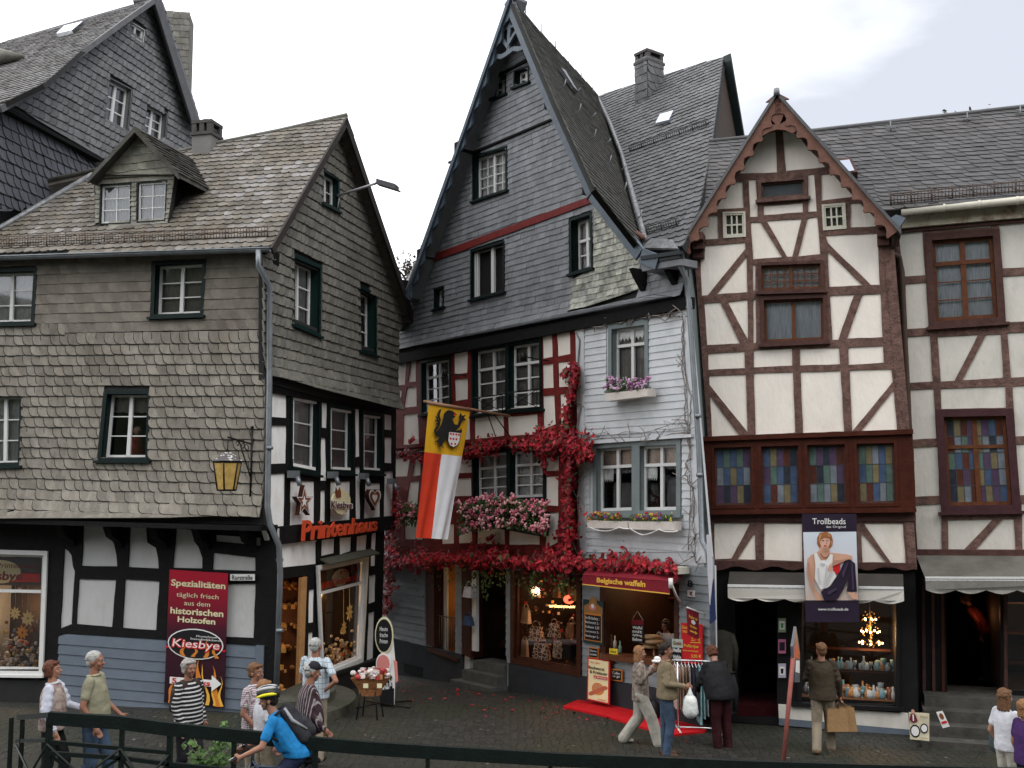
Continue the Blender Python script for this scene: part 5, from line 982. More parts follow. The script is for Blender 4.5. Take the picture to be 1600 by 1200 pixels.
for z_ in (wt, wb): ball(mb, z_, .035, 6, 5)
obj('iron_bracket', mb, IRON, ln)
# --- lamp arm high on the gable
a = PB.P(527, 306, .02); h_ = a+PB.n*1.0+UP*.24; sl_ = thing('street_lamp', 'lamp head on a long arm high on the slate gable', 'street lamp', a)
mb = MB(); tube(mb, [a, h_], .028, 6); tube(mb, [a-UP*.35, a+PB.n*.05-UP*.05], .012, 5); obj('lamp_arm', mb, M('pale grey metal', (.35, .35, .36), .5), sl_)
mb = MB(); d = PB.n; s_ = Vector((-d.y, d.x, 0)); tp_ = [h_+d*x+s_*y+UP*z for x, y, z in ((-.05, -.1, .06), (-.05, .1, .06), (.4, .13, -.1), (.4, -.13, -.1))]; prism(mb, tp_, Vector((0, 0, -.1))); prism(mb, [v+(v-h_)*.1-UP*.09 for v in tp_], Vector((0, 0, -.03))); obj('lamp_head', mb, M('grey lamp housing', (.10, .10, .11), .5), sl_, recalc=True)
# --- biscuit signs and letters on the gable side
BIS = M('gingerbread brown', (.20, .065, .03), .7, .2); 
def cutout(name, c, pts, inner, label, th=.06):
    C_ = PB.P(*c, .12); sx, sy = 1/FPX*(C_-C0).length, 1/FPX*(C_-C0).length
    def m(pp, o): return [PB.P(c[0]+x, c[1]+y, .12+o) for x, y in pp]
    mb = MB(); prism(mb, m([(x*1.0, y*1.0) for x, y in pts], 0), PB.n*-.1); o = solo(name, mb, DW, label, 'sign', C_, 'gingerbread signs between the windows')
    mb = MB(); prism(mb, m([(x*.93, y*.93) for x, y in pts], .006), PB.n*-.004); obj('icing_edge', mb, WHT, o)
    mb = MB(); prism(mb, m([(x*.78, y*.78) for x, y in pts], .012), PB.n*-.005); obj('brown_face', mb, BIS, o)
    mb = MB(); prism(mb, m(inner, .02), PB.n*-.008); obj('icing', mb, WHT, o)
star = [((14 if i % 2 == 0 else 6)*math.sin(i*math.pi/5)*1.0, -(26 if i % 2 == 0 else 10)*math.cos(i*math.pi/5)) for i in range(10)]
cutout('star_sign', (476, 784), star, [(x*.35, y*.35) for x, y in star], 'brown star shaped gingerbread sign, leftmost of the row above the red letters')
heart = [(10*math.sin(t)**3*1.0, -(13*math.cos(t)-5*math.cos(2*t)-2*math.cos(3*t)-math.cos(4*t))*1.15) for t in [k*2*math.pi/24 for k in range(24)]]
cutout('heart_sign', (586, 778), heart, [(x*.38, y*.38) for x, y in heart], 'brown heart shaped gingerbread sign, rightmost of the row above the red letters')
mb = MB(); prism(mb, [PB.P(534+x, 784+y, .1) for x, y in ell(0, 0, 14, 20)], PB.n*-.05); o = solo('round_sign', mb, CRM, 'cream disc sign with dark red lettering between the star and the heart', 'sign', PB.P(534, 784), 'gingerbread signs between the windows')
mb = MB(); prism(mb, [PB.P(529+x, 770+y, .112) for x, y in ((-3, 8), (-5, 0), (-4, -9), (-1, -3), (2, -9), (4, -1), (4, 7))], PB.n*-.008); obj('brown_patch', mb, BIS, o)
mb = MB(); put_text(mb, 'Kiesbye', [PB.P(x, y, .12) for x, y in ((516, 781), (551, 783), (551, 799), (516, 798))], .004, (0, 0, 1, 1), .06, .1, .004); obj('lettering', mb, WHT, o)
mb = MB(); put_text(mb, 'Kiesbye', [PB.P(x, y, .135) for x, y in ((517, 782), (550, 784), (550, 798), (517, 797))], .004, (0, 0, 1, 1), .01, .1, .004); obj('lettering', mb, TM('maroon print', (.10, .01, .02)), o)
mb = MB(); put_text(mb, 'Printenhaus', [PB.P(470, 813, .13), PB.P(588, 808, .13), PB.P(588, 829, .13), PB.P(470, 846, .13)], .035, (0, 0, 1, 1), .02, .1, .0)
solo('shop_name_letters', mb, M('bright red letters', (.62, .075, .03), .5, .08, 4, 0), 'large raised red letters along the beam of the gable side', 'lettering', PB.P(470, 845, .13))
for i, (x, y) in enumerate(((458, 741), (520, 742), (569, 744), (613, 752))):
    a = PB.P(x-8, y, -.05); b = a+PB.n*.3; t = thing('floodlight', ['small grey floodlight above the star sign', 'small grey floodlight above the cream disc sign', 'small grey floodlight above the heart sign', 'small grey floodlight at the far right corner of the gable side'][i], 'floodlight', a, 'floodlights over the letters')
    mb = MB(); box(mb, a+PB.n*.12, (.16, .24, .14), math.atan2(PB.n.y, PB.n.x)); tube(mb, [a+PB.n*.2-UP*.06, a+PB.n*.26-UP*.22], .05, 8); obj('housing', mb, ZINC, t); mb = MB(); tube(mb, [a+PB.n*.1+UP*.05, a+PB.n*.1+UP*.3], .008, 4); obj('cable', mb, IRON, t)
# --- round stone steps at the bakery door
dc = PB.P(452, 1108, .1); mb = MB()
for r, z in ((1.75, .17), (1.2, .34)):
    pts = [dc+Vector((math.cos(a)*r*.72, math.sin(a)*r, 0)) for a in [math.atan2(PB.n.y, PB.n.x)-1.75+k*3.4/18 for k in range(19)]]; z0_ = gz(dc.x, dc.y); prism(mb, [Vector((p.x, p.y, z0_+z)) for p in pts], UP*-.6)
solo('doorstep', mb, M('worn round step', (.075, .073, .062), .85, .3, 4, .5, 25, stain=(.05, .055, .035), stain_s=1.2), 'two round worn stone steps in front of the bakery door', 'steps', (dc.x, dc.y, gz(dc.x, dc.y)))
# --- standing sign with chalkboard and a basket table
gp_ = ground_pt(600, 1103); st = thing('standee_sign', 'cut out standing sign with oval chalkboard over a pink and white figure', 'standing sign', gp_)
def vq(base, px0, px1, py0, py1, n=None):
    """upright quad facing the camera side at the base's distance"""
    nn = n or Vector((-.25, -1, 0)).normalized(); pl = Pl(base, nn); return [pl.P(px0, py0), pl.P(px1, py0), pl.P(px1, py1), pl.P(px0, py1)]
Q = vq(gp_, 588, 622, 965, 1103); nn = Vector((-.25, -1, 0)).normalized()
def sp(parent, Q, pts, mat, h, nm, th=.02): mb = MB(); shp(mb, Q, pts, h, th); return obj(nm, mb, mat, parent)
sp(st, Q, [(.3, .2), (.75, .2), (.88, .55), (.82, 1), (.2, 1), (.15, .6)], WHT, 0, 'white_body'); sp(st, Q, [(.2, .82), (.82, .80), (.82, 1.0), (.2, 1.0)], BLK, .02, 'black_foot'); sp(st, Q, [(.8, .48), (.95, .5), (1.0, .72), (.9, .74)], PINK, .01, 'pink_arm')
sp(st, Q, ell(.38, .2, .42, .21), CRM, .03, 'board_rim'); sp(st, Q, ell(.38, .2, .37, .185), BLK, .04, 'chalkboard'); sp(st, Q, ell(.35, .52, .34, .12), WHT, .035, 'face_rim'); sp(st, Q, ell(.35, .52, .29, .10), PINK, .045, 'pink_face')
mb = MB(); rr_ = random.Random(4)
for i in range(26): u, v = rr_.uniform(.3, .75), rr_.uniform(.64, .8); shp(mb, Q, [(u, v), (u+.04, v+.01), (u+.05, v+.04), (u+.01, v+.03)], .03, .01)
obj('black_spots', mb, BLK, st)
mb = MB(); 
for k, t in enumerate(('Heute', 'frische', 'Printen')): put_text(mb, t, Q, .001, (.2, .1+k*.07, .56, .15+k*.07), 0, 0, .045)
obj('chalk_writing', mb, WHT, st)
mb = MB()
for dx, dy in ((-.5, -.3), (.55, -.25), (-.4, .4), (.5, .4)): tube(mb, [gp_+Vector((-.1, 0, .05)), gp_+Vector((dx, dy, .02))], .018, 5)
obj('base_feet', mb, IRON, st)
gb = ground_pt(578, 1122); bt = thing('basket_table', 'wicker basket of wrapped biscuits on thin black legs outside the bakery window', 'basket', gb)
zc = (C0+ray(584, 1070)*((gb-C0).length/ray(584, 1070).length)).z
mb = MB(); n_ = 20
def ring(r1, r2, z): return [Vector((gb.x+math.cos(2*math.pi*k/n_)*r1, gb.y+math.sin(2*math.pi*k/n_)*r2, z)) for k in range(n_)]
rgs = [ring(.2, .15, zc-.16), ring(.23, .17, zc-.04), ring(.35, .23, zc+.12), ring(.37, .25, zc+.15), ring(.33, .2, zc+.12)]; vs = [v for r in rgs for v in r]; mb.add(vs, [(i*n_+k, i*n_+(k+1) % n_, (i+1)*n_+(k+1) % n_, (i+1)*n_+k) for i in range(4) for k in range(n_)]+[tuple(4*n_+k for k in range(n_)), tuple(range(n_))]); obj('basket', mb, M('wicker', (.28, .12, .05), .6, .3, 14, .8, 40), bt)
mb = MB()
for a in range(4): c = math.cos(a*1.57+.6), math.sin(a*1.57+.6); tube(mb, [Vector((gb.x+c[0]*.19, gb.y+c[1]*.15, zc-.05)), Vector((gb.x+c[0]*.28, gb.y+c[1]*.22, gb.z))], .014, 5)
obj('legs', mb, IRON, bt)
mb = MB()
for x in (-.05, .2): box(mb, (gb.x+x, gb.y-.25, zc+.05), (.09, .01, .08))
obj('price_cards', mb, CRM, bt)
o = heap('wrapped_biscuits', None, lambda r: Vector((gb.x+r.gauss(0, .14), gb.y+r.gauss(0, .09), zc+.2+r.uniform(-.04, .09))), 90, .05, mats=[CELL, CELL, M('biscuit', (.4, .2, .1), .6), M('sweet red', (.4, .05, .05), .5)], base=(gb.x, gb.y, zc+.1)); setp(o, 'cellophane wrapped biscuits heaped in the wicker basket', 'biscuits', kind='stuff')

# ---------------------------------------------------------------- flag
wp = PC.P(797, 650, .05); nC = PC.n; tip = wp+nC*2.25+UP*.12; PFL = Vp((wp.x, wp.y), (nC.x, nC.y))
tz_ = PFL.P(663, 627); fl = thing('flag', 'long hanging flag with black lion on yellow above red and white halves', 'flag', wp)
mb = MB(); tube(mb, [wp, PFL.P(662, 627)], .028, 8); tube(mb, [PFL.P(668, 629), PFL.P(734, 640)], .04, 8); obj('pole', mb, M('wood pole', (.35, .2, .12), .6), fl)
mb = MB(); tube(mb, [PC.P(774, 681, .04), wp.lerp(tip, .28)], .014, 5); tube(mb, [PC.P(797, 682, .04), wp.lerp(tip, .2)], .014, 5); obj('pole_brace', mb, IRON, fl)
FQ = [PFL.P(670, 631), PFL.P(734.5, 641), PFL.P(701, 843), PFL.P(648.5, 840)]; fn = PFL.n
def cloth(u, v): return bil(FQ, u, v)+fn*(.05*math.sin(u*9+v*2)*v+.025*math.sin(u*21+v*5)*v)
for nm, (u0, v0, u1, v1), mt in (('yellow_field', (0, 0, 1, .365), M('yellow flag cloth', (.74, .40, .02), .8, .08, 5, .1)), ('red_half', (0, .365, .47, 1), M('red flag cloth', (.62, .05, .02), .8, .08, 5, .1)), ('white_half', (.47, .365, 1, 1), M('white flag cloth', (.72, .73, .76), .8, .05, 5, .1))):
    mb = MB(); mb.smooth = True; nu, nv = 16, 24; mb.add([cloth(u0+(u1-u0)*i/nu, v0+(v1-v0)*j/nv) for j in range(nv+1) for i in range(nu+1)], [(j*(nu+1)+i, j*(nu+1)+i+1, (j+1)*(nu+1)+i+1, (j+1)*(nu+1)+i) for j in range(nv) for i in range(nu)]); obj(nm, mb, mt, fl)
# lion in pixels of the photograph's flag, carried onto the cloth plane
lion = [[(688, 660), (691, 646), (697, 641), (703, 642), (709, 646), (706, 649), (709, 651), (704, 655), (707, 663), (712, 664), (715, 656), (714, 651), (717, 645), (719, 650), (725, 648), (722, 653), (726, 657), (719, 658), (715, 668), (709, 673), (716, 672), (718, 669), (719, 676), (708, 677), (700, 673), (697, 677), (699, 684), (692, 688), (690, 692), (688, 696), (691, 701), (686, 697), (684, 699), (683, 693), (678, 690), (684, 684), (684, 679), (680, 682), (678, 690), (676, 694), (679, 684), (679, 675), (684, 668)],
        [(678, 681), (675, 673), (680, 664), (682, 655), (680, 648), (683, 641), (687, 639), (686, 643), (684, 648), (686, 656), (684, 666), (679, 673), (681, 680)], [(681, 652), (677, 650), (680, 656), (676, 657), (681, 660), (677, 664), (682, 663)]]
FP = PFL
mb = MB()
for pp in lion: prism(mb, [FP.P(x, y)+fn*.075 for x, y in pp], fn*-.004)
obj('black_lion', mb, M('black flag print', (.02, .02, .02), .8), fl)
mb = MB(); prism(mb, [FP.P(x, y)+fn*.079 for x, y in ((707, 645), (711, 648), (709, 650), (706, 648))], fn*-.003); obj('red_tongue', mb, RED, fl)
sh = [(698, 674), (717, 676), (715, 690), (711, 697), (705, 700), (699, 697), (696, 689)]; mb = MB(); prism(mb, [FP.P(x, y)+fn*.081 for x, y in sh], fn*-.003); obj('shield_outline', mb, BLK, fl)
mb = MB(); prism(mb, [FP.P(706.5+(x-706.5)*.9, 686+(y-686)*.9)+fn*.085 for x, y in sh], fn*-.003); obj('white_shield', mb, WHT, fl)
mb = MB()
for x, y in ((701, 678), (705, 678.5), (709.5, 679), (713.5, 679.5), (700.5, 685.5), (705, 686), (709.5, 686.5), (702, 693.5), (707.5, 694)): prism(mb, [FP.P(x+a, y+b)+fn*.089 for a, b in ell(0, 0, 1.5, 1.8, 10)], fn*-.003)
obj('red_discs', mb, RED, fl)
# black spotlights on arms by the upper windows
for (x, y, x2, y2, lb) in ((728, 587, 695, 582, 'black spotlight on an arm beside the left window of the red framing'), (857, 564, 818, 557, 'black spotlight on an arm in front of the right window of the red framing')):
    a = PC.P(x, y, .03); b = PC.P(x2, y2, .45); t = thing('spotlight', lb, 'spotlight', a, 'spotlights on arms'); mb = MB(); tube(mb, [a, b], .016, 5); obj('arm', mb, IRON, t); mb = MB(); tube(mb, [b+UP*.08, b-UP*.1], [.05, .08], 8); obj('lamp_head', mb, IRON, t)

# ---------------------------------------------------------------- creeper
CRE = M('creeper leaves', (.3, .02, .02), .55, .25, 3, 0, isl_col=[(.32, .006, .016), (.22, .005, .014), (.42, .010, .02), (.11, .008, .012), (.27, .010, .02), (.05, .05, .015), (.46, .02, .03), (.15, .008, .016), (.36, .03, .03), (.24, .006, .02)], spec=.3)
STEM = M('creeper stems', (.24, .20, .18), .8)
cr_ = thing('red_creeper', 'bright red creeper running along the ledges and post of the centre house', 'climbing plant', PC.P(890, 1060, .1))
mb = MB(); rv = random.Random(11)
def vine(pts, n, d0=.02, d1=.35, s=.1, pl=PC):
    L = [math.hypot(pts[i+1][0]-pts[i][0], pts[i+1][1]-pts[i][1]) for i in range(len(pts)-1)]; T = sum(L)
    for _ in range(n):
        t = rv.uniform(0, T); i = 0
        while i < len(L)-1 and t > L[i]: t -= L[i]; i += 1
        f = t/L[i]; a, b = pts[i], pts[i+1]; w = a[2]+(b[2]-a[2])*f; dx, dy = (b[0]-a[0])/L[i], (b[1]-a[1])/L[i]
        k = rv.gauss(0, .45); k = max(-1.35, min(1.35, k)); cl = .7+.6*math.sin(t*.21+a[0])*math.sin(t*.13)
        x = a[0]+(b[0]-a[0])*f-dy*k*w*cl; y = a[1]+(b[1]-a[1])*f+dx*k*w*cl+abs(rv.gauss(0, .15))*w
        o = rv.uniform(d0, d1)*(1-.5*abs(k)); p = pl.P(x, y, o); nn = (pl.n*1.2+UP*.5+Vector((rv.gauss(0, .5), rv.gauss(0, .5), rv.gauss(0, .5)))).normalized(); leaf(mb, p, nn, s*rv.choice((.6, .8, 1, 1.2, 1.6))*rv.uniform(.8, 1.15), rv)
vine([(612, 706, 9), (650, 712, 13), (664, 718, 10)], 260); vine([(716, 706, 12), (740, 702, 20), (775, 694, 14), (790, 690, 8)], 700); vine([(800, 694, 14), (835, 692, 28), (870, 688, 36), (905, 702, 30), (926, 712, 14)], 3000, .02, .6, .09)
vine([(897, 566, 9), (898, 590, 9), (885, 640, 12), (884, 680, 16)], 520); vine([(886, 576, 5), (880, 590, 7)], 90); vine([(892, 680, 20), (888, 760, 14), (890, 800, 19), (884, 880, 20)], 1900, .02, .5, .09)
vine([(598, 884, 16), (640, 872, 24), (700, 872, 22), (760, 868, 22), (820, 878, 24), (880, 876, 28), (940, 882, 22), (1000, 882, 22), (1056, 888, 14)], 6500, .05, .7, .095)
vine([(618, 760, 8), (612, 820, 14), (606, 880, 20), (602, 930, 16), (598, 960, 8)], 1500, .05, .7); vine([(760, 842, 4), (772, 840, 3)], 30); vine([(676, 660, 4), (680, 690, 5), (690, 700, 4)][:0] or [(640, 690, 4), (648, 684, 5)], 60)
obj('foliage', mb, CRE, cr_)['kind'] = 'stuff'
mb = MB()
for i in range(260):
    x = rv.choice([rv.uniform(598, 1050), rv.uniform(740, 900)]); y = 905+rv.gauss(0, 12); p = PC.P(x, y, rv.uniform(.15, .5)); leaf(mb, p, (PC.n+Vector((rv.gauss(0, .4), rv.gauss(0, .4), rv.gauss(0, .4)))).normalized(), .08*rv.uniform(.7, 1.3), rv)
for x0_ in (759, 832, 880):
    for i in range(36): leaf(mb, PC.P(x0_+rv.gauss(0, 3), 895+rv.uniform(0, 40), .35), (PC.n+Vector((rv.gauss(0, .4), rv.gauss(0, .4), 0))).normalized(), .08, rv)
obj('green_leaves', mb, M('green creeper leaves', (.05, .08, .02), .6, .3, 3, 0, isl_col=[(.05, .09, .02), (.12, .15, .04), (.04, .05, .02)]), cr_)
mb = MB()
def twig(pts, r=.012, k=3, wob_=2.2):
    P_ = []
    for i in range(len(pts)-1):
        for j in range(6): t = j/6; P_.append(PC.P(pts[i][0]+(pts[i+1][0]-pts[i][0])*t+rv.gauss(0, wob_), pts[i][1]+(pts[i+1][1]-pts[i][1])*t+rv.gauss(0, wob_*.6), rv.uniform(.03, .09)))
    P_.append(PC.P(*pts[-1], .05)); tube(mb, P_, r*.75, 5)
    for _ in range(int(k*1.6)): a = rv.choice(P_); tube(mb, [a, a+PC.u*rv.uniform(-.2, .2)+UP*rv.uniform(-.15, .2)+PC.n*.03, a+PC.u*rv.uniform(-.35, .35)+UP*rv.uniform(-.2, .3)+PC.n*.05], r*.5, 4)
twig([(905, 512), (940, 510), (1000, 496), (1040, 492), (1062, 494)], .02, 8); twig([(905, 518), (904, 600), (905, 700), (903, 860)], .022, 6); twig([(1064, 494), (1068, 560), (1071, 640), (1078, 690), (1070, 740), (1086, 770), (1080, 850), (1088, 880)], .016, 8); twig([(1060, 500), (1074, 600), (1080, 640), (1074, 690), (1078, 760), (1076, 860)], .012, 7)
twig([(915, 688), (960, 684), (1020, 682), (1076, 676)], .015, 9); twig([(920, 680), (990, 676), (1072, 668)], .008, 2); twig([(875, 690), (740, 700), (620, 708)], .02, 2); twig([(1060, 882), (1090, 868), (1086, 840)], .012, 3); twig([(608, 870), (750, 876), (900, 878), (1050, 884)], .025, 3)
obj('bare_stems', mb, STEM, cr_)
# ---------------------------------------------------------------- flower boxes
GRN = M('geranium leaves', (.05, .09, .03), .6, .3, 3, 0, isl_col=[(.04, .08, .025), (.07, .11, .035), (.03, .05, .02)])
def bloom(mb, c, r, n, m=0):
    mb.m = m
    for _ in range(n): ball(mb, c+Vector((rv.gauss(0, r*.5), rv.gauss(0, r*.5), rv.gauss(0, r*.4))), r*rv.uniform(.3, .5), 5, 4)
    mb.m = 0
def planter(label, boxpx, th, boxm, plants, off=.1, boxlines=None, group=None):
    a = PC.P(*boxpx[3], off); t = thing('flower_box', label, 'flower box', a, group)
    mb = MB(); prism(mb, [PC.P(x, y, off+th) for x, y in boxpx], PC.n*-th); obj('box', mb, boxm, t); plants(t); return t
PW = M('white planter', (.66, .60, .55), .6, .08, 5, .1)
def ger(x0, x1, yt, yb, nl, nb, cols, s=.07, bl=.055, off=(.1, .45), arch=0):
    def f(t):
        mb = MB()
        for _ in range(nl):
            k = rv.random(); x = x0+(x1-x0)*k; y = yt+arch*(2*k-1)**2*12+(yb-yt)*rv.random()**.9; leaf(mb, PC.P(x, y, rv.uniform(*off)), (PC.n+UP*.7+Vector((rv.gauss(0, .5), rv.gauss(0, .5), rv.gauss(0, .3)))).normalized(), s*rv.uniform(.7, 1.4), rv)
        obj('leaves', mb, GRN, t)['kind'] = 'stuff'; mb = MB()
        for _ in range(nb):
            k = rv.random(); x = x0-3+(x1-x0+6)*k; y = yt-3+arch*(2*k-1)**2*12+(yb-yt)*rv.random(); bloom(mb, PC.P(x, y, rv.uniform(off[1]*.8, off[1]+.12)), bl*rv.uniform(.6, 1.2), 6, rv.randrange(len(cols)))
        obj('flowers', mb, cols, t)['kind'] = 'stuff'
    return f
PK = [M('pink petals', (.62, .22, .27), .7, .15, 5, 0), M('pale pink petals', (.68, .38, .38), .7, .15, 5, 0), M('deep pink petals', (.5, .12, .18), .7, .15, 5, 0)]
LIL = [M('lilac petals', (.5, .22, .42), .7, .15, 5, 0), M('pale lilac petals', (.62, .42, .56), .7)]; MIX = [M('red petals', (.5, .03, .04), .7), M('violet petals', (.16, .08, .3), .7), M('orange petals', (.6, .25, .05), .7), M('yellow petals', (.6, .5, .08), .7)]
planter('large black basket box overflowing with pink geraniums under the lower windows', [(716, 796), (846, 800), (843, 838), (745, 820)], .25, M('black box', (.015, .015, .016), .6), ger(714, 852, 776, 826, 2100, 130, PK, .075, .07, (.1, .6), 1))
planter('geraniums half hidden behind the flag', [(628, 800), (652, 800), (652, 812), (628, 812)], .2, M('black box', (.015, .015, .016), .6), ger(626, 655, 785, 822, 300, 16, PK, .075, .065, (.1, .45)))
planter('white flower box of lilac flowers on the upper window of the grey boards', [(945, 615), (1012, 607), (1012, 619), (945, 627)], .22, PW, ger(948, 1010, 592, 612, 420, 46, LIL, .06, .05, (.12, .32)))
planter('white flower box of mixed flowers, left of two below the double window', [(917, 813), (980, 815), (981, 826), (918, 825)], .2, PW, ger(917, 972, 803, 815, 260, 30, MIX, .05, .035, (.12, .3)), group='white boxes below the double window')
planter('white flower box of mixed flowers, right of two below the double window', [(982, 815), (1053, 815), (1053, 829), (983, 827)], .2, PW, ger(984, 1050, 804, 815, 300, 32, MIX, .05, .035, (.12, .3)), group='white boxes below the double window')
mb = MB(); hang = [(921, 824), (945, 830), (968, 824), (985, 826), (1005, 836), (1030, 827), (1046, 831), (1062, 828)]; P_ = []
for i in range(len(hang)-1): 
    for j in range(5): P_.append(PC.P(hang[i][0]+(hang[i+1][0]-hang[i][0])*j/5, hang[i][1]+(hang[i+1][1]-hang[i][1])*j/5+math.sin(j*.63)*1.5, .3))
tube(mb, P_, .012, 5); tagmb('rope', mb, WHT, 'pale rope looped under the two white flower boxes', 'rope')

# ---------------------------------------------------------------- kiosk awning and signs
CK = PC; aw = thing('kiosk_awning', 'wine red awning with gold lettering over the snack counter', 'awning', CK.P(980, 920, .6))
A1, A2, A3, A4 = CK.P(910, 898, .75), CK.P(1048, 908, .75), CK.P(1046, 927, .75), CK.P(910, 912, .75); W1, W2 = CK.P(938, 872, .05), CK.P(1066, 892, .05)
mb = MB(); prism(mb, [A1, A2, W2, W1], UP*-.012); prism(mb, [A2, W2, W2-UP*.08, A2-UP*.1], CK.u*.006); obj('canopy', mb, WINE, aw)
mb = MB(); prism(mb, [A1, A2, A3, A4], CK.n*-.01); obj('valance', mb, WINE, aw)
mb = MB(); prism(mb, [A4+CK.n*.004, A3+CK.n*.004, A3-UP*.02+CK.n*.004, A4-UP*.02+CK.n*.004], CK.n*-.01); obj('gold_edging', mb, GOLD, aw)
mb = MB(); vq_ = [A1, A2, A3, A4]; put_text(mb, 'Belgische waffeln', vq_, .002, (.18, .16, .74, .86), .035, 0, .006); obj('lettering', mb, GOLD, aw)
mb = MB(); tube(mb, [A2-UP*.02, CK.P(1056, 930, .45), CK.P(1066, 946, .05)], .025, 6); tube(mb, [A2+UP*.05, A2-UP*.12], .04, 8); obj('folding_arm', mb, WHITEW, aw)
mb = MB(); box(mb, CK.P(1062, 891, .2), (.3, .2, .12), math.atan2(CK.n.y, CK.n.x)); o = tagmb('camera_box', mb, CREAMPAINT, 'small white box at the right end of the red awning', 'box')
q = [CK.P(x, y, .06) for x, y in ((911, 936), (943, 940), (943, 1009), (911, 1004))]; S = Sign('menu_board', q, G2('menu green', (.02, .04, .045), (.02, .04, .045)), 'tall arched menu board of black slate with orange top left of the counter', 'menu board')
S.shape([(.05, .3), (.05, .15), (.3, .08), (.35, -.04), (.5, -.08), (.65, -.04), (.7, .08), (.95, .15), (.95, .3)], M('orange wood panel', (.33, .16, .05), .6), 'orange_top'); S.shape([(.08, .3), (.93, .3), (.93, .93), (.08, .93)], ORG, 'frame'); S.shape([(.12, .34), (.89, .34), (.89, .91), (.12, .91)], BLK, 'slate'); S.shape(ell(.5, .16, .17, .07), PINK, 'snack_picture'); S.shape(ell(.5, .13, .07, .05), WHT, 'snack_picture')
for k, t in enumerate(('Im Brötchen :', 'Bockwurst 2,-', 'Krakauer 2,50', 'Currywurst 3,-', 'Hamburger 3,-')): S.text(t, (.16, .37+k*.105, .84, .44+k*.105), WHT)
q = [CK.P(x, y, .06) for x, y in ((920, 1011), (935, 1013), (935, 1029), (920, 1027))]; S = Sign('chalk_sign', q, ORG, 'tiny orange framed chalk sign under the menu board', 'sign', 'small chalk signs at the counter'); S.shape([(.08, .08), (.92, .08), (.92, .92), (.08, .92)], BLK); S.text('Warme', (.15, .2, .85, .42), WHT); S.text('Getränke', (.15, .52, .85, .75), WHT)
q = [CK.P(x, y, .08) for x, y in ((955, 1045), (972, 1047), (972, 1065), (955, 1063))]; S = Sign('chalk_sign', q, ORG, 'tiny orange framed chalk sign on the boards behind the walking woman', 'sign', 'small chalk signs at the counter'); S.shape([(.08, .08), (.92, .08), (.92, .92), (.08, .92)], BLK); S.text('Coffee', (.15, .2, .85, .42), WHT); S.text('to go', (.15, .52, .85, .75), WHT)
g1_ = ground_pt(935, 1098); q = [CK.P(918, 1027, .12), CK.P(953, 1032, .12), CK.P(952, 1101, .3), CK.P(917, 1093, .3)]; S = Sign('snack_sign', q, RED, 'red framed cream sign with a sausage in a bun leaning below the counter', 'sign')
S.shape([(.06, .03), (.94, .03), (.94, .97), (.06, .97)], M('cream poster', (.78, .66, .38), .5, .05, 4, 0), 'cream_face'); S.shape(ell(.5, .70, .27, .14), ORG, 'bun'); S.shape(ell(.52, .69, .22, .1), M('bun crumb', (.55, .24, .12), .6), 'bun'); S.shape([(.1, .82), (.8, .6), (.93, .61), (.92, .66), (.2, .88), (.1, .87)], M('sausage', (.48, .12, .06), .4), 'sausage')
S.text('Hier gibts', (.15, .08, .6, .13), RED); S.text('Bockwurst', (.1, .19, .8, .26), BLK, .02); S.text('& Krakauer', (.15, .29, .93, .36), BLK, .02); S.shape([(.32, .4), (.93, .4), (.93, .46), (.32, .46)], RED); S.text('im Brötchen', (.36, .41, .9, .45), WHT); S.text('Lecker!', (.55, .9, .9, .95), RED)
q = [CK.P(x, y, .1) for x, y in ((1064, 973), (1097, 976), (1097, 1038), (1065, 1036))]; S = Sign('price_sign', q, RED, 'red sign with gold prices on the boards right of the counter', 'sign')
for t, f in (('Ganz', (.05, .06, .35, .14)), ('neu', (.1, .18, .3, .24)), ('2,- €', (.5, .34, .95, .44)), ('Poffertjes', (.15, .52, .85, .62)), ('8 Stück mit Puderzucker', (.1, .66, .85, .7)), ('3,00 €', (.5, .76, .97, .86))): S.text(t, f, GOLD, .02)
S.shape([(.45, .46), (.95, .45), (.95, .47), (.45, .48)], GOLD)
# wine red pennant on its little arm
a = CK.P(1101, 960, .02); b = a+CK.n*.85+UP*.1; Pp = Vp((a.x, a.y), (CK.n.x, CK.n.y)); pn = thing('pennant', 'wine red hanging pennant with gold arrow on a short white arm', 'pennant', a)
mb = MB(); tube(mb, [a, Pp.P(1073, 949)], .014, 6); obj('arm', mb, WHITEW, pn); PQ = [Pp.P(1073, 950), Pp.P(1092, 957), Pp.P(1092, 999), Pp.P(1075, 992)]
mb = MB(); prism(mb, PQ, Pp.n*-.01); obj('cloth', mb, WINE, pn); mb = MB(); put_text(mb, 'Probier mal', PQ, .001, (.15, .22, .85, .34), .02, 0, .004); put_text(mb, 'Waffeln', PQ, .001, (.2, .58, .8, .68), .02, 0, .004); shp(mb, PQ, [(.2, .78), (.65, .78), (.65, .74), (.88, .81), (.65, .88), (.65, .84), (.2, .84)], .004, .002); obj('print', mb, GOLD, pn); mb = MB(); shp(mb, PQ, ell(.5, .45, .18, .08), .006, .002); obj('print', mb, WHT, pn)
mb = MB(); put_text(mb, '8', [CK.P(x, y, .05) for x, y in ((1075, 906), (1083, 907), (1083, 918), (1075, 917))], .01, (0, 0, 1, 1), .03); tagmb('house_number', mb, BLK, 'black house number eight on the grey boards', 'number')
q = [CK.P(x, y, .04) for x, y in ((1074, 922), (1085, 923), (1085, 933), (1074, 932))]; S = Sign('small_sticker', q, WHT, 'little white sticker with red mark under the house number', 'sticker'); S.shape([(.2, .2), (.4, .2), (.8, .8), (.6, .8)], RED); S.shape([(.6, .15), (.8, .15), (.5, .7), (.35, .7)], BLK)
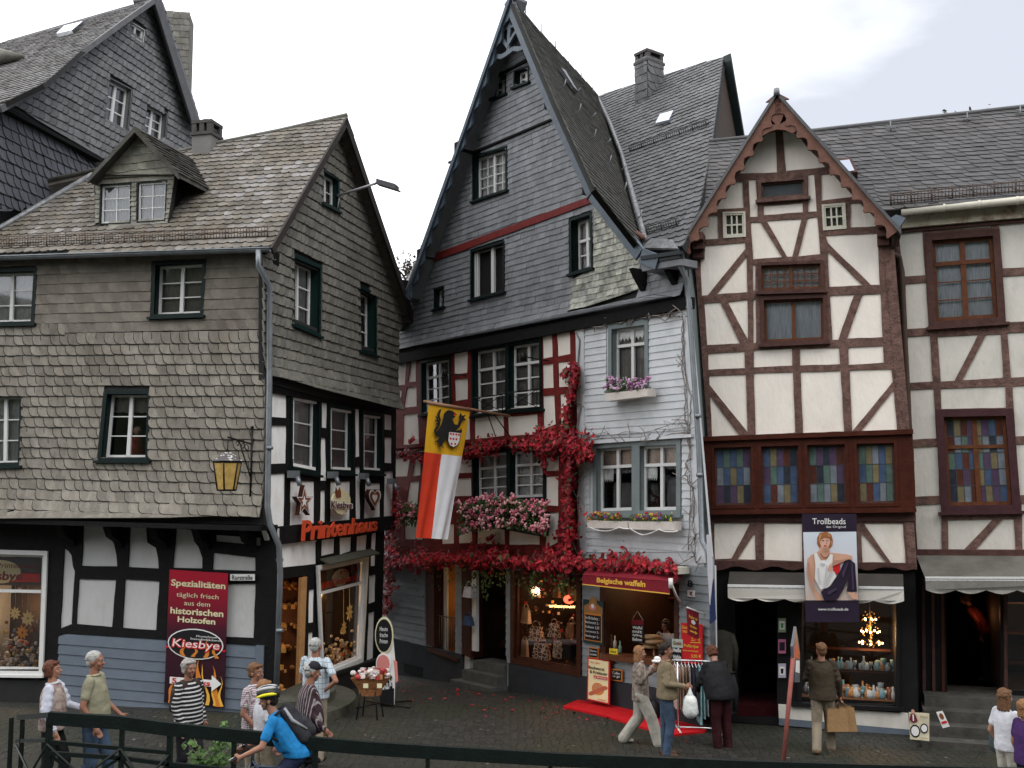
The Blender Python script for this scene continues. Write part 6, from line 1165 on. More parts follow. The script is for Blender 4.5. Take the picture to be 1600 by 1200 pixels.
# kiosk inside: hanging sign, rolls, bottles, light board
q = [CK.P(x, y, -.2) for x, y in ((987, 968), (1006, 969), (1006, 1005), (987, 1003))]; S = Sign('hanging_menu_sign', q, BLK, 'black and red hanging sign in the middle of the snack counter opening', 'sign'); S.shape([(0, 0), (1, 0), (1, .22), (0, .22)], WINE)
for k, t in enumerate(('Waffel', 'mit', 'Apfelmus', 'Sahne')): S.text(t, (.1, .28+k*.17, .9, .41+k*.17), WHT, .02)
mb = MB(); tube(mb, [CK.P(988, 968, -.2), CK.P(996, 955, -.2), CK.P(1005, 969, -.2)], .006, 4); obj('cord', mb, WHT, S.o)
q = [CK.P(x, y, .1) for x, y in ((1050, 998), (1067, 999), (1067, 1047), (1050, 1045))]; S = Sign('drinks_board', q, BLK, 'black menu board with pale green heading at the right end of the counter', 'menu board'); S.shape([(0, 0), (1, 0), (1, .28), (0, .28)], TM('pale green print', (.45, .52, .45)))
for k, t in enumerate(('Gratis', 'Heiße', 'Waffeln', 'Kaffee')): S.text(t, (.12, .06+k*.23, .88, .2+k*.23), WHT if k else BRN, .02)
for i, (x, y, sx) in enumerate(((1016, 995, .2), (1014, 1003, .2), (1022, 1003, .2), (1020, 996, .18), (1018, 1010, .2))):
    mb = MB(); ball(mb, CK.P(x, y, -.35-.02*i), (sx, .09, .05), 8, 6); tagmb('bread_roll', mb, M('bread', (.55, .36, .2), .7), 'pale long roll on the counter beside the saleswoman', 'bread roll', 'bread rolls on the counter')
for i, (x, y, cc, lb) in enumerate(((961, 1002, (.5, .45, .4), 'cream bottle on the counter left of the hanging sign'), (969, 1010, (.2, .35, .3), 'green bottle on the counter left of the hanging sign'), (955, 1000, (.15, .1, .08), 'dark bottle on the counter left of the hanging sign'))):
    mb = MB(); p = CK.P(x, y+14, -.15); tube(mb, [p, p+UP*.17, p+UP*.2, p+UP*.28], [.035, .035, .015, .015], 8); tagmb('bottle', mb, M('bottle', cc, .3), lb, 'bottle', 'bottles on the counter')
q = [CK.P(x, y, .02) for x, y in ((952, 1013), (965, 1014), (965, 1024), (952, 1023))]; S = Sign('yellow_note', q, M('yellow card', (.75, .55, .04), .6), 'yellow note stuck to the counter front', 'note'); S.text('Heute', (.2, .3, .8, .6), BLK)
mb = MB(); ball(mb, Q3[0].lerp(Q3[2], .0)+(Q3[1]-Q3[0])*.6+(Q3[3]-Q3[0])*.28+CK.n*-.5, (.12, .12, .1), 8, 6); tagmb('red_lamp', mb, EM('red lamp shade', (1, .08, .04), 1.6), 'glowing red lamp hanging in the shop window full of bags', 'lamp')
# handbags and patterned luggage in the shop window
ZEB = bpy.data.materials.new('giraffe print'); ZEB.use_nodes = True; n_z = ZEB.node_tree; v_ = n_z.nodes.new('ShaderNodeTexVoronoi'); v_.feature = 'DISTANCE_TO_EDGE'; v_.inputs['Scale'].default_value = 13; t_ = n_z.nodes.new('ShaderNodeTexCoord'); r_ = n_z.nodes.new('ShaderNodeValToRGB'); r_.color_ramp.elements[0].color = (.62, .55, .45, 1); r_.color_ramp.elements[0].position = .05; r_.color_ramp.elements[1].color = (.07, .03, .02, 1); r_.color_ramp.elements[1].position = .12
n_z.links.new(t_.outputs['Object'], v_.inputs[0]); n_z.links.new(v_.outputs[0], r_.inputs[0]); n_z.links.new(r_.outputs[0], n_z.nodes['Principled BSDF'].inputs['Base Color'])
def bag(x, y, w, h, m, lb, pl=CK, off=-.45, group='bags in the shop window', rz=0):
    p = pl.P(x, y, off); t = thing('handbag', lb, 'handbag', p-UP*h/2, group); mb = MB(); a = math.atan2(pl.n.y, pl.n.x)+math.pi/2+rz
    m_ = Matrix.Rotation(a, 3, 'Z'); vs = [p+m_@Vector((x_*w/2*(1 if z < 0 else .8), y_*w*.22*(1 if z < 0 else .5), z*h/2)) for x_ in (-1, 1) for y_ in (-1, 1) for z in (-1, 1)]; mb.add(vs, [(0, 1, 3, 2), (4, 6, 7, 5), (0, 4, 5, 1), (2, 3, 7, 6), (0, 2, 6, 4), (1, 5, 7, 3)]); obj('bag_body', mb, m, t)
    mb = MB(); tube(mb, [p+m_@Vector((w*.3*math.cos(k), 0, h/2+w*.35*math.sin(k))) for k in [i*math.pi/8 for i in range(9)]], .012, 5); obj('handle', mb, m, t); return t
for x, y, w, h, lb in ((838, 990, .36, .3, 'giraffe patterned bag, upper left of the pile in the shop window'), (866, 985, .3, .28, 'giraffe patterned bag, upper right of the pile in the shop window'), (846, 1018, .4, .34, 'giraffe patterned bag, lower left of the pile in the shop window'), (872, 1015, .36, .34, 'giraffe patterned bag, lower right of the pile in the shop window')): bag(x, y, w, h, ZEB, lb, rz=R.uniform(-.4, .4))
bag(822, 962, .26, .34, M('cream leather', (.5, .45, .38), .6), 'cream shoulder bag hanging at the left of the shop window'); bag(820, 1018, .22, .5, M('cream sack', (.5, .44, .36), .8), 'pale drawstring sack at the bottom left of the shop window'); bag(888, 1018, .3, .3, M('black leather', (.015, .015, .015), .3), 'shiny black bag at the bottom right of the shop window'); bag(893, 985, .26, .3, M('brown leather', (.2, .09, .04), .5), 'tan brown bag high at the right of the shop window')
for i, (x, y, cc) in enumerate(((870, 925, (.3, .18, .08)), (885, 922, (.12, .06, .03)), (895, 930, (.35, .25, .12)))): bag(x, y, .2, .24, M('hanging bag', cc, .6), ['small ochre bag hanging highest at the back of the window', 'small dark bag hanging between two paler ones', 'small beige bag hanging nearest the right window frame'][i], off=-.7)
bag(733, 925, .34, .24, M('striped cotton', (.55, .56, .6), .8, .5, 3, 0, stretch=(.1, .1, 9)), 'blue and white striped bag hanging at the brown door post', off=.2, group='bags at the shop door'); bag(732, 970, .3, .2, M('navy cotton', (.04, .07, .14), .8), 'navy blue bag hanging below the striped one', off=.2, group='bags at the shop door')
o = heap('window_trinkets', None, qf(Q3, PC.n, .3, 1.3, .05, .95, .08, .95), 150, .035, mats=[M('red trinket', (.4, .03, .02), .3), M('amber trinket', (.5, .25, .06), .3), M('dark trinket', (.06, .03, .02), .3), M('cream trinket', (.5, .42, .3), .4)], base=PC.P(850, 1040, -.6)); setp(o, 'small red amber and cream trinkets crowding the shop window of bags', 'trinkets', kind='stuff')
o = heap('shop_goods', None, qf(Q2, PC.n, .6, 2.6, .1, .95, .2, .9), 60, .09, mats=GOODS[:1]+[DW, DW, BRN, DK], base=PC.P(768, 1040, -1)); setp(o, 'dim jumble of goods inside the open shop door', 'goods', kind='stuff')
# ---------------------------------------------------------------- brown house: banner, awning, flags, window goods
BD = PD.sh(.75); q = [BD.P(x, y) for x, y in ((1253, 803), (1338, 803), (1343, 972), (1259, 972))]; S = Sign('advertising_banner', q, NAVY, 'dark violet banner with a seated woman in white top over the shop awning', 'banner')
S.shape([(.01, .17), (.99, .165), (.995, .80), (.01, .80)], G2('pale studio backdrop', (.52, .40, .34), (.62, .68, .76), (.60, .60, .64)), 'picture_ground')
HAIR_ = TM('auburn hair print', (.33, .13, .05)); S.shape([(.27, .22), (.32, .175), (.45, .165), (.53, .19), (.56, .25), (.54, .3), (.48, .33), (.3, .32), (.265, .28)], HAIR_, 'hair')
S.shape([(.33, .3), (.47, .3), (.5, .36), (.62, .365), (.8, .375), (.9, .39), (.9, .43), (.7, .45), (.5, .5), (.45, .6), (.2, .6), (.17, .68), (.3, .76), (.36, .8), (.22, .8), (.13, .7), (.05, .55), (.07, .42), (.15, .38), (.28, .35)], SKIN, 'skin'); S.shape(ell(.41, .255, .095, .065), TM('face print', (.66, .40, .30)), 'face')
S.shape([(.3, .22), (.36, .19), (.5, .19), (.53, .24), (.46, .225), (.4, .22), (.33, .24), (.3, .3), (.28, .26)], HAIR_, 'hair'); S.shape([[(.36, .245), (.39, .24), (.39, .25), (.36, .252)], [(.44, .24), (.47, .245), (.47, .252), (.44, .25)]], BRN, 'eyes'); S.shape([(.385, .292), (.44, .292), (.43, .302), (.4, .302)], RED, 'lips')
S.shape([(.2, .37), (.25, .36), (.32, .43), (.42, .43), (.5, .37), (.55, .38), (.53, .48), (.6, .58), (.45, .68), (.3, .7), (.2, .6), (.22, .48)], WHT, 'white_top'); S.shape([(.55, .47), (.68, .46), (.66, .54), (.6, .56), (.54, .52)], RED, 'red_cushion')
S.shape([(.3, .72), (.5, .66), (.68, .52), (.76, .43), (.86, .42), (.95, .46), (.96, .6), (.97, .72), (.78, .72), (.82, .6), (.72, .7), (.62, .78), (.55, .8), (.36, .8)], NAVY, 'dark_trousers'); S.shape([(.8, .725), (.93, .725), (1.0, .79), (.88, .785)], SKIN, 'foot'); S.shape([(.52, .44), (.45, .5), (.5, .56), (.54, .52), (.5, .47)], SKIN, 'hand')
S.shape([(.31, .37), (.36, .41), (.44, .41), (.49, .37), (.485, .365), (.43, .4), (.37, .4), (.32, .362)], BRN, 'necklace'); SK2 = TM('shaded skin print', (.42, .22, .15)); GR2 = TM('grey fold print', (.50, .48, .52)); VI2 = TM('violet fold print', (.05, .035, .07)); HL_ = TM('light hair print', (.50, .25, .11))
S.shape([[(.36, .315), (.47, .312), (.45, .345), (.40, .35)], [(.07, .45), (.10, .45), (.14, .6), (.20, .72), (.16, .71), (.07, .56)], [(.55, .43), (.72, .425), (.88, .41), (.7, .448), (.52, .49)], [(.435, .255), (.445, .255), (.45, .278), (.425, .28)]], SK2, 'printed_shade')
S.shape([[(.25, .5), (.28, .5), (.30, .66), (.27, .64)], [(.42, .48), (.44, .48), (.40, .68), (.36, .68)], [(.5, .53), (.53, .54), (.42, .66), (.4, .65)], [(.31, .45), (.40, .46), (.39, .475), (.32, .47)]], GR2, 'printed_shade')
S.shape([[(.70, .55), (.80, .45), (.83, .45), (.72, .6)], [(.88, .45), (.91, .46), (.92, .70), (.88, .70)], [(.42, .72), (.6, .68), (.6, .70), (.44, .75)]], VI2, 'printed_shade'); S.shape([[(.31, .2), (.36, .18), (.30, .27)], [(.44, .175), (.52, .2), (.5, .215)], [(.52, .25), (.54, .25), (.52, .3)]], HL_, 'printed_shade')
S.text('Trollbeads', (.19, .04, .8, .095), WHT, .005); S.text('das Original', (.44, .108, .8, .135), WHT); S.text('www.trollbeads.de', (.24, .865, .8, .89), WHT)
AWC = M('pale grey awning cloth', (.50, .48, .44), .8, .12, 3, .1, stain=(.40, .37, .32), stain_s=1.5); AWT = M('dark taupe awning cloth', (.045, .04, .035), .85, .15, 3, .1)
aw = thing('shop_awning', 'pale awning with scalloped valance on the brown house, partly behind the banner', 'awning', PD.P(1275, 920, .5)); f1, f2 = PD.P(1137, 917, .65), PD.P(1412, 921, .65); t1, t2 = PD.P(1140, 893, .1), PD.P(1411, 897, .1)
mb = MB(); prism(mb, [f1, f2, t2, t1], UP*-.015); obj('canopy', mb, AWT, aw); mb = MB(); prism(mb, [f1+UP*.04, f2+UP*.04, f2-UP*.03, f1-UP*.03], PD.n*-.05); obj('front_bar', mb, WHITEW, aw)
def valance(f1, f2, h, n_, nrm, m, par):
    mb = MB(); d = f2-f1; pts = [f1, f2]; k = n_*6
    for i in range(k+1): t = 1-i/k; pts.append(f1+d*t-UP*(h+.06*abs(math.sin(t*n_*math.pi)))+nrm*.02*math.sin(t*40))
    prism(mb, pts, nrm*-.01); obj('valance', mb, m, par)
valance(f1-UP*.02, f2-UP*.02, .17, 6, PD.n, AWC, aw)
aw = thing('shop_awning', 'grey brown awning under a long box at the right edge of the picture', 'awning', PE_.P(1520, 905, .7)); t1, t2 = PE_.P(1431, 866, .2), PE_.P(1790, 868, .2); f1, f2 = PE_.P(1446, 904, 1.0), PE_.P(1790, 905, 1.0)
mb = MB(); prism(mb, [t1+UP*.08, t2+UP*.08, t2-UP*.06, t1-UP*.06], PE_.n*-.2); obj('awning_box', mb, DBROWNT, aw); mb = MB(); prism(mb, [t1+PE_.n*-.05, t2+PE_.n*-.05, f2, f1], UP*-.015); obj('canopy', mb, M('weathered awning', (.095, .09, .078), .85, .3, 2, .1), aw)
mb = MB(); prism(mb, [f1+UP*.03, f2+UP*.03, f2-UP*.04, f1-UP*.04], PE_.n*-.04); obj('front_bar', mb, WHITEW, aw); valance(f1-UP*.03, f2-UP*.03, .16, 7, PE_.n, M('weathered valance', (.20, .19, .17), .85, .2), aw)
wf = PC.P(1108, 835, .3); fl2 = thing('side_flag', 'narrow white and navy flag hanging between the drainpipe and the brown house', 'flag', wf); pl_ = Vp((wf.x, wf.y), (PC.n.x, PC.n.y))
for nm, pts, m in (('white_part', [(1105, 835), (1112, 837), (1114, 900), (1110, 945), (1107, 900)], TM('dull white cloth', (.5, .5, .54))), ('navy_part', [(1110, 935), (1116, 905), (1119, 968), (1110, 975)], TM('navy cloth', (.02, .03, .09)))): mb = MB(); prism(mb, [pl_.P(*p) for p in pts], pl_.n*-.02); obj(nm, mb, m, fl2)
for i, (y, cc) in enumerate(((977, (.25, .32, .2)), (1010, (.5, .15, .25)), (1048, (.45, .4, .5)))):
    q = [PD.P(x, yy, .06) for x, yy in ((1216, y-11), (1228, y-11), (1228, y+11), (1216, y+11))]; S = Sign('small_poster', q, TM('poster', cc), ['small green poster, highest of three on the black shop pillar', 'small pink poster, middle of three on the black shop pillar', 'small lilac poster, lowest of three on the black shop pillar'][i], 'poster', 'posters on the black pillar'); S.shape([(.15, .2), (.85, .2), (.85, .8), (.15, .8)], WHT if i != 1 else NAVY)
    S.shape([(.3, .35), (.7, .35), (.65, .7), (.35, .7)], NAVY if i else TM('green', (.1, .3, .1)))
# chandelier
ch_ = thing('chandelier', 'lit glass chandelier hanging in the shop window of the brown house', 'chandelier', PD.P(1360, 1000, -.8)); mb = MB(); mb2 = MB(); c_ = PD.P(1360, 985, -.8)
for r, z, n in ((.16, -.02, 7), (.2, -.22, 8), (.1, .2, 5)):
    for k in range(n): a = 6.28*k/n+z*5; ball(mb, c_+Vector((r*math.cos(a), r*math.sin(a), z)), .018, 6, 5)
for k in range(60): a = R.uniform(0, 6.28); ball(mb2, c_+Vector((math.cos(a)*R.uniform(0, .18), math.sin(a)*R.uniform(0, .18), R.uniform(-.3, .4))), .014, 4, 3)
tube(mb2, [c_+UP*.8, c_-UP*.25], .012, 5); obj('bulbs', mb, EM('bulb', (1, .55, .2), 9), ch_); obj('crystals', mb2, M('crystal', (.5, .35, .15), .2, .3), ch_); point(c_-UP*.05, 22, (1, .55, .22), .2)
# glassware in the brown house window: individual pieces
GM = [M('glassware', c, .15, .2, 5, 0, spec=.6) for c in ((.5, .55, .56), (.55, .25, .08), (.35, .42, .45), (.65, .65, .63), (.4, .16, .07), (.2, .38, .42))]
GW = M('shelf light wood', (.25, .10, .04), .5); Fl0 = [PD.P(x, y, o) for x, y, o in ((1253, 1099, -.15), (1399, 1103, -.15), (1399, 1103, -.95), (1253, 1099, -.95))]; mb = MB(); pz = PD.P(1325, 1090, -.15).z
prism(mb, [Vector((p.x, p.y, pz)) for p in Fl0], UP*-.03); obj('display_board', mb, GW, TH)
mb = MB()
for k in range(2): z = pz+.4+.35*k; a, b = PD.P(1262, 1000, -.55-.15*k), PD.P(1392, 1000, -.55-.15*k); prism(mb, [Vector((a.x, a.y, z)), Vector((b.x, b.y, z)), Vector((b.x, b.y, z))-PD.n*.3, Vector((a.x, a.y, z))-PD.n*.3], UP*-.02); 
obj('glass_shelf', mb, DW, TH)
protos = []
for k in range(4):
    mb = MB(); prof = [[(.04, 0), (.045, .1), (.015, .14), (.015, .2)], [(.03, 0), (.008, .02), (.008, .08), (.04, .1), (.045, .18)], [(.05, 0), (.07, .06), (.05, .13), (.03, .16)], [(.035, 0), (.035, .12), (.035, .13), (.02, .14)]][k]
    tube(mb, [(0, 0, z) for r, z in prof], [r for r, z in prof], 8); protos.append(mb)
names = ['glass bottle', 'stemmed glass', 'round glass vase', 'small glass jar']; shown = ['front row', 'second row', 'shelf']
me_cache = {}
rg_ = random.Random(8)
for i in range(96):
    k = rg_.randrange(4); row = i % 4; m = rg_.randrange(len(GM))
    if (k, m) not in me_cache: o = obj(['bottle', 'stemmed_glass', 'glass_vase', 'glass_jar'][k], protos[k], GM[m]); me_cache[(k, m)] = o.data
    else: o = bpy.data.objects.new(['bottle', 'stemmed_glass', 'glass_vase', 'glass_jar'][k], me_cache[(k, m)]); COL.objects.link(o)
    x = 1258+138*((i//4)+rg_.uniform(.1, .9))/24; p = PD.P(x, 1060, -.2-.15*min(row, 2)-.02*(i % 2)); z = pz if row < 3 else pz+.42
    if row == 3: p = PD.P(x, 1000, -.62)
    o.location = (p.x, p.y, z); sc_ = rg_.uniform(.75, 1.3); o.scale = (sc_, sc_, sc_); col_ = ['clear', 'amber', 'smoky', 'white', 'brown', 'blue green'][m]
    setp(o, '%s %s in the crowded window display of the brown house' % (col_, names[k]), names[k].split()[-1], 'glassware in the shop window of the brown house')
# ---------------------------------------------------------------- red carpet, clothes rack, garments
mb = MB(); te = [(880, 1106), (906, 1094), (953, 1098), (1005, 1108), (1060, 1120), (1112, 1131)]; be = [(880, 1106.5), (905, 1112), (945, 1121), (1000, 1138), (1050, 1151), (1102, 1145)]; NJ = 6; pts = []
for a_, b_ in zip(te, be): pts += [ground_pt(a_[0]+(b_[0]-a_[0])*k/NJ, a_[1]+(b_[1]-a_[1])*k/NJ)+UP*.035 for k in range(NJ+1)]
mb.add(pts, [(c*(NJ+1)+k, c*(NJ+1)+k+1, (c+1)*(NJ+1)+k+1, (c+1)*(NJ+1)+k) for c in range(5) for k in range(NJ)])
rim = [pts[c*(NJ+1)] for c in range(6)]+[pts[5*(NJ+1)+k] for k in range(1, NJ+1)]+[pts[c*(NJ+1)+NJ] for c in range(4, -1, -1)]; mb.add(rim+[p-UP*.05 for p in rim], [(k, (k+1) % len(rim), len(rim)+(k+1) % len(rim), len(rim)+k) for k in range(len(rim))])
solo('red_carpet', mb, M('bright red carpet', (.50, .008, .012), .9, .12, 6, .3, 40), 'bright red carpet on the cobbles below the snack counter', 'carpet', pts[0])
ra, rb_ = ground_pt(1060, 1143), ground_pt(1122, 1146); zr = 1.5; ck = thing('clothes_rack', 'chrome clothes rack standing on the cobbles beside the counter', 'clothes rack', ra); CHR = M('chrome', (.6, .6, .62), .2, .05, 5, 0, metal=.8)
ta = (C0+ray(1050, 1031)*((ra-C0).length/ray(1050, 1031).length)); tb_ = (C0+ray(1119, 1034)*((rb_-C0).length/ray(1119, 1034).length)); mb = MB(); tube(mb, [ta, tb_], .018, 8); obj('rail', mb, CHR, ck); mb = MB(); tube(mb, [rb_+UP*.05, tb_], .016, 6); obj('upright', mb, CHR, ck); mb = MB(); tube(mb, [ra+UP*.05, Vector((ra.x, ra.y, ta.z))], .016, 6); obj('upright', mb, CHR, ck); mb = MB(); tube(mb, [ra+UP*.08, rb_+UP*.08], .016, 6); obj('lower_rail', mb, CHR, ck)
for b in (ra, rb_): mb = MB(); tube(mb, [b+Vector((0, -.28, .04)), b+Vector((0, .28, .04))], .018, 6); obj('foot', mb, WHITEW, ck)
gcols = [((.45, .3, .25), 'salmon patterned'), ((.35, .22, .16), 'brown patterned'), ((.5, .42, .33), 'beige'), ((.30, .2, .15), 'dark beige'), ((.42, .36, .32), 'grey beige'), ((.03, .035, .05), 'navy'), ((.05, .05, .06), 'black'), ((.22, .42, .45), 'turquoise'), ((.35, .5, .52), 'pale turquoise'), ((.4, .42, .42), 'pale grey'), ((.02, .02, .022), 'black'), ((.018, .018, .02), 'black')]
dr_ = (tb_-ta); 
for i, (c, nm) in enumerate(gcols):
    t0 = ta+dr_*(.06+.078*i); mb = MB(); mb.smooth = True; w = .2; L_ = [.75, .7, .8, .72, .78, .85, .85, 1.0, .9, .85, .95, 1.0][i]; nu, nv = 8, 6; px_ = dr_.normalized()*.03
    for s in (-1, 1):
        mb.add([t0+Vector((0, -1, 0))*(-w+2*w*a/nu)*(1 if b else .55)*(1+.15*b/nv)+px_*s*(1 if 0 < a < nu else .1)*(.6+.5*math.sin(a*2.1+i))-UP*(.06+L_*b/nv+.06*abs(a/nu-.5)*2*(b == 0)) for b in range(nv+1) for a in range(nu+1)], [(b*(nu+1)+a, b*(nu+1)+a+1, (b+1)*(nu+1)+a+1, (b+1)*(nu+1)+a) for b in range(nv) for a in range(nu)])
    lab = '%s garment hanging on the chrome rack, %s from the left' % (nm, ['first', 'second', 'third', 'fourth', 'fifth', 'sixth', 'seventh', 'eighth', 'ninth', 'tenth', 'eleventh', 'last'][i])
    o = tagmb('garment', mb, M('garment cloth', c, .85, .3, 9, .2), lab, 'garment', 'clothes on the chrome rack')
    mb = MB(); tube(mb, [t0+UP*.02, t0-UP*.06, t0+Vector((0, -.12, -.1))], .006, 4); tube(mb, [t0-UP*.06, t0+Vector((0, .12, -.1))], .006, 4); obj('hanger', mb, CHR, o)
# coats hanging in the dark by the door
for i, (x, y, c, lb) in enumerate(((1126, 1012, (.035, .032, .024), 'khaki jacket hanging in the dark beside the shop door'), (1126, 1075, (.02, .02, .022), 'black coat hanging low beside the shop door'))):
    mb = MB(); c_j = PD.P(x, y, .3); vs = []; NN = 14
    for zz, wx, wy in ((.32, .05, .05), (.26, .2, .09), (.1, .23, .11), (-.15, .22, .12), (-.42, .25, .14)): vs += [c_j+PD.u*(wx*math.cos(a)*(1+.12*math.sin(a*5+zz*9)))+PD.n*(wy*math.sin(a)*(1+.15*math.sin(a*4)))+UP*zz for a in [k*2*math.pi/NN for k in range(NN)]]
    mb.smooth = True; mb.add(vs, [(a*NN+k, a*NN+(k+1) % NN, (a+1)*NN+(k+1) % NN, (a+1)*NN+k) for a in range(4) for k in range(NN)]); mb.smooth = False
    for q in (-1, 1): tube(mb, [c_j+PD.u*q*.19+UP*.24, c_j+PD.u*q*.26-UP*.02, c_j+PD.u*q*.25+PD.n*.04-UP*.36], [.065, .06, .045], 8)
    tagmb('hanging_jacket', mb, M('jacket cloth', c, .85, .3, 8, .3), lb, 'jacket')
# black bag on the ground at the counter
mb = MB(); p = ground_pt(1022, 1125); ball(mb, p+Vector((0, 0, .17)), (.12, .1, .18), 10, 8); tube(mb, [p+Vector((-.06, 0, .3)), p+Vector((0, 0, .45)), p+Vector((.06, 0, .3))], .01, 5); tagmb('black_bag', mb, M('black nylon', (.02, .02, .022), .5), 'small black bag on the red carpet behind the tan jacket man', 'bag')
# tall board on a red pole, seen edge on
a = ground_pt(1224, 1191); T2 = C0+ray(1241, 1008)*((a-C0).length/ray(1241, 1008).length); pb = thing('pole_sign', 'red brown pole with a board seen edge on in the street', 'sign post', a); mb = MB(); tube(mb, [a, T2], .036, 8); obj('pole', mb, M('red brown pole', (.28, .09, .075), .6), pb)
mb = MB(); n2 = Vector((.9, -.4, 0)).normalized(); pl_ = Pl(T2, n2); q = [pl_.P(1244, 979), pl_.P(1250, 1020), pl_.P(1250, 1066), pl_.P(1243, 1066), pl_.P(1239, 1010)]; prism(mb, q, n2*-.04); obj('board', mb, M('grey board', (.12, .13, .14), .5), pb); mb = MB(); prism(mb, [pl_.P(x, y)+n2*.005 for x, y in ((1244, 1032), (1249, 1032), (1249, 1052), (1243, 1050))], n2*-.01); obj('paper', mb, WHT, pb); mb = MB(); prism(mb, [pl_.P(x, y)+n2*.003 for x, y in ((1244, 1000), (1249, 1020), (1249, 1030), (1243, 1028))], n2*-.01); obj('paper', mb, TM('orange print2', (.5, .12, .05)), pb)
# little boards on the steps
a = E_.P(1436, 1158, 1.75); pl_ = Pl(a, PE_.n); q = [pl_.P(1420, 1113), pl_.P(1452, 1115), pl_.P(1452, 1158), pl_.P(1422, 1155)]; S = Sign('watch_advert_board', q, M('cream advert', (.62, .56, .40), .6), 'cream advertising board with two watches leaning on the stone steps', 'advert board'); S.shape(ell(.28, .68, .26, .24), BLK); S.shape(ell(.28, .68, .2, .18), WHT); S.shape(ell(.74, .55, .2, .18), NAVY); S.shape(ell(.74, .55, .15, .13), WHT); S.shape([(.0, .28), (.08, .06), (.2, -.02), (.33, .08), (.42, .3), (.2, .38)], TM('wine figure', (.18, .02, .04)), 'figure'); S.shape(ell(.2, -.05, .08, .08), SKIN, 'figure'); S.shape([(.16, .06), (.24, .06), (.24, .3), (.18, .3)], WHT, 'figure'); S.text('Uhren', (.55, .08, .92, .16), BRN); S.text('nur bei uns', (.5, .86, .9, .91), BRN)
pl_ = Pl(E_.P(1470, 1130, 1.35), PE_.n); q = [pl_.P(1463, 1113), pl_.P(1473, 1111), pl_.P(1484, 1135), pl_.P(1473, 1138)]; S = Sign('leaflet_holder', q, WHT, 'small tilted leaflet holder on the upper stone step', 'leaflets'); S.shape(ell(.5, .3, .3, .2), BRN); S.shape([(.15, .6), (.9, .6), (.9, .75), (.15, .75)], RED)
mb = MB(); 
for k in range(9): ball(mb, PE_.P(1540+k*3.4, 965+k*3+R.uniform(-5, 5), -2.2), .022, 6, 4)
tagmb('string_lights', mb, EM('small warm bulb', (1, .45, .15), 8), 'string of warm lights deep inside the dark shop on the right', 'lights')
# ---------------------------------------------------------------- trees beyond
def tree(x, y, z, h, r, lb, n, cols, seed):
    rt = random.Random(seed); t = thing('deciduous_tree', lb, 'tree', (x, y, z)); mb = MB(); tube(mb, [(x, y, z), (x+.1, y, z+h*.4), (x-.1, y, z+h*.75)], [.22, .16, .07], 7)
    tips = []
    for k in range(9): a = rt.uniform(0, 6.28); e = Vector((x+math.cos(a)*r*rt.uniform(.4, .85), y+math.sin(a)*r*.7, z+h*rt.uniform(.5, .97))); tube(mb, [(x, y, z+h*rt.uniform(.3, .6)), e], [.07, .02], 5); tips.append(e)
    obj('trunk', mb, STEM, t); mb = MB()
    for _ in range(n): c = rt.choice(tips); p = c+Vector((rt.gauss(0, r*.22), rt.gauss(0, r*.22), rt.gauss(0, r*.2))); leaf(mb, p, Vector((rt.gauss(0, 1), rt.gauss(0, 1), rt.gauss(0, 1)+.5)).normalized(), .2, rt)
    obj('crown', mb, cols, t)
TL = M('tree leaves', (.05, .07, .03), .7, .3, 3, 0, isl_col=[(.04, .055, .025), (.07, .085, .035), (.06, .045, .03)])
c_ = C0+ray(632, 400)*52; tree(c_.x, c_.y, c_.z-8, 7.9, 2.2, 'brownish tree showing in the gap between the left and centre houses', 4200, M('brownish leaves', (.07, .05, .04), .7, .3, 3, 0, isl_col=[(.08, .06, .05), (.05, .045, .03), (.10, .07, .06)]), 1)
for i, (px, py, r, lb) in enumerate(((1510, 178, 1.6, 'small tree top just above the long roof, the right one'), (1470, 181, 1.1, 'small tree top just above the long roof, the left one'))): c_ = C0+ray(px, py)*34; tree(c_.x, c_.y, c_.z-6.3, 6.3, r*.7, lb, 1500, TL, 5+i)
# pale slate roof in the gap
bp = C0+ray(650, 440)*34; rf = thing('rear_house', 'pale slate roofed house just visible between the two nearest gables', 'house', (bp.x, bp.y, 0)); pl_ = P3(bp, bp+Vector((.8, .6, 0)), bp+Vector((-.35, .45, .85))); mb = MB(); pp = [(634, 440), (668, 372), (720, 372), (720, 520), (628, 520)]; slates(mb, pl_, pp, [], .2, .24, 'arch', 0, .02); obj('roof', mb, M('pale old slates', (.28, .275, .26), .7, .2, 6, .2, island=.2), rf); mb = MB(); vol(mb, Vector((bp.x-.3, bp.y+.8, 0)), Vector((3, 2.2, 0)), Vector((-1.5, 3, 0)), -2, bp.z-1.5); obj('wall', mb, SLATE_DARK, rf)

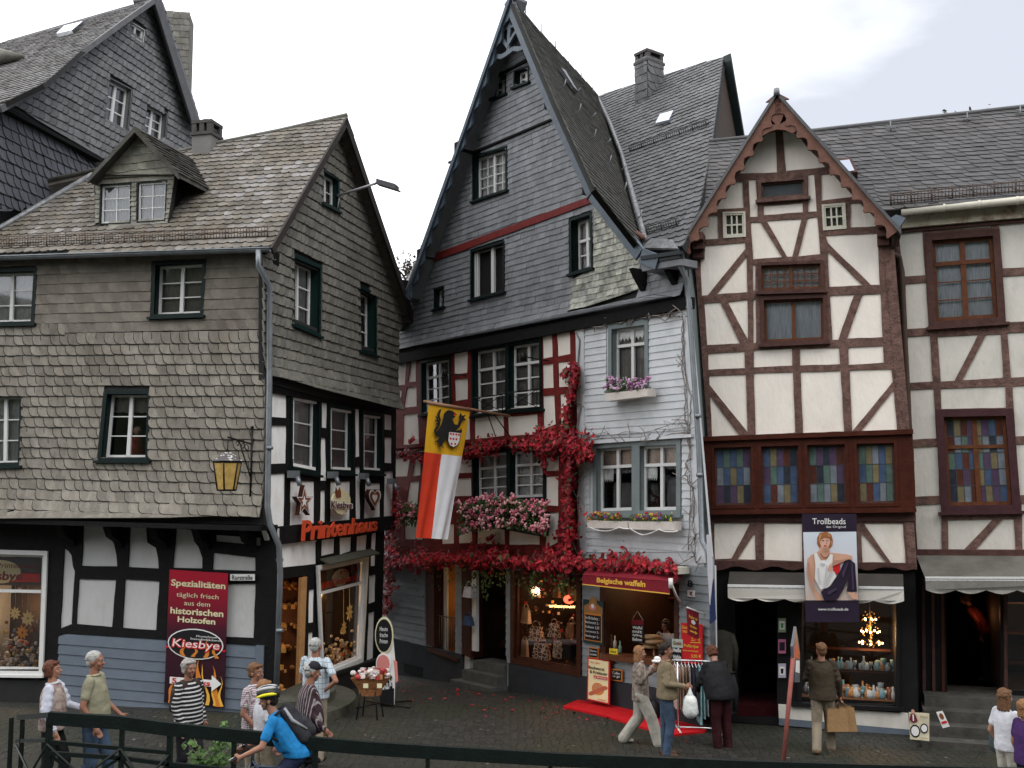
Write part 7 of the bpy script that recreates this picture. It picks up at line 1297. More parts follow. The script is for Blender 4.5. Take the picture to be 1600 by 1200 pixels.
# ---------------------------------------------------------------- bridge railing in front
RM = M('dark green railing paint', (.005, .010, .009), .45, .3, 5, .3, 30, spec=.3)
rp_ = [(26, 1117), (75, 1113), (185, 1119.5), (260, 1129.5), (340, 1137.5), (400, 1143.5), (484, 1152), (580, 1160), (680, 1166.5), (870, 1177.5), (1180, 1190), (1440, 1197.5), (1640, 1203), (1800, 1208)]
def rd_(x): return 11.9 if x > 60 else 12.6
def rpt(x, y, dy=0): r = ray(x, y); return C0+r*(rd_(x)/r.y)+UP*dy
rl_ = thing('railing', 'dark green railing with crossed bars along the front of the street', 'railing', rpt(680, 1166)-UP*1.15)
mb = MB(); P_ = [rpt(x, y) for x, y in rp_]
for i in range(1, len(P_)-1):
    a, b = P_[i], P_[i+1]; b = b.lerp(a, .0006); th = .14
    mb.add([a, b, b+Vector((0, .07, 0)), a+Vector((0, .07, 0)), a-UP*th, b-UP*th, b-UP*th+Vector((0, .07, 0)), a-UP*th+Vector((0, .07, 0))], [(0, 1, 2, 3), (4, 7, 6, 5), (0, 4, 5, 1), (3, 2, 6, 7)])
prism(mb, [P_[1], P_[1]-UP*.06, P_[0]-UP*.06, P_[0]], Vector((.05, .03, 0))); obj('top_rail', mb, RM, rl_)
def ptop(x):
    for i in range(len(rp_)-1):
        if rp_[i][0] <= x <= rp_[i+1][0]: t = (x-rp_[i][0])/(rp_[i+1][0]-rp_[i][0]); return P_[i].lerp(P_[i+1], t)
posts = [76, 190, 265, 365, 492, 668, 860, 1050, 1240, 1430, 1620]
for i, x in enumerate([12, 34]+posts):
    p = ptop(max(x, 27)) if x > 20 else P_[0]+Vector((-.12, .1, 0)); w = .035 if x in (12, 34) else (.06 if x in (76, 265, 492) else .045); mb = MB(); box(mb, (p.x, p.y+.035, p.z-.06-.6), (w, .05, 1.2)); obj('post', mb, RM, rl_)
mb = MB(); m_ = [ptop(x)-UP*.42 for x in posts]
for i in range(len(m_)-1): a, b = m_[i], m_[i+1]; a = a+(b-a)*.012; prism(mb, [a, b, b-UP*.045, a-UP*.045], Vector((0, .04, 0)))
a, b = P_[0]-UP*.28, ptop(76)-UP*.28; prism(mb, [a, b, b-UP*.04, a-UP*.04], Vector((0, .04, 0))); a, b = ptop(80)-UP*.3, ptop(262)-UP*.3; prism(mb, [a, b, b-UP*.04, a-UP*.04], Vector((0, .04, 0))); obj('middle_rail', mb, RM, rl_)
mb = MB(); m_ = [ptop(x)-UP*1.0 for x in posts]
for i in range(len(m_)-1): a, b = m_[i], m_[i+1]; a = a+(b-a)*.012; prism(mb, [a, b, b-UP*.045, a-UP*.045], Vector((0, .04, 0)))
obj('bottom_rail', mb, RM, rl_)
for i in range(len(posts)-1):
    a, b = ptop(posts[i]), ptop(posts[i+1]); off = .035
    for s in (0, 1):
        mb = MB(); p, q = (a-UP*.44, b-UP*1.0) if s else (a-UP*1.0, b-UP*.44); prism(mb, [p+Vector((0, .015*s, .02)), q+Vector((0, .015*s, .02)), q+Vector((0, .015*s, -.02)), p+Vector((0, .015*s, -.02))], Vector((0, .013, 0))); obj('cross_bar', mb, RM, rl_)
for (x0, x1) in ((12, 76), (76, 190), (190, 265)):
    a, b = (ptop(max(27, x0)), ptop(x1)); 
    for s in (0, 1): mb = MB(); tube(mb, [a-UP*(.34 if s else 1.0), b-UP*(1.0 if s else .34)], .014, 5); obj('cross_bar', mb, RM, rl_)
# plant at the foot of the railing
pb = rpt(312, 1200)+Vector((0, .35, -.25)); t = thing('weed_bush', 'green leafy weed growing up behind the railing', 'plant', pb); mb = MB(); ms = MB()
for k in range(16):
    a = R.uniform(0, 6.28); e = pb+Vector((math.cos(a)*R.uniform(.05, .33), math.sin(a)*.2, R.uniform(.15, .62))); tube(ms, [pb, pb.lerp(e, .5)+UP*.08, e], [.008, .006, .004], 4)
    for _ in range(26): f = R.uniform(.3, 1.05); leaf(mb, pb.lerp(e, f)+Vector((R.gauss(0, .04), R.gauss(0, .04), R.gauss(0, .03))), Vector((R.gauss(0, .6), R.gauss(-.5, .4), 1)).normalized(), R.uniform(.05, .11))
obj('leaves', mb, M('weed leaves', (.07, .14, .035), .6, .3, 4, 0, isl_col=[(.07, .15, .035), (.10, .18, .05), (.05, .10, .03)]), t); obj('stems', ms, STEM, t)
# doll in the left house window
p = PAU.P(213, 706, -.45); dl = thing('doll', 'doll in a red dress standing inside the lower window of the slate wall', 'doll', p-UP*.2); mb = MB(); tube(mb, [p-UP*.2, p+UP*.12, p+UP*.3], [.2, .12, .07], 10); obj('dress', mb, M('doll dress', (.42, .06, .05), .8), dl); mb = MB(); ball(mb, p+UP*.4, .075, 8, 6); obj('head', mb, SKIN, dl); mb = MB(); ball(mb, p+UP*.43+Vector((0, .03, 0)), .085, 8, 6); obj('bonnet', mb, M('bonnet', (.5, .35, .33), .8), dl)

# fallen creeper leaves along the foot of the centre house
g = MB(); rl2 = random.Random(21)
for i in range(170):
    x = rl2.uniform(600, 1110); y = 1062+(x-612)*.135+abs(rl2.gauss(0, 16)); p = ground_pt(x, y); leaf(g, p+UP*.02, Vector((rl2.gauss(0, .25), rl2.gauss(0, .25), 1)).normalized(), rl2.uniform(.05, .1), rl2)
o = obj('fallen_leaves', g, CRE, None, ground_pt(850, 1110)); setp(o, 'scattered red and brown leaves fallen on the cobbles along the shopfronts', 'leaves', kind='stuff')
g = MB(); 
for i in range(60): p = ground_pt(rl2.uniform(150, 1560), rl2.uniform(1120, 1195)); ball(g, p+UP*.004, (rl2.uniform(.02, .05), rl2.uniform(.02, .05), .004), 6, 4)
o = obj('pale_specks', g, M('pale specks', (.10, .10, .09), .8), None, ground_pt(850, 1150)); setp(o, 'small pale stones and scraps lying between the cobbles', 'litter', kind='stuff')

# ================================================================== PEOPLE
def caps(mb, p, q, r1, r2, n=10):
    p, q = Vector(p), Vector(q); d = q-p; L = d.length; d = d.normalized() if L > 1e-6 else Vector((0, 0, 1)); pts = []; rs = []
    for k in range(5): a = math.pi/2*k/4; pts.append(p-d*r1*math.cos(a)); rs.append(max(.0008, r1*math.sin(a)))
    for k in range(1, 5): a = math.pi/2*k/4; pts.append(q+d*r2*math.sin(a)); rs.append(max(.0008, r2*math.cos(a)))
    pts.insert(5, q); rs.insert(5, r2); tube(mb, pts, rs, n)
def remesh(name, mb, vox, mat, parent, smooth=4, label=None):
    me = bpy.data.meshes.new('tmp'); me.from_pydata([tuple(v) for v in mb.v], [], mb.f); o = bpy.data.objects.new('tmp', me); COL.objects.link(o)
    m = o.modifiers.new('r', 'REMESH'); m.mode = 'VOXEL'; m.voxel_size = vox; s = o.modifiers.new('s', 'SMOOTH'); s.factor = .5; s.iterations = smooth
    dg = bpy.context.evaluated_depsgraph_get(); dg.update(); nm = bpy.data.meshes.new_from_object(o.evaluated_get(dg)); bpy.data.objects.remove(o); bpy.data.meshes.remove(me)
    nm.name = name; nm.materials.clear(); nm.materials.append(mat); nm.polygons.foreach_set('use_smooth', [True]*len(nm.polygons)); nm.polygons.foreach_set('material_index', [0]*len(nm.polygons))
    r = bpy.data.objects.new(name, nm); COL.objects.link(r); r.parent = parent; BASE[r] = Vector()
    if label: r['label'] = label
    return r
SK = [M('skin', c, .55, .1, 6, .05) for c in ((.34, .175, .12), (.28, .135, .09), (.38, .21, .15))]
LIP = M('lips', (.35, .10, .09), .5); EYE = M('eye dark', (.02, .015, .012), .3); EYW = M('eye white', (.3, .28, .26), .3)
def pat(name, c1, c2, kind, s, rough=.8, d=.5):
    m = bpy.data.materials.new(name); m.use_nodes = True; n = m.node_tree; b = n.nodes['Principled BSDF']; b.inputs['Roughness'].default_value = rough; b.inputs['Specular IOR Level'].default_value = .2; L = n.links.new
    t = n.nodes.new('ShaderNodeTexCoord'); sp_ = n.nodes.new('ShaderNodeSeparateXYZ'); L(t.outputs['Object'], sp_.inputs[0])
    def band(sock, sc):
        a = n.nodes.new('ShaderNodeMath'); a.operation = 'MULTIPLY'; a.inputs[1].default_value = sc; L(sock, a.inputs[0]); f = n.nodes.new('ShaderNodeMath'); f.operation = 'FRACT'; L(a.outputs[0], f.inputs[0]); g = n.nodes.new('ShaderNodeMath'); g.operation = 'LESS_THAN'; g.inputs[1].default_value = d; L(f.outputs[0], g.inputs[0]); return g.outputs[0]
    x = n.nodes.new('ShaderNodeMix'); x.data_type = 'RGBA'; x.inputs[6].default_value = (*c1, 1); x.inputs[7].default_value = (*c2, 1)
    if kind == 'h': f = band(sp_.outputs[2], s)
    elif kind == 'v':
        ad = n.nodes.new('ShaderNodeMath'); ad.operation = 'ADD'; L(sp_.outputs[0], ad.inputs[0]); L(sp_.outputs[1], ad.inputs[1]); f = band(ad.outputs[0], s)
    elif kind == 'c':
        ad = n.nodes.new('ShaderNodeMath'); ad.operation = 'ADD'; L(sp_.outputs[0], ad.inputs[0]); L(sp_.outputs[1], ad.inputs[1]); a, c = band(ad.outputs[0], s), band(sp_.outputs[2], s); mm = n.nodes.new('ShaderNodeMath'); mm.operation = 'MAXIMUM'; L(a, mm.inputs[0]); L(c, mm.inputs[1]); f = mm.outputs[0]
    else:
        no = n.nodes.new('ShaderNodeTexNoise'); no.inputs['Scale'].default_value = s; no.inputs['Detail'].default_value = 3; L(t.outputs['Object'], no.inputs[0]); mr = n.nodes.new('ShaderNodeMapRange'); mr.inputs[1].default_value = .42; mr.inputs[2].default_value = .58; L(no.outputs[0], mr.inputs[0]); f = mr.outputs[0]
    L(f, x.inputs[0]); L(x.outputs[2], b.inputs['Base Color']); n4 = n.nodes.new('ShaderNodeTexNoise'); n4.inputs['Scale'].default_value = 7; L(t.outputs['Object'], n4.inputs[0]); bu = n.nodes.new('ShaderNodeBump'); bu.inputs['Strength'].default_value = .6; bu.inputs['Distance'].default_value = .05; L(n4.outputs[0], bu.inputs['Height']); L(bu.outputs[0], b.inputs['Normal']); return m
def CL(name, c): return pat(name, tuple(v*.9 for v in c), tuple(v*1.12 for v in c), 'n', 5)
def person(label, px, topy, H, face, pose=None, top=None, legs=None, hair=None, skin=0, long_hair=0, sleeve=1.0, hem=.9, fat=0, d=None, base=None, cap=None, collar=None, vest=None, shawl=None, shoes=None, loose=0, curly=0, neck_open=0, bald=0, wide=1):
    P = dict(lean=0, hy=0, hp=0, lsh=(-.185, 0, 1.43), rsh=(.185, 0, 1.43), lel=(-.235, -.03, 1.15), rel=(.235, -.03, 1.15), lwr=(-.24, .06, .92), rwr=(.24, .06, .92), lhip=(-.09, 0, .93), rhip=(.09, 0, .93), lkn=(-.10, .03, .50), rkn=(.10, .03, .50), lan=(-.10, -.02, .09), ran=(.10, -.02, .09), abs=0)
    P.update(pose or {}); s = H/1.75
    drop = P.get('drop', 0)
    if base is None:
        r = ray(px, topy); z = .2
        for _ in range(25):
            if d: p = C0+r*(d/r.y); z = p.z-(H-drop); break
            t = (z+H-drop-CAMH)/r.z; p = C0+r*t; z = gz(p.x, p.y)
        base = Vector((p.x, p.y, z))
    fx, fy = face; th = thing('person', label, 'person', base); th.rotation_euler = (0, 0, math.atan2(-fx, fy))
    piv = Vector((0, 0, .95)); Rm = Matrix.Rotation(-P['lean'], 3, 'X')
    def U(v): return (Rm@(Vector(v)-piv)+piv)*s
    def A_(k): v = Vector(P[k]); return v*s if P['abs'] and k[1:] in ('el', 'wr') else U(v)
    hx = 0; nb = Vector((0, -.01, 1.50)); HM = Matrix.Rotation(P['hy'], 3, 'Z')@Matrix.Rotation(-P['hp'], 3, 'X')
    leanback = Matrix.Rotation(P['lean']*P.get('hup', .6), 3, 'X')
    def Hd(v): return (Rm@(nb-piv)+piv + (Rm@leanback@HM@(Vector(v)-nb)))*s
    S = lambda r: r*s
    b = MB()
    ball(b, Hd((0, -.008, 1.665)), (S(.073), S(.092), S(.09)), 14, 10); ball(b, Hd((0, .022, 1.592)), (S(.053), S(.066), S(.062)), 12, 8); caps(b, Hd((0, .088, 1.645)), Hd((0, .108, 1.612)), S(.008), S(.014)); ball(b, Hd((0, .075, 1.665)), (S(.05), S(.02), S(.012)), 8, 6); ball(b, Hd((0, .066, 1.548)), (S(.024), S(.022), S(.018)), 8, 6)
    for sx in (-1, 1): ball(b, Hd((sx*.075, -.005, 1.625)), (S(.012), S(.02), S(.033)), 8, 6); ball(b, Hd((sx*.035, .066, 1.61)), (S(.022), S(.022), S(.025)), 8, 6)
    caps(b, U((0, -.015, 1.44)), Hd((0, -.005, 1.57)), S(.06), S(.052)); caps(b, U((-.12, 0, 1.40)), U((.12, 0, 1.40)), S(.045), S(.045)); ball(b, U((0, 0, 1.28)), (S(.135), S(.09), S(.16)), 12, 8); ball(b, U((0, 0, 1.06)), (S(.115), S(.085), S(.15)), 12, 8); ball(b, Vector((0, 0, .93))*s, (S(.12), S(.09), S(.09)), 12, 8)
    for k, sx in (('l', -1), ('r', 1)):
        sh, el, wr = U(P[k+'sh']), A_(k+'el'), A_(k+'wr'); caps(b, sh, el, S(.046), S(.038)); caps(b, el, wr, S(.038), S(.026)); a = (wr-el).normalized(); fwd = Vector(P.get(k+'hn', (0, .3, 1))).normalized(); side = a.cross(Vector((sx, .2, 0))).normalized() if abs(a.z) > .5 else Vector((0, 0, 1)); nr = a.cross(side).normalized(); cu = P.get('curl', .5)
        pm = wr+a*S(.05); ball(b, pm, (S(.032), S(.036), S(.046)), 8, 6); caps(b, wr, pm, S(.026), S(.03))
        for f in range(4):
            o = (f-1.5)*.019; L = (.033, .04, .038, .03)[f]; p0 = wr+a*S(.08)+side*S(o); p1 = p0+a*S(L)+nr*S(.012*-sx*cu); p2 = p1+a*S(L*.75*(1-cu*.5))+nr*S(L*cu*-sx); caps(b, p0, p1, S(.0105), S(.0095), 6); caps(b, p1, p2, S(.0095), S(.008), 6)
        t0 = wr+a*S(.03)+side*S(.028); t1 = t0+(a*.7+side*.8)*S(.035); caps(b, t0, t1, S(.012), S(.010), 6); caps(b, t1, t1+(a+side*.1)*S(.03), S(.010), S(.008), 6)
        hp, kn, an = Vector(P[k+'hip'])*s, Vector(P[k+'kn'])*s, Vector(P[k+'an'])*s; caps(b, hp, kn, S(.075), S(.05)); caps(b, kn, an, S(.048), S(.034)); caps(b, an-Vector((0, 0, S(.03))), an+Vector((0, S(.13), -S(.055))), S(.035), S(.028))
    remesh('body', b, .0095, SK[skin], th, 3)
    # face
    e = MB(); 
    for sx in (-1, 1):
        e = MB(); ball(e, Hd((sx*.03, .0775, 1.645)), (S(.0115),)*3, 8, 6); ew_ = obj('eye', e, EYW, th, local=True); e = MB(); ball(e, Hd((sx*.03, .0855, 1.645)), (S(.0075),)*3, 6, 5); obj('pupil', e, EYE, ew_, local=True)
    e = MB(); caps(e, Hd((-.019, .085, 1.578)), Hd((.019, .085, 1.578)), S(.006), S(.006), 6); obj('mouth', e, LIP, th, local=True)
    if hair:
        e = MB()
        for sx in (-1, 1): caps(e, Hd((sx*.018, .087, 1.668)), Hd((sx*.045, .075, 1.668)), S(.004), S(.004), 5)
        obj('eyebrows', e, hair, th, local=True)
        h = MB(); ball(h, Hd((0, -.022, 1.69-.01*bald)), (S(.083), S(.094), S(.082-.012*bald)), 14, 10); ball(h, Hd((0, -.05, 1.63)), (S(.072), S(.062), S(.075)), 12, 8)
        for sx in (-1, 1): ball(h, Hd((sx*.066, -.008, 1.668)), (S(.017), S(.038), S(.042)), 8, 6)
        if not bald: caps(h, Hd((-.045, .056, 1.722)), Hd((.045, .056, 1.722)), S(.024), S(.022))
        if long_hair:
            for k in range(6): a = math.pi*(1.08+.84*k/5); caps(h, Hd((math.cos(a)*.066, math.sin(a)*.07-.005, 1.67)), Hd((math.cos(a)*(.07+.02*long_hair), math.sin(a)*.085-.01, 1.62-.16*long_hair)), S(.032), S(.02))
            for sx in (-1, 1): caps(h, Hd((sx*.07, .015, 1.69)), Hd((sx*.078, .0, 1.6-.08*long_hair)), S(.022), S(.018))
        if curly:
            rr = random.Random(px)
            for _ in range(70):
                u = Vector((rr.gauss(0, 1), rr.gauss(-.45, .8), rr.gauss(.5, .8))).normalized(); ball(h, Hd((u.x*.082, -.02+u.y*.088, 1.675+u.z*.082)), S(rr.uniform(.014, .026)), 6, 5)
        rr = random.Random(px+1)
        if not curly:
            for _ in range(46):
                a = rr.uniform(-2.6, -.5) if rr.random() < .75 else rr.uniform(0, 6.28); e_ = rr.uniform(.0, 1.2); u = Vector((math.cos(a)*math.cos(e_), math.sin(a)*math.cos(e_), math.sin(e_))); p0 = Vector((u.x*.08, -.02+u.y*.09, 1.685+u.z*.074)); caps(h, Hd(p0), Hd(p0+Vector((u.x*.012, u.y*.012-.006, -.03-.02*rr.random()))), S(.010), S(.005), 5)
        remesh('hair', h, .0075, hair, th, 1)
    # top
    def loft(g, rings, n=18):
        vs = []
        for c, rx, ry, rot in rings:
            for q in range(n): a = 2*math.pi*q/n; o = Vector((math.cos(a)*rx, math.sin(a)*ry, 0)); vs.append(c+(rot@o if rot else o))
        m = len(rings); g.add(vs, [(i*n+q, i*n+(q+1) % n, (i+1)*n+(q+1) % n, (i+1)*n+q) for i in range(m-1) for q in range(n)]+[tuple(range(n))[::-1], tuple((m-1)*n+q for q in range(n))])
    def torso(g, k, hemz, w=1.0, sl=1.0, inner=0):
        F = fat; rg = []
        for z, rx, ry, yo in ((hemz, .185+F*.7, .142*k+F*.8, F*.4), (hemz+.07, .185+F*.8, .142*k+F*.9, F*.5)): rg.append((Vector((0, yo, z))*s, S(rx*w), S(ry), None))
        for z, rx, ry, yo in ((1.08, .172+F, .132*k+F, F*.6), (1.20, .176+F*.8, .134*k+F*.7, F*.4), (1.31, .19, .138*k+F*.2, 0), (1.40, .17, .115*k, -.005), (1.45, .115, .085, -.01), (1.485, .066, .06, -.012)): rg.append((U((0, yo, z)), S(rx*w), S(ry), Rm))
        loft(g, rg); caps(g, U((-.135*w, -.005, 1.405)), U((.135*w, -.005, 1.405)), S(.05*k), S(.05*k))
        for kk in 'lr':
            sh, el, wr = U(P[kk+'sh']), A_(kk+'el'), A_(kk+'wr'); sh = sh.lerp(U((0, 0, 1.40)), .04)
            if sl <= 0: continue
            if sl <= .6: caps(g, sh, sh.lerp(el, sl*1.45), S(.062), S(.06))
            else: caps(g, sh, el, S(.064), S(.056)); caps(g, el, el.lerp(wr, min(1, sl*.98)), S(.056), S(.043))
            if sl > .6:
                for t_ in (.2, .5, .8): a = sh.lerp(el, t_); caps(g, a+Vector((0, .02, .03))*s, a+Vector((.0, -.03, -.02))*s, S(.052), S(.05), 8)
        rr = random.Random(px)
        for _ in range(6): a = U((rr.uniform(-.13, .13), rr.choice((-1, 1))*.106*k, rr.uniform(1.0, 1.3))); caps(g, a, a+Vector((rr.uniform(-.09, .09), 0, rr.uniform(-.1, -.03)))*s, S(.008), S(.006), 6)
    if top:
        g = MB(); torso(g, 1.0, hem, wide, sleeve); remesh('shirt', g, .013, top, th, 5)
        if collar: g = MB(); tube(g, [U((math.cos(a)*.075, math.sin(a)*.07-.012, 1.475+.012*math.sin(a*1))) for a in [k*2*math.pi/14 for k in range(15)]], S(.018), 6); obj('collar', g, collar, th, local=True)
        if sleeve > .6:
            for kk in 'lr':
                el, wr = A_(kk+'el'), A_(kk+'wr'); g = MB(); a = el.lerp(wr, .9); tube(g, [a, el.lerp(wr, .98)], [S(.045), S(.043)], 12); obj('cuff', g, top if not collar else collar, th, local=True)
    if vest: g = MB(); torso(g, 1.06, hem-.02, 1.04, 0); caps(g, U((-.15, 0, 1.40)), U((.15, 0, 1.40)), S(.075), S(.075)); remesh('vest', g, .013, vest, th, 5)
    if shawl:
        g = MB(); ball(g, U((0, -.06, 1.30)), (S(.2), S(.11), S(.2)), 12, 8); caps(g, U((-.15, -.01, 1.41)), U((.15, -.01, 1.41)), S(.08), S(.08)); caps(g, U((-.2, -.02, 1.36)), U((-.22, -.05, 1.12)), S(.08), S(.06)); caps(g, U((.2, -.02, 1.36)), U((.22, -.05, 1.15)), S(.07), S(.055)); remesh('shawl', g, .013, shawl, th, 5)
    if legs:
        g = MB(); ball(g, Vector((0, 0, .95))*s, (S(.155+fat*.5), S(.112+fat*.5), S(.10)), 14, 10)
        for kk in 'lr':
            hp, kn, an = Vector(P[kk+'hip'])*s, Vector(P[kk+'kn'])*s, Vector(P[kk+'an'])*s; caps(g, hp, kn, S(.10+loose*.5), S(.078+loose)); caps(g, kn, an-Vector((0, 0, S(.02))), S(.076+loose), S(.066+loose*1.3))
            m = (kn+an)/2; rr = random.Random(px)
            for j in range(4): a = kn.lerp(an, .2+.22*j); tube(g, [a+Vector((math.cos(t), math.sin(t), 0))*S(.06+loose) for t in [q*.7 for q in range(6)]], S(.012), 5)
        remesh('trousers', g, .013, legs, th, 5)
        for kk in 'lr': an = Vector(P[kk+'an'])*s; g = MB(); caps(g, an+Vector((0, -S(.035), -S(.04))), an+Vector((0, S(.15), -S(.055))), S(.046), S(.037)); caps(g, an+Vector((0, -S(.03), -S(.02))), an+Vector((0, S(.03), -S(.01))), S(.045), S(.045)); remesh('shoe', g, .011, shoes or M('shoe leather', (.03, .025, .02), .5), th, 2)
    if cap:
        g = MB(); ball(g, Hd((0, -.008, 1.70)), (S(.088), S(.1), S(.072)), 14, 8); caps(g, Hd((-.035, .09, 1.70)), Hd((.035, .09, 1.70)), S(.02), S(.02)); 
        for q in (-.03, 0, .03): caps(g, Hd((q, .08, 1.70)), Hd((q*.8, .165, 1.705)), S(.012), S(.010), 6)
        remesh('cap', g, .008, cap, th, 3)
    th['_U'] = 0; del th['_U']
    th.update_tag(); Wm = Matrix.Translation(base)@Matrix.Rotation(math.atan2(-fx, fy), 4, 'Z')
    return th, (lambda v: Wm@(v if isinstance(v, Vector) else Vector(v)*s)), A_, Hd, U
HB = M('brown hair', (.10, .035, .02), .6, .35, 30, .6, 60); HG = M('grey hair', (.36, .355, .34), .6, .25, 30, .6, 60); HGR = M('mixed grey hair', (.30, .28, .26), .6, .4, 30, .6, 60); HD = M('dark hair', (.025, .018, .014), .6, .35, 30, .6, 60); HR = M('light brown hair', (.14, .07, .035), .6, .3, 30, .6, 60); HBL = M('dark blond hair', (.24, .12, .055), .6, .3, 30, .6, 60)
JEAN = CL('jeans', (.045, .07, .115)); BLKC = CL('black cloth', (.012, .012, .014)); KHA = CL('khaki cloth', (.23, .19, .14)); CRT = CL('cream trousers', (.38, .36, .31)); TANJ = CL('tan jacket', (.19, .15, .095)); WHC = CL('white cloth', (.52, .52, .56))
person('woman with short brown hair in pale shirt and patterned vest at far left', 85, 1033, 1.62, (1, .12), dict(hp=-.12, rel=(.25, .0, 1.16), rwr=(.24, .1, .93), lel=(-.2, .12, 1.17), lwr=(-.12, .38, 1.12), lkn=(-.1, .15, .5), lan=(-.1, .1, .1), rkn=(.1, 0, .49), ran=(.1, -.2, .12)), CL('pale blue shirt', (.48, .50, .58)), BLKC, HB, 0, .25, 1, .92, .02, d=12.7, vest=pat('rose vest', (.36, .30, .26), (.25, .17, .16), 'n', 16), collar=WHC)
person('white haired man in beige polo shirt and jeans behind the railing', 150, 1018, 1.78, (1, .05), dict(hy=-.15, rel=(.26, -.04, 1.16), rwr=(.24, .1, .93), lel=(-.24, .04, 1.15), lwr=(-.22, .24, .98), lkn=(-.1, .16, .5), lan=(-.1, .12, .1), rkn=(.1, .02, .49), ran=(.1, -.22, .12)), CL('beige polo', (.25, .24, .165)), JEAN, HG, 1, 0, .42, .93, .035, d=12.9, collar=CL('polo collar', (.36, .34, .24)), bald=.4)
person('grey haired woman in black and white striped top before the red banner', 296, 1031, 1.62, (.8, -.45), dict(hy=-.2, rel=(.24, .02, 1.16), rwr=(.22, .12, .92), lkn=(-.1, .12, .5), lan=(-.1, .06, .1), ran=(.1, -.15, .1)), pat('striped top', (.012, .012, .014), (.5, .5, .5), 'h', 21, d=.36), BLKC, HGR, 1, .1, .95, .86, .03, d=13.3, shawl=CL('dark brown shawl', (.035, .025, .02)), curly=1)
person('reddish brown haired man in a small checked shirt standing behind the cyclist', 400, 1037, 1.78, (.9, -.35), dict(hy=0, rel=(.25, .0, 1.16), rwr=(.2, .18, .97), lel=(-.26, -.05, 1.15), lwr=(-.24, .12, .95)), pat('checked shirt', (.5, .47, .47), (.2, .12, .15), 'c', 38, d=.3), KHA, HR, 1, 0, .42, .92, .03, d=14.2, collar=WHC)
person('blond woman in a white top, mostly hidden behind the cyclist helmet', 414, 1063, 1.62, (.7, .5), dict(hy=.3), WHC, KHA, HBL, 0, .5, .42, .92, 0, d=13.6)
# cyclist and bicycle
cy, wm, cA, cH, cU = person('cyclist in bright blue shirt and yellow black helmet leaning over the handlebar', 468, 1101, 1.72, (-1, -.12), dict(lean=.62, hup=.8, drop=.27, abs=1, lel=(-.27, .38, 1.08), lwr=(-.26, .60, .98), rel=(.27, .38, 1.06), rwr=(.26, .62, .96), rkn=(.12, .28, .62), ran=(.12, .1, .25), lkn=(-.12, .3, .55), lan=(-.12, .05, .12), curl=1.0, hp=.05), CL('bright blue shirt', (.015, .19, .46)), CL('navy shorts', (.015, .02, .05)), HD, 0, 0, .45, .92, .03, d=11.8+.2)
HEL = M('helmet shell', (.03, .03, .032), .3, .1, 5, 0); HY = M('helmet yellow', (.72, .66, .03), .35, .05, 5, 0); HS = M('helmet silver', (.45, .46, .48), .3)
h = MB(); ball(h, cH((0, -.01, 1.715)), (.105, .135, .082), 16, 10); ho = remesh('helmet', h, .01, HEL, cy, 3)
for sx in (-1, 1):
    for yy, zz, mm, nm in ((.095, 1.70, HY, 'helmet_stripe'), (.06, 1.765, HS, 'helmet_stripe')):
        g = MB(); tube(g, [cH((sx*yy*math.cos(t*.25)*1.08, -.11+.23*t, zz+.012*math.sin(t*3))) for t in [k/8 for k in range(9)]], [.006, .016, .02, .02, .02, .02, .018, .014, .006], 6); obj(nm, g, mm, ho, local=True)
    g = MB(); tube(g, [cH((sx*.08, 0, 1.67)), cH((sx*.06, .03, 1.58)), cH((0, .05, 1.54))], .006, 5); obj('helmet_strap', g, BLK, ho, local=True)
# backpack worn by the cyclist
bpk = thing('backpack', 'grey and black backpack on the back of the blue shirted cyclist', 'backpack', wm(cU((0, -.2, 1.25))))
def wl(vs, base): return [v-base for v in vs]
def worldify(mb): mb.v = [tuple(wm(Vector(v))) for v in mb.v]
g = MB(); caps(g, cU((0, -.16, 1.40)), cU((0, -.17, 1.08)), .09, .105); caps(g, cU((-.08, -.14, 1.41)), cU((-.085, -.15, 1.06)), .06, .075); caps(g, cU((.08, -.14, 1.41)), cU((.085, -.15, 1.06)), .06, .075); worldify(g); g.v = [tuple(Vector(v)-BASE[bpk]) for v in g.v]; remesh('pack', g, .013, CL('black nylon pack', (.025, .025, .03)), bpk, 4)
g = MB(); caps(g, cU((0, -.23, 1.2)), cU((0, -.24, 1.08)), .07, .075); worldify(g); g.v = [tuple(Vector(v)-BASE[bpk]) for v in g.v]; remesh('front_pocket', g, .012, CL('grey nylon pocket', (.03, .03, .035)), bpk, 4)
for sx in (-1, 1):
    for (y1, m_) in ((-.29, M('grey trim', (.30, .31, .33), .6)),): g = MB(); tube(g, [cU((sx*.11, -.17, 1.46)), cU((sx*.145, -.17, 1.3)), cU((sx*.10, -.24, 1.12))], [.015, .022, .01], 6); worldify(g); obj('trim', g, m_, bpk)
    g = MB(); tube(g, [cU((sx*.13, -.12, 1.46)), cU((sx*.15, .07, 1.45)), cU((sx*.16, .13, 1.3)), cU((sx*.17, .0, 1.1))], .018, 6); worldify(g); obj('strap', g, BLKC, bpk)
bk = thing('bicycle', 'bicycle under the cyclist in the bright blue shirt', 'bicycle', BASE[cy].copy()); BM = M('bicycle paint', (.03, .05, .09), .3, .1, 5, 0, coat=.5); RUB = M('tyre rubber', (.015, .015, .015), .8)
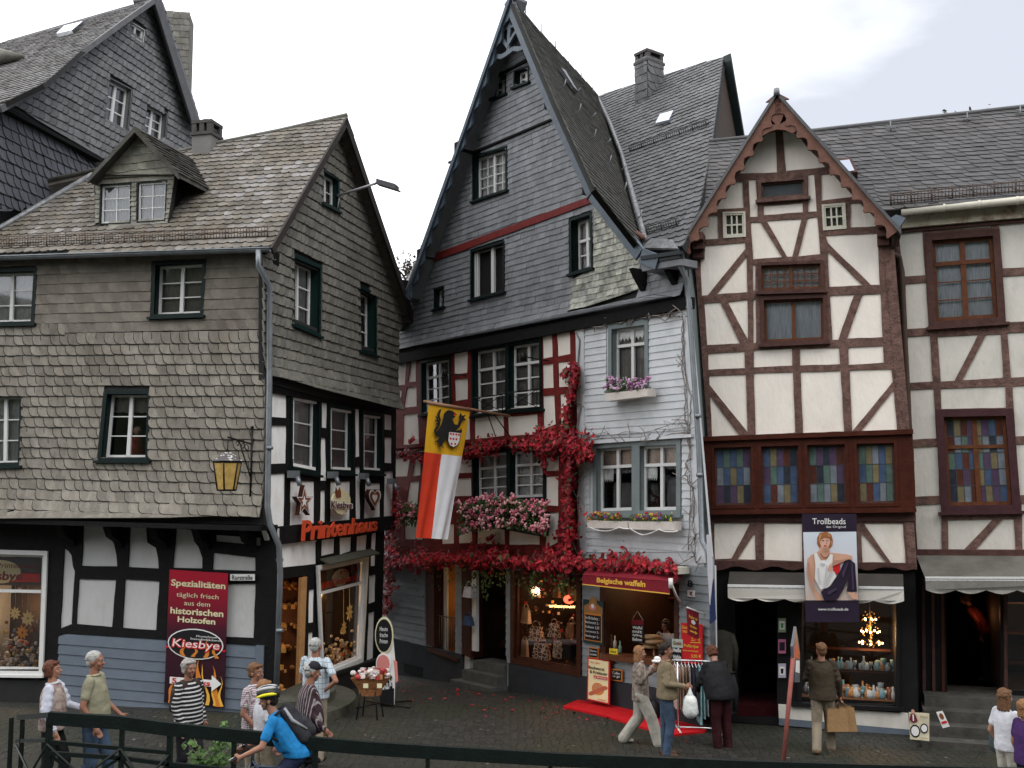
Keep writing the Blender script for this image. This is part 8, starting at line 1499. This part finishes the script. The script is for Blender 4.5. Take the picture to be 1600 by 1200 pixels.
def bw_(y, nm='wheel'):
    g = MB(); c = Vector((0, y, .34)); tube(g, [c+Vector((0, math.cos(a), math.sin(a)))*.33 for a in [k*2*math.pi/28 for k in range(29)]], .02, 6, False); worldify(g); w = obj(nm, g, RUB, bk)
    g = MB(); 
    for k in range(14): a = k*2*math.pi/14; tube(g, [c, c+Vector((0, math.cos(a), math.sin(a)))*.31], .002, 3)
    tube(g, [c+Vector((0, math.cos(a), math.sin(a)))*.305 for a in [k*2*math.pi/28 for k in range(29)]], .009, 5, False); worldify(g); obj('rim', g, CHR, w)
bw_(.68); bw_(-.36); g = MB()
for a, b in (((0, .52, .82), (0, .68, .34)), ((0, .50, .86), (0, .05, .3)), ((0, .48, .8), (0, -.08, .74)), ((0, .05, .3), (0, -.1, .82)), ((0, .05, .3), (0, -.36, .34)), ((0, -.09, .72), (0, -.36, .34)), ((0, .5, .8), (0, .5, .98))): tube(g, [a, b], .017, 6)
worldify(g); obj('frame', g, BM, bk); g = MB(); tube(g, [(-.32, .66, .93), (-.2, .6, .99), (0, .53, .98), (.2, .6, .99), (.32, .66, .93)], .014, 6); worldify(g); hb = obj('handlebar', g, IRON, bk)
for sx in (-1, 1): g = MB(); tube(g, [(sx*.22, .62, .98), (sx*.33, .68, .925)], .02, 6); worldify(g); obj('grip', g, RUB, hb); g = MB(); tube(g, [(sx*.22, .62, .98), (sx*.26, .72, .93)], .008, 5); worldify(g); obj('brake_lever', g, CHR, hb)
g = MB(); ball(g, (0, -.12, .84), (.07, .13, .035), 10, 6); worldify(g); obj('saddle', g, RUB, bk)
person('man in dark cap and dark vertically striped shirt looking right beside the door', 480, 1035, 1.72, (.9, .25), dict(hp=.15, lean=.08, rel=(.26, .0, 1.15), rwr=(.2, .2, .98), lel=(-.26, -.06, 1.15), lwr=(-.2, .12, .97)), pat('dark striped shirt', (.04, .022, .028), (.26, .235, .24), 'v', 19, d=.26), BLKC, HG, 1, 0, .95, .9, .055, d=13.2, cap=CL('dark cap', (.015, .015, .02)), bald=.5)
person('white haired man in pale checked shirt facing the bakery window, hand on hip', 494, 997, 1.80, (.35, 1), dict(hy=-.15, rel=(.40, -.12, 1.18), rwr=(.2, -.04, 1.04), lel=(-.25, .05, 1.16), lwr=(-.2, .2, 1.0)), pat('pale checked shirt', (.44, .50, .54), (.2, .27, .34), 'c', 13, d=.13), KHA, HG, 1, 0, .42, .9, .03, d=16.0, bald=.4)
_, wmw, Aw, Hw, Uw = person('woman in patterned beige jacket and cream trousers eating a waffle as she walks', 999, 1010, 1.62, (1, -.1), dict(hp=.05, rel=(.24, .0, 1.16), rwr=(.1, .23, 1.42), lel=(-.22, .04, 1.17), lwr=(-.1, .24, 1.3), rkn=(.1, .2, .5), ran=(.1, .32, .1), lkn=(-.1, -.02, .49), lan=(-.1, -.3, .13), curl=.9), pat('patterned jacket', (.28, .23, .19), (.14, .11, .095), 'n', 18), CRT, HBL, 0, .8, .95, .80, .02, d=17.9, loose=.03, shoes=M('beige shoes', (.5, .45, .38), .6), collar=CL('jacket collar', (.34, .28, .24)))
wp_ = wmw(Vector(Aw('rwr'))+Vector((-.03, .08, .08))); g = MB(); ball(g, wp_, (.10, .07, .035), 8, 6); ball(g, wp_+UP*.04, (.06, .05, .04), 8, 6); tagmb('waffle', g, WHT, 'cream topped waffle on a white napkin held to her mouth', 'waffle')
_, wmt, At, Ht, Ut = person('dark haired man in tan jacket and jeans holding a white plastic bag', 1040, 1005, 1.77, (1, -.05), dict(hy=.0, rel=(.25, -.02, 1.16), rwr=(.2, .27, 1.12), lel=(-.24, .0, 1.15), lwr=(-.16, .26, 1.05), rkn=(.09, .05, .5), lkn=(-.1, -.02, .5), curl=.9), TANJ, JEAN, HD, 1, 0, .97, .90, .04, d=17.2, collar=CL('jacket collar tan', (.26, .2, .13)), wide=1.06, shoes=M('brown shoes', (.08, .045, .03), .6))
hp_ = wmt(Vector(At('rwr'))+Vector((0, .08, -.03))); g = MB(); caps(g, hp_-UP*.34, hp_-UP*.2, .125, .11); caps(g, hp_-UP*.2, hp_, .09, .015); caps(g, hp_-UP*.36+Vector((.07, 0, 0)), hp_-UP*.2, .06, .05); tagmb('plastic_bag', g, M('white plastic', (.66, .68, .66), .4, .2, 12, .8, 12), 'white plastic carrier bag hanging from the hand of the tan jacket man', 'bag')
person('person in black jacket and dark red trousers bending over the clothes rack', 1126, 1016, 1.72, (-.35, .9), dict(lean=.38, drop=.09, hp=.35, rel=(.28, .2, 1.18), rwr=(.2, .42, 1.12), lel=(-.28, .22, 1.15), lwr=(-.18, .42, 1.1)), BLKC, CL('dark red trousers', (.03, .005, .008)), HB, 0, .15, .97, .86, .07, d=17.7, wide=1.15, loose=.01)
_, wmb, Ab, Hb, Ub = person('man in brown jacket and khaki trousers carrying paper bags', 1283, 1005, 1.76, (.25, 1), dict(hy=.35, rel=(.26, .0, 1.15), rwr=(.27, .10, .92), lel=(-.25, .1, 1.16), lwr=(-.12, .27, 1.12), rkn=(.1, .14, .5), ran=(.12, .18, .1), lkn=(-.1, .0, .49), lan=(-.12, -.2, .14), curl=1), CL('brown jacket', (.05, .038, .025)), KHA, HR, 0, 0, .97, .86, .03, d=17.4, collar=CL('brown jacket collar', (.06, .045, .03)), loose=.008, wide=1.04, shoes=M('brown walking shoes', (.16, .10, .06), .7))
hh = wmb(Vector(Ab('rwr'))+Vector((0, .02, -.09))); KP = M('brown kraft paper', (.30, .18, .085), .7, .12, 9, .3, 20)
for i, (dx, dy, w, hgt, lb) in enumerate(((-.08, -.04, .34, .36, 'brown paper bag, the wider one held by the man in the brown jacket'), (.10, .05, .26, .38, 'brown paper bag, the narrower one behind in the same hand'))):
    g = MB(); c = hh+Vector((dx, dy, -.1)); top_ = [c+Vector((x*w*.46, y*.07, 0)) for x, y in ((-1, -1), (1, -1), (1, 1), (-1, 1))]; bot = [c+Vector((x*w*.5+.03*i, y*.09, -hgt)) for x, y in ((-1, -1), (1, -1), (1, 1), (-1, 1))]; g.add(top_+bot, [(0, 4, 5, 1), (1, 5, 6, 2), (2, 6, 7, 3), (3, 7, 4, 0), (4, 7, 6, 5)]); t = tagmb('paper_bag', g, KP, lb, 'paper bag', 'paper bags in one hand'); g = MB()
    for y in (-1, 1): tube(g, [c+Vector((-.05, y*.06, 0)), hh+Vector((-.01, 0, .0)), c+Vector((.05, y*.06, 0))], .005, 4)
    obj('handle', g, KP, t)
person('curly brown haired woman in white blouse at the lower right corner', 1570, 1077, 1.62, (.95, .3), dict(lel=(-.25, -.06, 1.15), lwr=(-.22, .08, .93), rel=(.24, 0, 1.16), rwr=(.22, .1, .94)), WHC, CRT, HR, 0, .9, .42, .92, .02, d=14.0, curly=1)
person('red haired person in dark purple top cut off by the right edge', 1602, 1094, 1.6, (.9, .2), {}, CL('dark purple top', (.05, .02, .09)), BLKC, HBL, 1, .5, .42, .9, .04, d=13.4, curly=1)
g = MB(); p = Vector(); 
sx_, sd_ = C0+ray(1559, 1140)*14.15, 0; g = MB(); caps(g, sx_+UP*.12, sx_-UP*.2, .10, .12); mbv = [Vector(v) for v in g.v]; g.v = [tuple(v) for v in mbv]; tagmb('small_backpack', g, CL('grey green nylon', (.06, .08, .085)), 'small grey backpack on the curly haired woman at the lower right', 'backpack')
kp = PC.P(1041, 985, -.75); zt = (C0+ray(1041, 968)*((kp-C0).length/ray(1041, 968).length)).z; person('saleswoman with dark hair and white top behind the snack counter', 1041, 968, 1.65, (-.6, -.7), dict(rel=(.24, .08, 1.18), rwr=(.12, .28, 1.1), lel=(-.24, .08, 1.18), lwr=(-.12, .28, 1.08), hp=.2), WHC, BLKC, HD, 0, .2, .1, .92, 0, base=Vector((kp.x, kp.y, zt-1.65)))
ip = PE_.P(1540, 1000, -1.6); person('figure in dark red top bending inside the dark shop on the right', 1540, 985, 1.7, (-.7, .5), dict(lean=.55, hp=.2), CL('dark red shirt', (.05, .004, .004)), BLKC, HD, 1, .2, .9, .9, .03, base=Vector((ip.x, ip.y, .62)))
